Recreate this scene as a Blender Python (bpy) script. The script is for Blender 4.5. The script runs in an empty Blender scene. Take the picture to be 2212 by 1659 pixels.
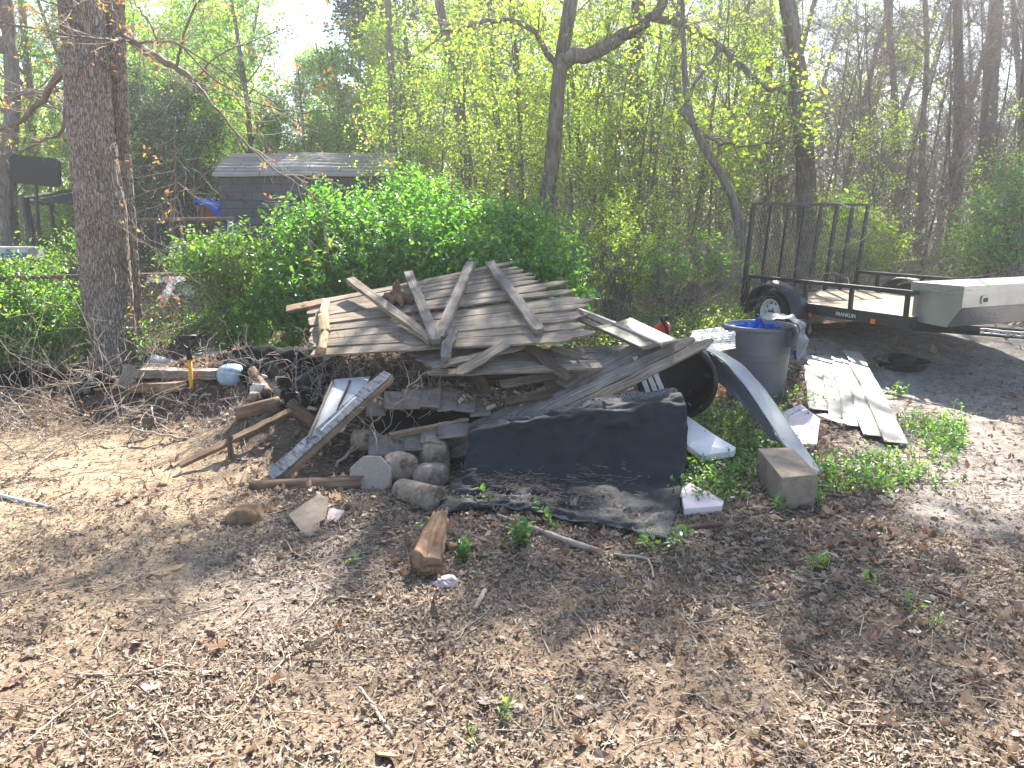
import bpy, math, random
import numpy as np
from mathutils import Vector

R = math.radians
C = bpy.context.scene.collection
scene = bpy.context.scene
# ------------------------------------------------------------------ camera
F, CU, CV = 1662.0, 1106.0, 829.5          # reference frame 2212 x 1659
CAMZ, PITCH = 1.6, R(12.2)
cam = bpy.data.cameras.new("camera")
camo = bpy.data.objects.new("camera", cam)
C.objects.link(camo)
camo.location = (0, 0, CAMZ)
camo.rotation_euler = (R(90) - PITCH, 0, 0)
cam.sensor_width = 36.0
cam.lens = 36.0 * F / 2212.0
cam.clip_start, cam.clip_end = 0.05, 600
scene.camera = camo
# ------------------------------------------------------------------ light
SUN_AZ, SUN_EL = R(13.0), R(43.0)          # azimuth from +Y towards +X
world = bpy.data.worlds.new("World")
scene.world = world
world.use_nodes = True
nt = world.node_tree
bg = nt.nodes['Background']
sky = nt.nodes.new('ShaderNodeTexSky')
sky.sky_type = 'NISHITA'
sky.sun_disc = False
sky.sun_elevation = SUN_EL
sky.sun_rotation = SUN_AZ
sky.altitude = 50
sky.air_density = 1.0
sky.dust_density = 0.5
nt.links.new(sky.outputs[0], bg.inputs[0])
bg.inputs[1].default_value = 0.068
sl = bpy.data.lights.new("sun", 'SUN')
sl.energy = 5.0
sl.angle = R(0.55)
sl.color = (1.0, 0.94, 0.84)
so = bpy.data.objects.new("sun", sl)
C.objects.link(so)
sd = Vector((math.sin(SUN_AZ) * math.cos(SUN_EL), math.cos(SUN_AZ) * math.cos(SUN_EL), math.sin(SUN_EL)))
so.rotation_euler = sd.to_track_quat('Z', 'Y').to_euler()
so.location = (10, 30, 40)
vs = scene.view_settings
vs.view_transform = 'Standard'
vs.look = 'None'
vs.gamma = 1.0
vs.exposure = 2.25
cy = scene.cycles
cy.max_bounces = 6
cy.diffuse_bounces = 3
cy.glossy_bounces = 2
cy.transmission_bounces = 4
cy.transparent_max_bounces = 8
cy.volume_bounces = 0
cy.caustics_reflective = False
cy.caustics_refractive = False
cy.use_denoising = True
cy.use_adaptive_sampling = True
cy.adaptive_threshold = 0.02

# ------------------------------------------------------------------ maths
sp, cp = math.sin(PITCH), math.cos(PITCH)

def ray(u, v):
    x, y = (u - CU) / F, -(v - CV) / F
    return np.array([x, cp + y * sp, -sp + y * cp])

def P(u, v, d):
    r = ray(u, v)
    return np.array([0, 0, CAMZ]) + r * (d / r[1])

def sstep(a, lo, hi):
    t = np.clip((a - lo) / (hi - lo), 0, 1)
    return t * t * (3 - 2 * t)

_rt = np.random.RandomState(5).rand(256, 256)

def vnoise(x, y):
    x, y = np.asarray(x, float), np.asarray(y, float)
    xi, yi = np.floor(x).astype(int), np.floor(y).astype(int)
    fx, fy = x - xi, y - yi
    fx, fy = fx * fx * (3 - 2 * fx), fy * fy * (3 - 2 * fy)
    a, b = _rt[xi % 256, yi % 256], _rt[(xi + 1) % 256, yi % 256]
    c, d = _rt[xi % 256, (yi + 1) % 256], _rt[(xi + 1) % 256, (yi + 1) % 256]
    return (a * (1 - fx) + b * fx) * (1 - fy) + (c * (1 - fx) + d * fx) * fy

def fbm(x, y, o=4):
    s, a, t = 0, 1.0, 0
    for i in range(o):
        s = s + a * vnoise(x * 2 ** i + 17 * i, y * 2 ** i + 31 * i)
        t += a
        a *= .5
    return s / t

def gau(x, y, cx, cy_, rx, ry):
    return np.exp(-(((x - cx) / rx) ** 2 + ((y - cy_) / ry) ** 2))

def gh(x, y):
    x, y = np.asarray(x, float), np.asarray(y, float)
    h = 0.05 * (fbm(x * .8 + 40, y * .8 + 40) - .5) + 0.018 * (fbm(x * 5 + 9, y * 5 + 3, 3) - .5)
    lump = fbm(x * 2.2 + 7, y * 2.2, 4)
    h = h + .42 * gau(x, y, -2.2, 6.4, 1.0, .6) * (.3 + 1.4 * lump)
    h = h + .20 * gau(x, y, -1.75, 5.35, .6, .45) * (.1 + 1.7 * lump)
    h = h + .16 * gau(x, y, -3.4, 6.4, .9, .6) * lump
    h = h + .50 * gau(x, y, -.35, 6.15, 1.4, .52) * (.7 + .6 * lump)
    h = h + .25 * sstep(y, 7.2, 9.0) * sstep(x, .6, 2.6)
    h = h + .25 * sstep(y, 13, 22) * (1 - sstep(x, .6, 2.6))
    h = h + .5 * sstep(y, 24, 60)
    return h

def G(u, v):
    r = ray(u, v)
    o = np.array([0, 0, CAMZ])
    t = np.arange(1.2, 60, .02)
    p = o + r[None] * t[:, None]
    below = p[:, 2] < gh(p[:, 0], p[:, 1])
    i = int(np.argmax(below)) if below.any() else len(t) - 1
    return p[i]

class Plane:
    def __init__(s, a, b, c):
        s.o = a
        s.n = np.cross(b - a, c - a)
        s.n /= np.linalg.norm(s.n)
        if s.n[2] < 0:
            s.n = -s.n
    def at(s, u, v, off=0.0):
        r = ray(u, v)
        o = np.array([0, 0, CAMZ])
        t = np.dot(s.o + s.n * off - o, s.n) / np.dot(r, s.n)
        return o + r * t

# ------------------------------------------------------------------ objects
LOC = {}

def tag(o, label=None, cat=None, group=None, kind=None):
    if label: o['label'] = label
    if cat: o['category'] = cat
    if group: o['group'] = group
    if kind: o['kind'] = kind
    return o

def thing(name, label, cat, loc=(0, 0, 0), group=None, rz=0.0):
    o = bpy.data.objects.new(name, None)
    C.objects.link(o)
    o.empty_display_size = .1
    o.location = tuple(float(a) for a in loc)
    o.rotation_euler = (0, 0, rz)
    LOC[o.name] = np.array(loc, float)
    return tag(o, label, cat, group)

def mk(name, V, Fs, mat, parent=None, smooth=False, uv=None, shift=True, col=None):
    """V (n,3); Fs = list of int arrays (m,k) or list of index lists"""
    V = np.asarray(V, np.float64)
    if parent is not None and shift:
        q = parent
        while q is not None:
            V = V - LOC.get(q.name, 0)
            q = q.parent
    me = bpy.data.meshes.new(name)
    if isinstance(Fs, np.ndarray):
        Fs = [Fs]
    if len(Fs) and isinstance(Fs[0], np.ndarray):
        idx = np.concatenate([f.ravel() for f in Fs])
        cnt = np.concatenate([np.full(len(f), f.shape[1]) for f in Fs])
    else:
        idx = np.array([i for f in Fs for i in f])
        cnt = np.array([len(f) for f in Fs])
    me.vertices.add(len(V))
    me.vertices.foreach_set('co', V.astype(np.float32).ravel())
    me.loops.add(len(idx))
    me.loops.foreach_set('vertex_index', idx.astype(np.int32))
    me.polygons.add(len(cnt))
    st = np.concatenate([[0], np.cumsum(cnt)[:-1]])
    me.polygons.foreach_set('loop_start', st.astype(np.int32))
    me.polygons.foreach_set('loop_total', cnt.astype(np.int32))
    me.polygons.foreach_set('use_smooth', np.full(len(cnt), bool(smooth)))
    if uv is not None:                      # per-vertex uv
        l = me.uv_layers.new(name='UVMap')
        l.data.foreach_set('uv', np.asarray(uv, np.float32)[idx].ravel())
    if col is not None:
        a = me.color_attributes.new('Col', 'FLOAT_COLOR', 'POINT')
        a.data.foreach_set('color', np.asarray(col, np.float32).ravel())
    me.update(calc_edges=True)
    if mat is not None:
        me.materials.append(mat)
    o = bpy.data.objects.new(name, me)
    C.objects.link(o)
    if parent is not None:
        o.parent = parent
    return o

def setloc(o, loc):
    """give a single-mesh thing its origin at its base"""
    me = o.data
    co = np.empty(len(me.vertices) * 3, np.float32)
    me.vertices.foreach_get('co', co)
    co = co.reshape(-1, 3) - np.array(loc, np.float32)
    me.vertices.foreach_set('co', co.ravel())
    o.location = tuple(float(a) for a in loc)
    LOC[o.name] = np.array(loc, float)
    return o

def dup(root, loc=None, rz=None, sc=None, label=None):
    r = root.copy()
    C.objects.link(r)
    if loc is not None: r.location = tuple(float(a) for a in loc)
    if rz is not None: r.rotation_euler = (0, 0, rz)
    if sc is not None: r.scale = sc if hasattr(sc, '__len__') else (sc, sc, sc)
    if label: r['label'] = label
    for ch in list(root.children):
        c = ch.copy()
        C.objects.link(c)
        c.parent = r
        for g in ch.children:
            e = g.copy()
            C.objects.link(e)
            e.parent = c
    return r

class MB:
    def __init__(s):
        s.V, s.F, s.U = [], [], []
    def add(s, V, Fs, uv=None):
        n = len(s.V)
        s.V.extend([tuple(p) for p in V])
        s.U.extend([tuple(p) for p in (uv if uv is not None else [(p[0], p[2]) for p in V])])
        for f in Fs:
            s.F.append([i + n for i in f])
        return s
    def box(s, lo, hi, fr=None, bev=0.0):
        lo, hi = np.minimum(lo, hi), np.maximum(lo, hi)
        x0, y0, z0 = lo; x1, y1, z1 = hi
        V = np.array([(x0, y0, z0), (x1, y0, z0), (x1, y1, z0), (x0, y1, z0), (x0, y0, z1), (x1, y0, z1), (x1, y1, z1), (x0, y1, z1)], float)
        uv = [(p[0] + p[1], p[2]) for p in V]
        if fr is not None: V = fr(V)
        return s.add(V, [(0, 3, 2, 1), (4, 5, 6, 7), (0, 1, 5, 4), (1, 2, 6, 5), (2, 3, 7, 6), (3, 0, 4, 7)], uv)
    def tube(s, pts, rad, sides=8, cap=True, fr=None):
        pts = np.array(pts, float)
        if np.isscalar(rad): rad = np.full(len(pts), rad)
        V, Fq, uv = tubes(pts[None], np.array(rad, float)[None], sides)
        if fr is not None: V = fr(V)
        n = len(s.V)
        s.V.extend([tuple(p) for p in V]); s.U.extend([tuple(p) for p in uv])
        s.F.extend([[int(i) + n for i in f] for f in Fq])
        if cap:
            s.F.append([n + i for i in range(sides)][::-1])
            m = n + (len(pts) - 1) * sides
            s.F.append([m + i for i in range(sides)])
        return s
    def build(s, name, mat, parent=None, smooth=False):
        return mk(name, np.array(s.V), s.F, mat, parent, smooth, uv=np.array(s.U))

def nrm(a):
    return a / (np.linalg.norm(a, axis=-1, keepdims=True) + 1e-9)

def tubes(paths, rad, sides):
    """paths (N,n,3) rad (N,n)"""
    N, n, _ = paths.shape
    t = np.gradient(paths, axis=1)
    t = nrm(t)
    ref = np.where(np.abs(t[:, :1, 2:3]) > .8, np.array([1., 0, 0]), np.array([0, 0, 1.]))
    ref = np.broadcast_to(ref, t.shape)
    a = nrm(np.cross(t, ref))
    b = np.cross(t, a)
    an = np.arange(sides) * 2 * math.pi / sides
    ring = paths[:, :, None] + rad[:, :, None, None] * (np.cos(an)[None, None, :, None] * a[:, :, None] + np.sin(an)[None, None, :, None] * b[:, :, None])
    V = ring.reshape(-1, 3)
    i = np.arange(N)[:, None, None] * n * sides
    j = np.arange(n - 1)[None, :, None] * sides
    k = np.arange(sides)[None, None, :]
    k2 = (k + 1) % sides
    q = np.stack([i + j + k, i + j + k2, i + j + sides + k2, i + j + sides + k], -1).reshape(-1, 4)
    ln = np.concatenate([np.zeros((N, 1)), np.cumsum(np.linalg.norm(np.diff(paths, axis=1), axis=2), 1)], 1)
    uvv = np.broadcast_to(ln[:, :, None], (N, n, sides))
    uvu = np.broadcast_to((an * .5)[None, None], (N, n, sides)) * np.maximum(rad[:, :1, None], .01) * 2 + np.arange(N)[:, None, None] * .37
    return V, q, np.stack([uvv, uvu], -1).reshape(-1, 2)

def join(parts):
    Vs, Fs, n = [], [], 0
    for V, Fq in parts:
        Vs.append(V)
        for f in (Fq if isinstance(Fq, list) else [Fq]):
            Fs.append(f + n)
        n += len(V)
    return np.concatenate(Vs), Fs

def grow(rng, st, dr, ln, n, wob, up):
    N = len(st)
    out = np.empty((N, n, 3))
    out[:, 0] = st
    d = nrm(dr.copy())
    for i in range(1, n):
        d = nrm(d + rng.randn(N, 3) * wob + np.array([0, 0, up]))
        out[:, i] = out[:, i - 1] + d * (ln / (n - 1))[:, None]
    return out

def kids(rng, paths, rad, k, lo, hi, ang):
    N, n, _ = paths.shape
    f = rng.uniform(lo, hi, (N, k)) * (n - 1)
    i = np.minimum(f.astype(int), n - 2)
    w = (f - i)[..., None]
    ar = np.arange(N)[:, None]
    st = paths[ar, i] * (1 - w) + paths[ar, i + 1] * w
    t = nrm(paths[ar, i + 1] - paths[ar, i])
    rr = rad[ar, i]
    p = nrm(np.cross(t, rng.randn(N, k, 3)))
    a = rng.uniform(ang * .6, ang * 1.3, (N, k, 1))
    d = t * np.cos(a) + p * np.sin(a)
    return st.reshape(-1, 3), d.reshape(-1, 3), rr.reshape(-1), (f / (n - 1)).reshape(-1)

def rotm(rng, N, tilt, yaw=None):
    yaw = rng.uniform(0, 2 * math.pi, N) if yaw is None else yaw
    cz, sz = np.cos(yaw), np.sin(yaw)
    Z = np.zeros((N, 3, 3)); Z[:, 0, 0] = cz; Z[:, 0, 1] = -sz; Z[:, 1, 0] = sz; Z[:, 1, 1] = cz; Z[:, 2, 2] = 1
    a = rng.randn(N) * tilt; ca, sa = np.cos(a), np.sin(a)
    X = np.zeros((N, 3, 3)); X[:, 0, 0] = 1; X[:, 1, 1] = ca; X[:, 1, 2] = -sa; X[:, 2, 1] = sa; X[:, 2, 2] = ca
    b = rng.randn(N) * tilt; cb, sb = np.cos(b), np.sin(b)
    Y = np.zeros((N, 3, 3)); Y[:, 1, 1] = 1; Y[:, 0, 0] = cb; Y[:, 0, 2] = sb; Y[:, 2, 0] = -sb; Y[:, 2, 2] = cb
    return Z @ Y @ X

def scatter(tV, tF, pos, M, sc, curl=None):
    N, k = len(pos), len(tV)
    T = np.broadcast_to(tV, (N, k, 3)).copy()
    if curl is not None:
        T[:, :, 2] += curl[:, None] * (T[:, :, 0] ** 2 + .6 * T[:, :, 1] ** 2)
    T = T * (sc[:, None, None] if sc.ndim == 1 else sc[:, None, :])
    W = np.einsum('nij,nkj->nki', M, T) + pos[:, None]
    Fq = (tF[None] + (np.arange(N) * k)[:, None, None]).reshape(-1, tF.shape[1])
    return W.reshape(-1, 3), Fq

# leaf templates (length 1 along x)
LEAF4 = (np.array([(0, 0, 0), (.45, .3, .06), (1, 0, -.05), (.45, -.3, .06)], float), np.array([[0, 3, 2, 1]]))
LEAF6 = (np.array([(0, 0, 0), (.3, .24, .07), (.72, .2, .05), (1.05, 0, -.08), (.72, -.2, .05), (.3, -.24, .07)], float), np.array([[0, 3, 2, 1], [0, 5, 4, 3]]))
_oak = [(0, 0), (.18, .1), (.25, .3), (.38, .14), (.55, .42), (.62, .17), (.8, .3), (1, 0), (.8, -.3), (.62, -.17), (.55, -.42), (.38, -.14), (.25, -.3), (.18, -.1)]
OAK = (np.array([(x - .5, y, 0) for x, y in _oak] + [(0, 0, .03)], float), np.array([[i, (i + 1) % 14, 14] for i in range(14)]))
CHIP = (np.array([(-.5, -.16, 0), (.45, -.2, .05), (.5, .14, .0), (-.4, .2, .06)], float), np.array([[0, 1, 2, 3]]))
CURL = (np.array([(-.5, 0, .12), (-.3, -.24, .0), (.2, -.26, .02), (.5, 0, .14), (.22, .24, .1), (-.25, .25, .06), (0, 0, -.04)], float), np.array([[i, (i + 1) % 6, 6] for i in range(6)]))
STRAW = (np.array([(-.5, -.018, 0), (0, -.02, .04), (.5, -.012, 0), (.5, .012, 0), (0, .02, .04), (-.5, .018, 0)], float), np.array([[0, 1, 4, 5], [1, 2, 3, 4]]))

# ------------------------------------------------------------------ materials
def newmat(name):
    m = bpy.data.materials.new(name)
    m.use_nodes = True
    n = m.node_tree.nodes
    n.clear()
    return m, n, m.node_tree.links

def ramp(n, cols, pos=None, interp='LINEAR'):
    r = n.new('ShaderNodeValToRGB')
    r.color_ramp.interpolation = interp
    k = len(cols)
    pos = pos or [i / max(1, k - 1) for i in range(k)]
    e = r.color_ramp.elements
    while len(e) < k: e.new(.5)
    for i, (c, p) in enumerate(zip(cols, pos)):
        e[i].position = p
        e[i].color = (*c, 1)
    return r

def coords(n, l, kind, scale=(1, 1, 1)):
    if kind == 'geo':
        g = n.new('ShaderNodeNewGeometry'); out = g.outputs['Position']
    else:
        t = n.new('ShaderNodeTexCoord'); out = t.outputs['UV' if kind == 'uv' else 'Object']
    mp = n.new('ShaderNodeMapping')
    mp.inputs['Scale'].default_value = scale
    l.new(out, mp.inputs[0])
    return mp.outputs[0]

def noise(n, l, vec, scale, detail=4, rough=.6, dist=0.0):
    t = n.new('ShaderNodeTexNoise')
    t.inputs['Scale'].default_value = scale
    t.inputs['Detail'].default_value = detail
    t.inputs['Roughness'].default_value = rough
    t.inputs['Distortion'].default_value = dist
    l.new(vec, t.inputs['Vector'])
    return t

def mixc(n, l, fac, a, b, mode='MIX'):
    m = n.new('ShaderNodeMix')
    m.data_type = 'RGBA'
    m.blend_type = mode
    for sock, val in ((m.inputs[0], fac), (m.inputs[6], a), (m.inputs[7], b)):
        if hasattr(val, 'links') or hasattr(val, 'is_linked'):
            l.new(val, sock)
        elif isinstance(val, (tuple, list)):
            sock.default_value = (*val, 1)
        else:
            sock.default_value = val
    return m.outputs[2]

def finish(m, n, l, col, rough=.8, bump=None, bstr=.3, bdist=.01, spec=.3, metal=0.0):
    b = n.new('ShaderNodeBsdfPrincipled')
    o = n.new('ShaderNodeOutputMaterial')
    if isinstance(col, tuple): b.inputs['Base Color'].default_value = (*col, 1)
    else: l.new(col, b.inputs['Base Color'])
    if isinstance(rough, (int, float)): b.inputs['Roughness'].default_value = rough
    else: l.new(rough, b.inputs['Roughness'])
    b.inputs['Specular IOR Level'].default_value = spec
    b.inputs['Metallic'].default_value = metal
    if bump is not None:
        bp = n.new('ShaderNodeBump')
        bp.inputs['Strength'].default_value = bstr
        bp.inputs['Distance'].default_value = bdist
        l.new(bump, bp.inputs['Height'])
        l.new(bp.outputs[0], b.inputs['Normal'])
    l.new(b.outputs[0], o.inputs[0])
    return m

def plain(name, a, b=None, scale=8, rough=.7, bstr=.15, spec=.3, metal=0.0, kind='obj', dirt=None, dscale=3, damt=.5, bdist=.005):
    """noise-mottled surface with optional dirt patches"""
    m, n, l = newmat(name)
    v = coords(n, l, kind)
    t = noise(n, l, v, scale, 6, .65)
    b = b or tuple(c * .7 for c in a)
    r = ramp(n, [b, a], [.3, .7]); l.new(t.outputs[0], r.inputs[0])
    col = r.outputs[0]
    if dirt:
        t2 = noise(n, l, v, dscale, 8, .7)
        r2 = ramp(n, [(0, 0, 0), (1, 1, 1)], [1 - damt, 1 - damt + .12]); l.new(t2.outputs[0], r2.inputs[0])
        col = mixc(n, l, r2.outputs[0], col, dirt)
    return finish(m, n, l, col, rough, t.outputs[0], bstr, bdist, spec, metal)

def wood(name, dark, mid, light, grain=26, rough=.85, green=None, bstr=.6):
    m, n, l = newmat(name)
    v = coords(n, l, 'uv', (2.2, grain * 2.6, grain * 2.6))
    g = n.new('ShaderNodeNewGeometry')
    rnd = g.outputs['Random Per Island']
    ad = n.new('ShaderNodeVectorMath'); ad.operation = 'ADD'
    cb = n.new('ShaderNodeCombineXYZ')
    ml = n.new('ShaderNodeMath'); ml.operation = 'MULTIPLY'; ml.inputs[1].default_value = 37
    l.new(rnd, ml.inputs[0]); l.new(ml.outputs[0], cb.inputs[0]); l.new(ml.outputs[0], cb.inputs[2])
    l.new(v, ad.inputs[0]); l.new(cb.outputs[0], ad.inputs[1])
    t = noise(n, l, ad.outputs[0], 1.6, 10, .72, .35)
    r = ramp(n, [dark, mid, light], [.3, .47, .68]); l.new(t.outputs[0], r.inputs[0])
    v2 = coords(n, l, 'geo')
    t2 = noise(n, l, v2, 6, 5, .6)
    r2 = ramp(n, [(.62, .6, .58), (1.1, 1.08, 1.05)], [.32, .62]); l.new(t2.outputs[0], r2.inputs[0])
    col = mixc(n, l, 1.0, r.outputs[0], r2.outputs[0], 'MULTIPLY')
    r3 = ramp(n, [(.6, .57, .54), (1.2, 1.19, 1.17)]); l.new(rnd, r3.inputs[0])
    col = mixc(n, l, 1.0, col, r3.outputs[0], 'MULTIPLY')
    if green:
        t4 = noise(n, l, v2, 2.5, 6, .7)
        r4 = ramp(n, [(0, 0, 0), (1, 1, 1)], [.5, .62]); l.new(t4.outputs[0], r4.inputs[0])
        col = mixc(n, l, r4.outputs[0], col, green)
    return finish(m, n, l, col, rough, t.outputs[0], bstr, .003, .2)

def leafmat(name, cols, trans=.5, rough=.45, gloss=.06, tmul=1.6, tyel=(1.15, 1.2, .55)):
    m, n, l = newmat(name)
    g = n.new('ShaderNodeNewGeometry')
    r = ramp(n, cols); l.new(g.outputs['Random Per Island'], r.inputs[0])
    d = n.new('ShaderNodeBsdfDiffuse'); l.new(r.outputs[0], d.inputs[0])
    t = n.new('ShaderNodeBsdfTranslucent')
    tc = mixc(n, l, 1.0, r.outputs[0], tuple(tmul * c for c in tyel), 'MULTIPLY')
    l.new(tc, t.inputs[0])
    a = n.new('ShaderNodeMixShader'); a.inputs[0].default_value = trans
    l.new(d.outputs[0], a.inputs[1]); l.new(t.outputs[0], a.inputs[2])
    gl = n.new('ShaderNodeBsdfGlossy'); gl.inputs['Roughness'].default_value = rough
    gl.inputs['Color'].default_value = (.9, .95, 1, 1)
    b = n.new('ShaderNodeMixShader'); b.inputs[0].default_value = gloss
    l.new(a.outputs[0], b.inputs[1]); l.new(gl.outputs[0], b.inputs[2])
    o = n.new('ShaderNodeOutputMaterial'); l.new(b.outputs[0], o.inputs[0])
    return m

def bark(name, dark, light, sx=9, sz=2.2, bstr=.9, kind='obj', crack=0.0):
    m, n, l = newmat(name)
    v = coords(n, l, kind, (sx, sx, sz))
    t = noise(n, l, v, 2.2, 8, .7, .8)
    r = ramp(n, [dark, tuple((a + b) / 2 for a, b in zip(dark, light)), light], [.34, .5, .66]); l.new(t.outputs[0], r.inputs[0])
    v2 = coords(n, l, 'geo')
    t2 = noise(n, l, v2, 1.3, 4, .6)
    r2 = ramp(n, [(.75, .68, .62), (1.1, 1.1, 1.1)], [.35, .6]); l.new(t2.outputs[0], r2.inputs[0])
    col = mixc(n, l, 1.0, r.outputs[0], r2.outputs[0], 'MULTIPLY')
    h = t.outputs[0]
    if crack:
        wv = coords(n, l, kind, (crack, crack, crack * .2))
        dn = noise(n, l, wv, 1.0, 4, .6)
        mx = mixc(n, l, .9, wv, dn.outputs['Color'], 'ADD')
        vo = n.new('ShaderNodeTexVoronoi'); vo.feature = 'DISTANCE_TO_EDGE'; vo.inputs['Scale'].default_value = 1.0
        l.new(mx, vo.inputs['Vector'])
        rc = ramp(n, [(.38, .33, .30), (1, 1, 1)], [.0, .20]); l.new(vo.outputs['Distance'], rc.inputs[0])
        col = mixc(n, l, 1.0, col, rc.outputs[0], 'MULTIPLY')
        h = mixc(n, l, .35, rc.outputs[0], t.outputs[0])
    return finish(m, n, l, col, .9, h, bstr, .02, .15)

M = {}
M['picket'] = wood('weathered_picket_wood', (.065, .05, .04), (.225, .188, .15), (.44, .385, .32))
M['grey_wood'] = wood('grey_weathered_wood', (.075, .065, .058), (.20, .18, .162), (.36, .33, .30))
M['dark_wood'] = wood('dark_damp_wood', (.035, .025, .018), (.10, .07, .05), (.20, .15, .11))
M['brown_wood'] = wood('brown_plank_wood', (.12, .08, .05), (.26, .18, .12), (.42, .31, .22))
M['rot'] = wood('rotten_orange_wood', (.06, .035, .025), (.23, .135, .085), (.40, .30, .21), 5, .9, bstr=1.0)
M['rot_pale'] = wood('crumbled_pale_wood', (.20, .12, .07), (.45, .33, .20), (.62, .50, .34), 9, .9, bstr=1.0)
M['ply'] = wood('plywood', (.32, .2, .1), (.5, .34, .19), (.62, .45, .27), 12, .7, bstr=.2)
M['log_bark'] = wood('log_bark', (.05, .03, .02), (.16, .10, .07), (.30, .21, .15), 16, .9, bstr=1.0)
def peel():
    m, n, l = newmat('peeling_silver_blue_paint')
    v = coords(n, l, 'uv', (34, 6, 6)); v2 = coords(n, l, 'uv', (7, 9, 9)); v3 = coords(n, l, 'uv', (2, 40, 40))
    t = noise(n, l, v, 1.5, 8, .75, .3); t2 = noise(n, l, v2, 1.4, 8, .7); t3 = noise(n, l, v3, 1.5, 6, .6)
    r = ramp(n, [(.045, .045, .05), (.19, .195, .205), (.33, .34, .355)], [.40, .50, .74]); l.new(t.outputs[0], r.inputs[0])
    r2 = ramp(n, [(1, 1, 1), (0, 0, 0)], [.36, .44]); l.new(t2.outputs[0], r2.inputs[0])
    r3 = ramp(n, [(.12, .11, .10), (.34, .32, .30)], [.35, .6]); l.new(t3.outputs[0], r3.inputs[0])
    c = mixc(n, l, r2.outputs[0], r.outputs[0], r3.outputs[0])
    return finish(m, n, l, c, .6, t.outputs[0], .6, .004, .3)
M['birch'] = peel()
M['trunk'] = bark('oak_bark', (.20, .16, .135), (.50, .43, .38), 26, 7, .7, crack=52)
M['forest_bark'] = bark('forest_bark', (.085, .07, .062), (.29, .25, .225), 7, 1.5, .7)
M['twig'] = plain('bare_twig', (.24, .19, .155), (.12, .095, .08), 6, .85)
M['mid_twig'] = plain('grey_pink_twig', (.42, .35, .305), (.25, .20, .175), 6, .85)
M['pale_twig'] = plain('pale_dry_twig', (.46, .38, .31), (.26, .20, .15), 9, .8)
M['leaf_bush'] = leafmat('bush_leaf', [(.04, .12, .02), (.06, .17, .025), (.10, .24, .03), (.17, .29, .04)], .55, .32, .065, 2.1)
M['leaf_spring'] = leafmat('spring_leaf', [(.12, .21, .03), (.18, .29, .035), (.26, .34, .045), (.33, .35, .05)], .62, .45, .05, 2.2)
M['leaf_mid'] = leafmat('mid_leaf', [(.05, .13, .03), (.08, .19, .035), (.13, .25, .04), (.2, .29, .045)], .55, .45, .05, 2.0)
M['leaf_green'] = leafmat('fresh_green_leaf', [(.09, .19, .035), (.13, .25, .04), (.19, .30, .045), (.26, .33, .05)], .6, .45, .05, 2.0)
M['leaf_dark'] = leafmat('evergreen_leaf', [(.02, .05, .02), (.03, .07, .028), (.045, .09, .03)], .4, .45, .05, 1.4)
M['needle'] = leafmat('pine_needle', [(.05, .085, .05), (.075, .11, .06), (.1, .14, .08)], .3, .5, .04, 1.3, (1, 1.1, .8))
M['leaf_red'] = leafmat('young_red_leaf', [(.30, .09, .05), (.32, .16, .09), (.30, .26, .06), (.24, .30, .06)], .55, .45, .04, 1.6, (1.1, .9, .6))
M['leaf_rust'] = leafmat('dead_rust_leaf', [(.22, .09, .05), (.30, .15, .08), (.36, .2, .12)], .4, .6, .02, 1.4, (1, .9, .8))
M['leaf_weed'] = leafmat('weed_leaf', [(.07, .17, .025), (.10, .22, .03), (.16, .28, .04), (.22, .32, .05)], .5, .4, .07, 1.7)
M['litter'] = leafmat('dry_oak_leaf', [(.085, .056, .042), (.19, .128, .088), (.31, .225, .155), (.20, .105, .06), (.43, .33, .24), (.14, .09, .065), (.37, .28, .20)], .25, .5, .04, 1.3, (1.1, .95, .8))
M['chips'] = leafmat('wood_chip_crumb', [(.12, .088, .066), (.24, .175, .12), (.34, .26, .185), (.165, .115, .078), (.46, .37, .275), (.125, .09, .065), (.29, .215, .155)], .12, .6, .03, 1.2, (1.05, 1, .9))
M['straw'] = leafmat('dry_straw', [(.23, .175, .115), (.36, .285, .19), (.17, .125, .085), (.46, .375, .27)], .2, .6, .03, 1.2, (1.05, 1, .9))
M['mat_top'] = None
M['black_metal'] = plain('black_painted_metal', (.022, .024, .028), (.014, .015, .018), 20, .42, .05, .5)
M['black_plastic'] = plain('black_plastic', (.018, .022, .023), (.010, .012, .013), 5, .5, .08, .3, dirt=(.06, .057, .05), dscale=5, damt=.40)
M['rubber'] = plain('tyre_rubber', (.025, .025, .026), (.014, .014, .015), 30, .75, .2)
M['white_paint'] = plain('white_rim_paint', (.72, .72, .72), (.6, .6, .6), 6, .35, .03, .5)
M['grey_plastic'] = plain('grey_bin_plastic', (.165, .178, .20), (.13, .14, .16), 5, .45, .06, .45, dirt=(.13, .13, .125), dscale=4, damt=.38)
M['strip'] = plain('pale_grey_plastic_sheet', (.33, .345, .35), (.25, .26, .27), 5, .6, .05, .25, dirt=(.24, .22, .18), dscale=7, damt=.36)
M['white_plastic'] = plain('white_plastic', (.55, .55, .55), (.40, .40, .40), 8, .4, .05, .4, dirt=(.40, .37, .32), dscale=6, damt=.42)
M['concrete'] = plain('rough_concrete', (.37, .30, .235), (.20, .155, .115), 24, .95, .9, .2, dirt=(.11, .08, .06), dscale=9, damt=.5, bdist=.008)
M['paver'] = plain('octagonal_paver_concrete', (.37, .31, .25), (.24, .20, .16), 90, .95, .35, .2)
M['block'] = plain('concrete_block', (.33, .265, .20), (.21, .165, .125), 18, .95, .5, .2, dirt=(.17, .13, .095), dscale=5, damt=.45)
M['foam'] = plain('pink_foam_board', (.82, .66, .64), (.74, .58, .57), 20, .85, .15, .2, dirt=(.42, .33, .29), dscale=6, damt=.36)
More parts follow.
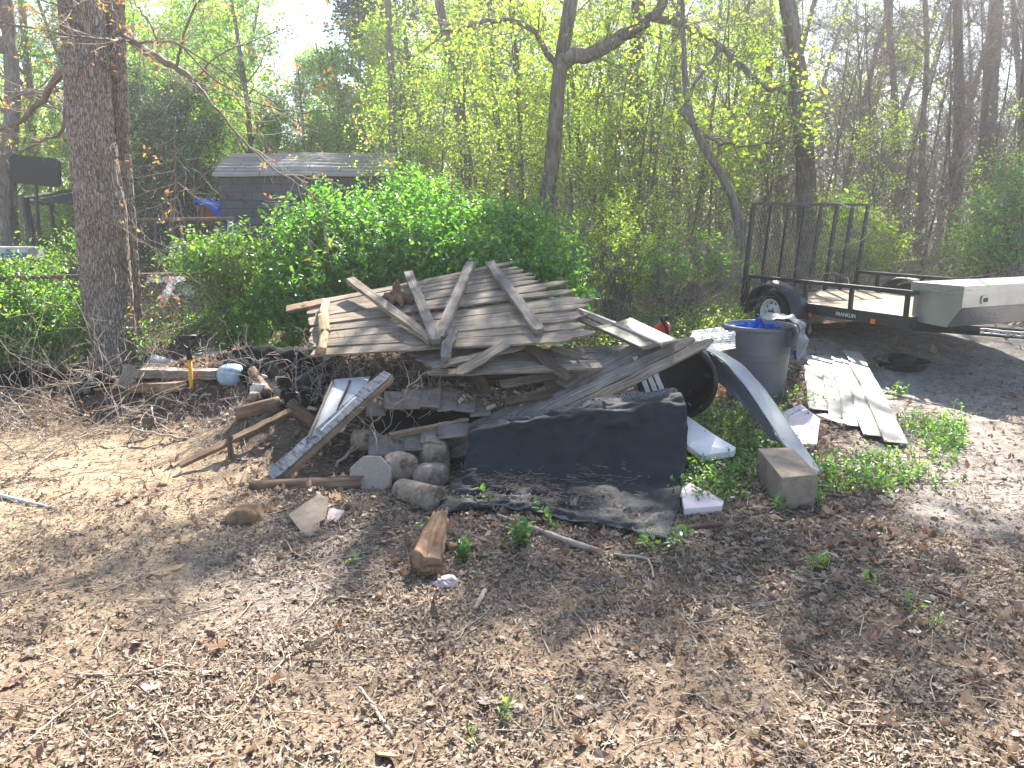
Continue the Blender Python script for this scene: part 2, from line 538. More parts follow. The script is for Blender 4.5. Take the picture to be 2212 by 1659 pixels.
M['foam_white'] = plain('sun_bleached_foam', (.84, .78, .76), (.78, .70, .68), 20, .85, .15, .2, dirt=(.35, .28, .24), dscale=8, damt=.33)
M['blue_tarp'] = plain('blue_tarpaulin', (.012, .11, .50), (.008, .075, .36), 7, .7, .3, .1)
M['blue_grey_tarp'] = plain('dull_silver_tarpaulin', (.15, .17, .20), (.10, .115, .14), 7, .4, .3, .5)
M['fabric'] = plain('black_landscape_fabric', (.014, .017, .017), (.008, .010, .010), 12, .95, .35, .08, dirt=(.05, .04, .03), dscale=4, damt=.42)
M['siding'] = plain('beige_vinyl_siding', (.40, .375, .325), (.31, .29, .245), 4, .6, .05, .35, dirt=(.25, .21, .16), dscale=5, damt=.40)
M['siding_tan'] = plain('tan_metal_siding', (.17, .14, .098), (.12, .10, .072), 5, .45, .05, .4, dirt=(.12, .095, .07), dscale=6, damt=.38)
M['shingle_dark'] = plain('brown_grey_shingle', (.24, .20, .175), (.14, .115, .10), 10, .85, .3, .2, dirt=(.09, .07, .055), dscale=7, damt=.45)
M['yellow'] = plain('yellow_fibreglass', (.68, .36, .035), (.58, .28, .025), 10, .4, .05, .4)
M['ball'] = plain('faded_blue_plastic', (.32, .42, .52), (.2, .27, .35), 10, .35, .05, .4, dirt=(.13, .11, .09), dscale=8, damt=.42)
M['orange'] = plain('bright_orange_plastic', (.85, .09, .02), (.7, .06, .015), 10, .4, .1, .4)
M['orange_box'] = plain('orange_brown_board', (.32, .11, .05), (.24, .08, .04), 6, .8, .1, .2)
M['blue_drum'] = plain('blue_plastic_drum', (.06, .17, .32), (.045, .12, .24), 5, .45, .05, .4)
M['deck'] = wood('trailer_deck_plank', (.16, .12, .085), (.36, .29, .215), (.50, .42, .33))
M['red_lens'] = plain('red_lens', (.5, .02, .02), (.4, .02, .02), 10, .25, .0, .5)
M['amber_lens'] = plain('amber_lens', (.7, .16, .02), (.6, .12, .02), 10, .25, .0, .5)
M['navy'] = plain('navy_awning_cloth', (.03, .04, .075), (.02, .028, .055), 6, .8, .1)
M['rust_rail'] = plain('rusty_galvanised_pipe', (.20, .14, .11), (.11, .075, .06), 14, .7, .2, .4)
M['wire'] = plain('dull_fence_wire', (.27, .22, .19), (.15, .12, .10), 14, .6, .05, .4, .4)
M['stockade'] = wood('stockade_board', (.14, .10, .08), (.27, .21, .17), (.38, .31, .26))
M['pink_rock'] = plain('pinkish_foam_chunk', (.62, .48, .47), (.45, .34, .33), 20, .9, .4)
M['soil_clod'] = plain('ochre_soil_clod', (.29, .19, .11), (.14, .095, .06), 22, .95, .6, .1)
M['rust'] = plain('rusty_brown_pipe', (.19, .09, .065), (.11, .05, .035), 14, .7, .2)

# metals / special
def diamond_plate():
    m, n, l = newmat('diamond_plate_aluminium')
    v = coords(n, l, 'obj', (34, 34, 34))
    t = n.new('ShaderNodeTexVoronoi'); t.inputs['Scale'].default_value = 1; l.new(v, t.inputs[0])
    v2 = coords(n, l, 'obj')
    t2 = noise(n, l, v2, 4, 5, .6)
    r = ramp(n, [(.34, .35, .36), (.58, .59, .60)]); l.new(t2.outputs[0], r.inputs[0])
    return finish(m, n, l, r.outputs[0], .30, t.outputs[0], .6, .004, .5, .85)
M['alu'] = diamond_plate()
M['alu_flat'] = plain('dull_aluminium_sheet', (.50, .51, .52), (.38, .39, .40), 5, .36, .10, .5, .9)

def mat_dimple():
    m, n, l = newmat('dimpled_black_rubber')
    tc = n.new('ShaderNodeTexCoord')
    mp = n.new('ShaderNodeMapping'); mp.inputs['Scale'].default_value = (38, 38, 38)
    mp.inputs['Rotation'].default_value = (0, 0, R(45))
    l.new(tc.outputs['UV'], mp.inputs[0])
    t = n.new('ShaderNodeTexVoronoi'); t.inputs['Scale'].default_value = 1; t.inputs['Randomness'].default_value = 0.0
    t.voronoi_dimensions = '2D'
    l.new(mp.outputs[0], t.inputs[0])
    r = ramp(n, [(0, 0, 0), (1, 1, 1)], [.16, .27]); l.new(t.outputs['Distance'], r.inputs[0])
    v2 = coords(n, l, 'uv')
    t2 = noise(n, l, v2, 3.2, 8, .7)
    r2 = ramp(n, [(.014, .017, .021), (.020, .024, .029), (.038, .037, .036)], [.3, .58, .80]); l.new(t2.outputs[0], r2.inputs[0])
    # dusty bands where the sheet is worn
    sx = n.new('ShaderNodeSeparateXYZ'); l.new(tc.outputs['UV'], sx.inputs[0])
    rb = ramp(n, [(.65, .65, .65), (0, 0, 0), (0, 0, 0), (.07, .07, .07)], [.06, .16, .86, .97]); l.new(sx.outputs[1], rb.inputs[0])
    c = mixc(n, l, rb.outputs[0], r2.outputs[0], (.20, .19, .175))
    r.color_ramp.elements[0].color = (1, 1, 1, 1); r.color_ramp.elements[1].color = (0, 0, 0, 1)
    rd_ = ramp(n, [(1, 1, 1), (.12, .12, .12), (.12, .12, .12), (1, 1, 1)], [.12, .2, .7, .86]); l.new(sx.outputs[1], rd_.inputs[0])
    dm_ = mixc(n, l, 1.0, r.outputs[0], rd_.outputs[0], 'MULTIPLY')
    c = mixc(n, l, dm_, c, (.006, .007, .008))
    return finish(m, n, l, c, .75, dm_, .5, .003, .3)
M['rubber_mat'] = mat_dimple()

def shed_mat(name, c1, c2, mortar, sx, sy, peel=None):
    m, n, l = newmat(name)
    v = coords(n, l, 'uv')
    b = n.new('ShaderNodeTexBrick')
    b.inputs['Scale'].default_value = 1.0
    b.inputs['Mortar Size'].default_value = .006
    b.inputs['Brick Width'].default_value = sx
    b.inputs['Row Height'].default_value = sy
    b.inputs['Color1'].default_value = (*c1, 1); b.inputs['Color2'].default_value = (*c2, 1); b.inputs['Mortar'].default_value = (*mortar, 1)
    l.new(v, b.inputs['Vector'])
    t = noise(n, l, v, 3, 8, .75)
    col = b.outputs[0]
    if peel:
        r = ramp(n, [(0, 0, 0), (1, 1, 1)], [.53, .56]); l.new(noise(n, l, v, 6, 8, .75).outputs[0], r.inputs[0])
        rr = ramp(n, [(0, 0, 0), (1, 1, 1)], [.5, .6]); l.new(t.outputs[0], rr.inputs[0])
        f = mixc(n, l, 1.0, r.outputs[0], rr.outputs[0], 'MULTIPLY')
        col = mixc(n, l, f, col, peel)
    r2 = ramp(n, [(.75, .75, .75), (1.15, 1.15, 1.15)], [.3, .7]); l.new(t.outputs[0], r2.inputs[0])
    col = mixc(n, l, 1.0, col, r2.outputs[0], 'MULTIPLY')
    return finish(m, n, l, col, .9, b.outputs['Fac'], -.5, .01, .2)
M['shed_wall'] = shed_mat('charcoal_shingle_wall', (.085, .088, .10), (.11, .112, .125), (.05, .05, .056), .33, .135, (.03, .03, .033))
M['shed_roof'] = shed_mat('grey_roof_shingle', (.30, .28, .255), (.37, .35, .32), (.06, .055, .05), .9, .105)

def ground_mat():
    m, n, l = newmat('dirt_ground')
    v = coords(n, l, 'geo')
    a = n.new('ShaderNodeAttribute'); a.attribute_name = 'Col'
    t = noise(n, l, v, 9, 10, .72)
    t2 = noise(n, l, v, 70, 6, .75)
    r = ramp(n, [(.55, .52, .5), (1.25, 1.25, 1.25)], [.33, .66]); l.new(t.outputs[0], r.inputs[0])
    c = mixc(n, l, 1.0, a.outputs[0], r.outputs[0], 'MULTIPLY')
    r2 = ramp(n, [(.5, .46, .43), (1.3, 1.3, 1.3)], [.36, .62]); l.new(t2.outputs[0], r2.inputs[0])
    c = mixc(n, l, 1.0, c, r2.outputs[0], 'MULTIPLY')
    sm = n.new('ShaderNodeMath'); sm.operation = 'ADD'
    l.new(t.outputs[0], sm.inputs[0]); l.new(t2.outputs[0], sm.inputs[1])
    return finish(m, n, l, c, .95, sm.outputs[0], .7, .02, .1)
M['ground'] = ground_mat()

# ------------------------------------------------------------------ ground
def axis_pts(lo, hi, c0, c1, fine, growth=1.12):
    a = list(np.arange(c0, c1 + 1e-6, fine))
    s = fine
    while a[-1] < hi:
        s *= growth; a.append(a[-1] + s)
    s = fine
    b = [a[0]]
    while b[-1] > lo:
        s *= growth; b.append(b[-1] - s)
    return np.array(b[1:][::-1] + a)

def masks(x, y):
    """albedo regions of the bare ground and density of leaf litter"""
    sand = np.clip(gau(x, y, -2.75, 4.55, 1.25, .75) * 1.5 + gau(x, y, -3.2, 5.2, 1.2, .35) * 1.0 + .7 * gau(x, y, -2.2, 3.4, 1.3, .7), 0, 1)
    sand = np.clip(sand * (.55 + .9 * fbm(x * 1.3 + 3, y * 2.4, 4)), 0, 1)
    path = sstep(x - .25 * (y - 5), 1.95, 2.7) * sstep(y, 3.0, 4.2) * (1 - sstep(y, 9, 11))
    path = np.clip(path * (.5 + fbm(x * 1.1, y * 1.1 + 50, 4)), 0, 1)
    duff = np.clip(gau(x, y, -.6, 4.5, 1.9, .55) + .8 * gau(x, y, -4.0, 6.5, 1.8, .7) + gau(x, y, .6, 3.7, 1.4, .5) + gau(x, y, 2.1, 4.9, .9, 1.1) + sstep(y, 5.3, 6.5) * (1 - path), 0, 1)
    return sand, path, duff

gx = axis_pts(-90, 90, -4.2, 4.6, .035)
gy = axis_pts(-6, 150, 1.6, 8.2, .035)
GX, GY = np.meshgrid(gx, gy)
fx, fy = GX.ravel(), GY.ravel()
GZ = gh(fx, fy)
nearm = (np.abs(fx) < 6) & (fy < 10)
GZ = GZ + np.where(nearm, .016 * (fbm(fx * 14, fy * 14, 3) - .5) + .010 * (fbm(fx * 31 + 5, fy * 31, 2) - .5), 0)
sa, pa, du = masks(fx, fy)
w = fbm(fx * .9 + 60, fy * .9 + 20, 4)[:, None]
col = np.array([.25, .19, .138]) * (.7 + .6 * w)
col = col * (1 - du[:, None] * .65) + np.array([.115, .078, .055]) * du[:, None] * .65
gp = np.array([.33, .30, .275])
col = col * (1 - pa[:, None]) + gp * pa[:, None]
col = col * (1 - sa[:, None]) + np.array([.45, .35, .24]) * sa[:, None]
gr = gau(fx, fy, -1.0, 3.35, .45, .75)[:, None] * .8
col = col * (1 - gr) + np.array([.23, .215, .205]) * gr
dk = np.clip(gau(fx, fy, -2.0, 6.2, 1.3, .7) + gau(fx, fy, -4.0, 6.4, 1.8, .75) + gau(fx, fy, -1.5, 5.2, .7, .5) + gau(fx, fy, -.3, 5.6, 1.6, .7), 0, 1)[:, None] * .85  # dark soil and litter; far-left patch also paints in the trunk's shade
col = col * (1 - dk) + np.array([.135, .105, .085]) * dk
far = sstep(fy, 8.5, 11)[:, None] * (1 - pa[:, None])
col = col * (1 - far) + np.array([.17, .12, .08]) * far
col = np.concatenate([col, np.ones((len(col), 1))], 1)
nx, ny = len(gx), len(gy)
ii = (np.arange(ny - 1)[:, None] * nx + np.arange(nx - 1)[None]).ravel()
quads = np.stack([ii, ii + 1, ii + nx + 1, ii + nx], 1)
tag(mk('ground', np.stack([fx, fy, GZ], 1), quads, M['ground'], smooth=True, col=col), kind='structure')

# ------------------------------------------------------------------ litter (nobody could count it)
rg = np.random.RandomState(11)

def in_view_pts(n, d0, d1, power=1.0, edge=1.08):
    """random ground points seen by the camera, roughly even on the ground"""
    y = (d0 ** (1 + power) + rg.rand(n) * (d1 ** (1 + power) - d0 ** (1 + power))) ** (1 / (1 + power))
    x = (rg.rand(n) * 2 - 1) * (y * cp + CAMZ * sp) * (CU / F) * edge * 1.12
    return x, y

def lay(n, d0, d1, tmpl, smin, smax, dens, tilt, curl, lift, power=.5, aspect=None):
    x, y = in_view_pts(n, d0, d1, power)
    k = rg.rand(n) < dens(x, y)
    x, y = x[k], y[k]
    m = len(x)
    s = rg.uniform(smin, smax, m) * (1 + .4 * rg.rand(m) ** 3)
    z = gh(x, y) + lift * rg.rand(m) + .004 + s * .10
    Mx = rotm(rg, m, tilt)
    cu = rg.randn(m) * curl if curl else None
    return scatter(tmpl[0], tmpl[1], np.stack([x, y, z], 1), Mx, s, cu)

def d_leaf(x, y):
    sa, pa, du = masks(x, y)
    p = sstep(fbm(x * 2.3 + 80, y * 2.3 + 10, 4), .38, .62)
    return np.clip((.06 + .75 * du * (.35 + .9 * p) + .10 * p * (x > .2)) * (1 - .93 * sa) * (1 - .85 * pa), 0, 1)

def d_chip(x, y):
    sa, pa, du = masks(x, y)
    p = sstep(fbm(x * 1.7 + 30, y * 1.7 + 70, 4), .28, .6)
    return np.clip((.25 + .75 * p) * (1 - .9 * sa) * (1 - .8 * pa), 0, 1)

V, Fs = join([lay(17000, 2.0, 8.0, OAK, .026, .060, d_leaf, .20, 2.0, .008),
              lay(30000, 2.0, 8.0, CURL, .02, .052, d_leaf, .45, 1.2, .012),
              lay(26000, 8.0, 26, LEAF4, .05, .10, lambda x, y: d_leaf(x, y) * .9 + .1, .28, 1.0, .01, 1.0)])
tag(mk('leaf_litter', V, Fs, M['litter']), 'dry brown oak leaves scattered over the dirt', 'leaf litter', kind='stuff')
V, Fs = join([lay(150000, 1.9, 4.6, CHIP, .006, .024, d_chip, .5, .5, .006, .3),
              lay(50000, 4.4, 8.5, CHIP, .014, .04, d_chip, .5, .5, .008, .6)])
tag(mk('wood_crumbs', V, Fs, M['chips']), 'small wood chips and crumbled leaf bits on the dirt', 'wood chips', kind='stuff')
V, Fs = join([lay(26000, 1.9, 5.5, STRAW, .02, .075, lambda x, y: d_chip(x, y) * .8, .22, .4, .008, .3)])
tag(mk('dry_straw', V, Fs, M['straw']), 'dry grass straw and pine needles lying on the dirt', 'straw', kind='stuff')
# fine twigs on the ground
n = 900
x, y = in_view_pts(n, 2.0, 8.0, .6)
st = np.stack([x, y, gh(x, y) + .012], 1)
a = rg.uniform(0, 6.28, n)
pt = grow(rg, st, np.stack([np.cos(a), np.sin(a), np.zeros(n)], 1), rg.uniform(.06, .38, n), 6, .16, 0)
pt[:, :, 2] = gh(pt[:, :, 0], pt[:, :, 1]) + .008 + .01 * rg.rand(n, 1)
rd = rg.uniform(.0012, .0042, (n, 1)) * np.linspace(1, .5, 6)[None]
V, Fq, _ = tubes(pt, rd, 4)
tag(mk('fallen_twigs', V, Fq, M['pale_twig'], smooth=True), 'thin broken twigs strewn on the ground', 'twigs', kind='stuff')

# ------------------------------------------------------------------ small builders
def offset_tube(pts, rad, rng, wob):
    pts = np.array(pts, float)
    return pts + rng.randn(*pts.shape) * wob

def resample(pts, n):
    pts = np.array(pts, float)
    d = np.concatenate([[0], np.cumsum(np.linalg.norm(np.diff(pts, axis=0), axis=1))])
    t = np.linspace(0, d[-1], n)
    # catmull-like smoothing through linear interpolation + blur
    q = np.stack([np.interp(t, d, pts[:, i]) for i in range(3)], 1)
    for _ in range(2):
        q[1:-1] = .25 * q[:-2] + .5 * q[1:-1] + .25 * q[2:]
    return q

def board(mb, p0, p1, w, t, up=(0, 0, 1), e0='sq', e1='sq', seg=10, rough=.0018, bow=0.0, twist=0.0, seed=0, w1=None):
    """a plank from p0 to p1, w wide, t thick, top face along up"""
    r = np.random.RandomState(seed + int(abs(p0[0] * 991 + p1[1] * 77 + p0[2] * 31) * 10) % 9999)
    p0, p1 = np.array(p0, float), np.array(p1, float)
    d = p1 - p0
    L = np.linalg.norm(d); d /= L
    up = np.array(up, float)
    s = nrm(np.cross(d, up)); n = np.cross(s, d)
    pl = []                                                 # (param metres, width scale)
    tip = min(.09, L * .12)
    xs = list(np.linspace(0, L, seg + 1))
    if e0 != 'sq': xs = sorted(set(xs) | {tip * .45, tip})
    if e1 != 'sq': xs = sorted(set(xs) | {L - tip, L - tip * .45})
    rings, uvs = [], []
    ch = min(.0018, t * .15)
    off = r.rand() * 9
    for x in xs:
        k = 1.0
        for e, q in ((e0, x), (e1, L - x)):
            if e == 'pt' and q < tip: k = min(k, .22 + .78 * q / tip)
            if e == 'rd' and q < tip: k = min(k, .30 + .70 * math.sqrt(max(0, 1 - (1 - q / tip) ** 2)))
            if e == 'rag' and q < 1e-6: k = min(k, .55 + .3 * r.rand())
        ww = (w if w1 is None else w + (w1 - w) * x / L)
        hw, ht = ww * k * .5, t * .5
        c = p0 + d * x + n * (bow * 4 * (x / L) * (1 - x / L)) + s * r.randn() * rough
        if e0 == 'rag' and x < 1e-6: c = c + s * r.randn() * w * .12
        a = twist * (x / L - .5)
        s2, n2 = s * math.cos(a) + n * math.sin(a), n * math.cos(a) - s * math.sin(a)
        prof = [(-hw, -ht + ch), (-hw + ch, -ht), (hw - ch, -ht), (hw, -ht + ch), (hw, ht - ch), (hw - ch, ht), (-hw + ch, ht), (-hw, ht - ch)]
        jl, jr = r.randn() * rough * 1.3, r.randn() * rough * 1.3
        for q_, (pa_, pb_) in enumerate(prof):
            rings.append(c + s2 * (pa_ + (jl if pa_ < 0 else jr) + r.randn() * rough * .15) + n2 * (pb_ + r.randn() * rough * .12))
        pu = [0, .003, w, w + .003, w + t, w + t + .003, 2 * w + t, 2 * w + t + .003]
        uvs += [(x + off, q + off) for q in pu]
    m = len(xs)
    Fq = [[i * 8 + j, i * 8 + (j + 1) % 8, (i + 1) * 8 + (j + 1) % 8, (i + 1) * 8 + j] for i in range(m - 1) for j in range(8)]
    Fq.append(list(range(8))[::-1]); Fq.append([(m - 1) * 8 + j for j in range(8)])
    Fq = [f[::-1] for f in Fq]
    return mb.add(rings, Fq, uvs)

def plank_thing(name, label, cat, p0, p1, w, t, mat, group=None, **k):
    mb = MB(); board(mb, p0, p1, w, t, **k)
    o = mb.build(name, mat)
    setloc(o, (np.array(p0) + np.array(p1)) / 2)
    return tag(o, label, cat, group)

def log(mb, p0, p1, r0, r1, seed=0, rings=12, sides=20, lump=.08, ragged=(0, 0), flat=1.0):
    rr = np.random.RandomState(seed)
    p0, p1 = np.array(p0, float), np.array(p1, float)
    d = p1 - p0; L = np.linalg.norm(d); d /= L
    a = nrm(np.cross(d, [0, 0, 1])); b = np.cross(a, d)
    V, uv = [], []
    off = rr.rand() * 10
    for i in range(rings):
        f = i / (rings - 1)
        for j in range(sides):
            th = j * 2 * math.pi / sides
            rad = (r0 + (r1 - r0) * f) * (1 + lump * 2 * (float(vnoise(2 * math.cos(th) + off + f * 1.2, 2 * math.sin(th) + off)) - .5) + lump * .6 * (float(vnoise(th * 4 + off, f * 2 + off)) - .5))
            ex = 0
            if i == 0: ex = -ragged[0] * rr.rand()
            if i == rings - 1: ex = ragged[1] * rr.rand()
            V.append(p0 + d * (L * f + ex) + a * rad * math.cos(th) + b * rad * math.sin(th) * flat)
            uv.append((L * f + off, j / sides * 2 * math.pi * r0 + off))
    Fq = [[i * sides + j, (i + 1) * sides + j, (i + 1) * sides + (j + 1) % sides, i * sides + (j + 1) % sides] for i in range(rings - 1) for j in range(sides)]
    n = len(V)
    V.append(p0); uv.append((off, off)); V.append(p1); uv.append((off + 1, off))
    for j in range(sides):
        Fq.append([n, j, (j + 1) % sides]); Fq.append([n + 1, (rings - 1) * sides + (j + 1) % sides, (rings - 1) * sides + j])
    return mb.add(V, Fq, uv)

def rock(name, label, cat, c, size, mat, seed=0, rz=0, rough=.18, sub=4, group=None, squash=None):
    import bmesh
    bm = bmesh.new()
    bmesh.ops.create_icosphere(bm, subdivisions=sub, radius=1)
    o = seed * 3.7
    cz, sz = math.cos(rz), math.sin(rz)
    V = np.array([tuple(v.co) for v in bm.verts])
    Fq = np.array([[v.index for v in f.verts] for f in bm.faces])
    bm.free()
    q = np.sign(V) * np.abs(V) ** .75
    q = q * (1 + rough * 2 * (fbm(V[:, 0] * 1.6 + o + V[:, 2], V[:, 1] * 1.6 + o - V[:, 2], 4)[:, None] - .5))
    q = q * np.array(size)
    q = np.stack([q[:, 0] * cz - q[:, 1] * sz, q[:, 0] * sz + q[:, 1] * cz, q[:, 2]], 1) + np.array(c)
    ob = mk(name, q, Fq, mat, smooth=True)
    setloc(ob, c)
    return tag(ob, label, cat, group)

def sheet(name, rows, mat, parent=None, nu=24, nv=None, thick=.004, wob=.0, seed=0, smooth=True, us=1.0, vs_=1.0):
    """rows: list of polylines of world points; skinned, given thickness"""
    rows = [resample(r, nu) for r in rows]
    G3 = np.array(rows)
    if nv:
        t = np.linspace(0, len(rows) - 1, nv)
        i = np.minimum(t.astype(int), len(rows) - 2); f = (t - i)[:, None, None]
        G3 = G3[i] * (1 - f) + G3[i + 1] * f
        for _ in range(1):
            G3[1:-1] = .25 * G3[:-2] + .5 * G3[1:-1] + .25 * G3[2:]
    m, k = G3.shape[:2]
    du_ = np.gradient(G3, axis=1); dv_ = np.gradient(G3, axis=0)
    N = nrm(np.cross(du_, dv_))
    if wob:
        jj, ii_ = np.meshgrid(np.arange(k), np.arange(m))
        G3 = G3 + N * (wob * 2 * (fbm(jj * .22 + seed, ii_ * .3 + seed, 3) - .5))[..., None]
    A = (G3 + N * thick * .5).reshape(-1, 3); B = (G3 - N * thick * .5).reshape(-1, 3)
    ll = np.linalg.norm(G3[0, -1] - G3[0, 0]); lv = np.linalg.norm(G3[-1, k // 2] - G3[0, k // 2])
    uu, vv = np.meshgrid(np.linspace(0, 1, k), np.linspace(0, 1, m))
    uv = np.stack([uu.ravel() * us, vv.ravel() * vs_], 1)
    i0 = (np.arange(m - 1)[:, None] * k + np.arange(k - 1)[None]).ravel()
    q = np.stack([i0, i0 + 1, i0 + k + 1, i0 + k], 1)
    nb = m * k
    per = list(range(k)) + [i * k + k - 1 for i in range(1, m)] + [(m - 1) * k + j for j in range(k - 2, -1, -1)] + [i * k for i in range(m - 2, 0, -1)]
    per = np.array(per); pn = np.roll(per, -1)
    side = np.stack([per, per + nb, pn + nb, pn], 1)
    return mk(name, np.concatenate([A, B]), [q, q[:, ::-1] + nb, side], mat, parent, smooth, uv=np.concatenate([uv, uv]))

# ================================================================== THE PILE
rp = np.random.RandomState(21)
LF, RF, LB, RB = P(700, 758, 5.4), P(1240, 732, 5.2), P(688, 650, 6.45), P(1120, 567, 6.8)
PN = nrm(np.cross(RF - LF, P(900, 609, 6.6) - LF))
if PN[2] < 0: PN = -PN
PPL = Plane(LF, RF, P(900, 609, 6.6))

# --- collapsed picket panel on top
pan = thing('picket_fence_panel', 'collapsed grey picket fence panel lying tilted on top of the junk heap', 'fence panel', (LF + RF + LB + RB) / 4)
NP_ = 17
right_u = [1109, 1119, 1130, 1150, 1158, 1163, 1227, 1180, 1241, 1252, 1282, 1268, 1283, 1250, 1265, 1286, 1235]
for i in range(NP_):
    t = i / (NP_ - 1)
    tb = t ** 1.0
    a = LB * (1 - tb) + LF * tb
    b = RB * (1 - tb) + RF * tb
    ln = np.linalg.norm(b - a)
    dr = (b - a) / ln
    # stretch to the right end read for this picket
    k = 0
    tgt = right_u[i]
    for _ in range(8):
        q = b + dr * k
        r_ = q - np.array([0, 0, CAMZ])
        u_ = CU + F * r_[0] / (r_[1] * cp - r_[2] * sp)
        k += (tgt - u_) / F * 5.5
    b = b + dr * k
    a = a - dr * rp.uniform(.0, .11)
    if i == 15: a = a + dr * .62
    a = a + np.array([0, 0, 1]) * rp.uniform(-.012, .012)
    b = b + np.array([0, 0, 1]) * rp.uniform(-.02, .02) + (LF - LB) * rp.uniform(-.008, .008)
    mb = MB()
    board(mb, a, b, (.074 + .040 * t) * rp.uniform(.86, 1.1), .015, PN, e0='rag', e1='pt', seg=12, bow=rp.uniform(-.012, .012), seed=i, rough=.0022)
    mb.build('picket', M['picket'], pan)
for j, (u0, v0, u1, v1, w_, ta, tb_, e) in enumerate([
        (757, 612, 935, 737, .072, .04, .04, 'sq'), (882, 590, 943, 738, .075, .04, .045, 'rag'),
        (1017, 569, 948, 732, .080, .04, .04, 'sq'), (1058, 569, 1166, 716, .080, .035, .04, 'rag')]):
    mb = MB()
    A_, B_ = PPL.at(u0, v0, .055 + (.02 if j == 0 else 0)), PPL.at(u1, v1, .045 + .022 * (j == 1))
    if j == 0: A_ = A_ + np.array([0, 0, .03])
    board(mb, A_, B_, w_, .038, PN, e0='sq', e1=e, seg=14, rough=.0012, seed=50 + j)
    mb.build('rail', M['grey_wood'] if j else M['picket'], pan)
mb = MB()
pts = [PPL.at(703, 652, .03), PPL.at(699, 685, .045), PPL.at(702, 720, .035), PPL.at(698, 762, .01)]
for k in range(3):
    log(mb, pts[k] + rp.randn(3) * .004, pts[k + 1], .030 + .008 * rp.rand(), .028 + .008 * rp.rand(), seed=k + 3, rings=9, sides=12, lump=.7, flat=.8)
tag(mb.build('rail', M['rot_pale'], pan, True), 'crumbling rotten pale rail')
plank_thing('board_offcut', 'short brown board end sticking out left behind the picket panel', 'board', P(619, 668, 6.3), P(700, 652, 6.35), .13, .022, M['brown_wood'], up=PN, seed=5)

# driftwood like root on the panel
rt = MB()
cpt = PPL.at(858, 652, .03)
for k, (uu, vv, rr_) in enumerate([(816, 656, .03), (892, 655, .03), (856, 608, .028), (840, 662, .03), (870, 662, .028)]):
    q = PPL.at(uu, vv, .03) if k != 2 else P(857, 608, 6.0)
    path = resample([cpt + np.array([0, 0, .05]), (cpt + q) / 2 + np.array([0, 0, .05]), q], 9) + rp.randn(9, 3) * .004
    log_r = np.linspace(.055, rr_ * .45, 9)
    rt.tube(path, log_r * (1 + .15 * rp.randn(9)), 10)
log(rt, cpt + np.array([-.1, 0, .02]), cpt + np.array([.1, .0, .03]), .05, .045, seed=4, lump=.5)
o = rt.build('tree_root', M['log_bark'], None, True); setloc(o, cpt); tag(o, 'gnarled brown root stump resting on the tilted picket panel', 'root')

# --- second layer of pickets under the front edge
def pk(name, label, u0, v0, d0, u1, v1, d1, w, mat='grey_wood', t=.017, cat='picket', group=None, up=(0, -.45, .9), **k):
    return plank_thing(name, label, cat, P(u0, v0, d0), P(u1, v1, d1), w, t, M[mat], group, up=nrm(np.array(up, float)), **k)
low = thing('picket_fence_panel', 'broken picket panel with rounded ends tucked under the front edge of the tilted panel', 'fence panel', P(1100, 790, 5.2))
for j, (u0, v0, d0, u1, v1, d1, w_, e0, e1) in enumerate([
        (882, 765, 5.42, 1120, 756, 5.5, .075, 'rd', 'sq'), (900, 776, 5.30, 1360, 752, 5.45, .075, 'rd', 'sq'),
        (915, 786, 5.22, 1330, 769, 5.35, .08, 'rd', 'rag'), (1000, 792, 5.12, 1300, 785, 5.25, .08, 'sq', 'rag'), (922, 807, 5.05, 1300, 791, 5.12, .075, 'rd', 'sq')]):
    mb = MB(); board(mb, P(u0, v0, d0), P(u1, v1, d1), w_, .017, nrm(np.array([0, -.35, .9])), e0=e0, e1=e1, seg=12, seed=80 + j, rough=.0025)
    mb.build('picket', M['grey_wood' if j < 4 else 'picket'], low)
for j, (u0, v0, u1, v1) in enumerate([(978, 716, 960, 776), (1129, 741, 1230, 820)]):
    mb = MB(); board(mb, P(u0, v0, 5.35), P(u1, v1, 5.0), .06 + .02 * j, .034, nrm(np.array([0, -.5, .8])), e0='sq', e1='rag', seg=10, seed=90 + j, rough=.005)
    mb.build('rail', M['grey_wood'] if j == 0 else M['rot'] if 0 else M['dark_wood'], low)
pk('loose_picket', 'pale round tipped picket lying diagonally over the lower picket panel', 986, 808, 4.96, 1094, 743, 5.2, .085, 'picket', e0='rd', seed=7)
pk('loose_picket', 'bluish grey picket with a splintered left end on the lower picket panel', 931, 792, 5.02, 1134, 748, 5.25, .06, 'grey_wood', e0='rag', e1='rd', seed=8)

# --- bundle of four long boards slanting to the right
labels = ['long grey board, uppermost of the four slanting up to the right', 'long grey board, second from the top of the four slanting boards',
          'long grey board, third of the four slanting boards, pointed at its upper end', 'long grey board, lowest of the four slanting boards, its tip reaching furthest right']
for j, (u0, v0, d0, u1, v1, d1, w_, lb) in enumerate([(957, 962, 4.86, 1424, 730, 5.35, .095, labels[0]), (972, 985, 4.80, 1458, 733, 5.28, .095, labels[1]),
                                                   (1060, 948, 4.80, 1500, 731, 5.2, .085, labels[2]), (1120, 945, 4.78, 1540, 735, 5.1, .075, labels[3])]):
    plank_thing('fence_board', lb, 'board', P(u0, v0, d0), P(u1, v1, d1), w_ * 1.02, .019, M['grey_wood'] if j < 3 else M['picket'], 'long boards slanting over the mat', up=nrm(np.array([-.25, -.62, .75])), e0='rd', e1=('sq', 'rd', 'pt', 'pt')[j], seg=16, seed=120 + j, rough=.003, bow=.01)

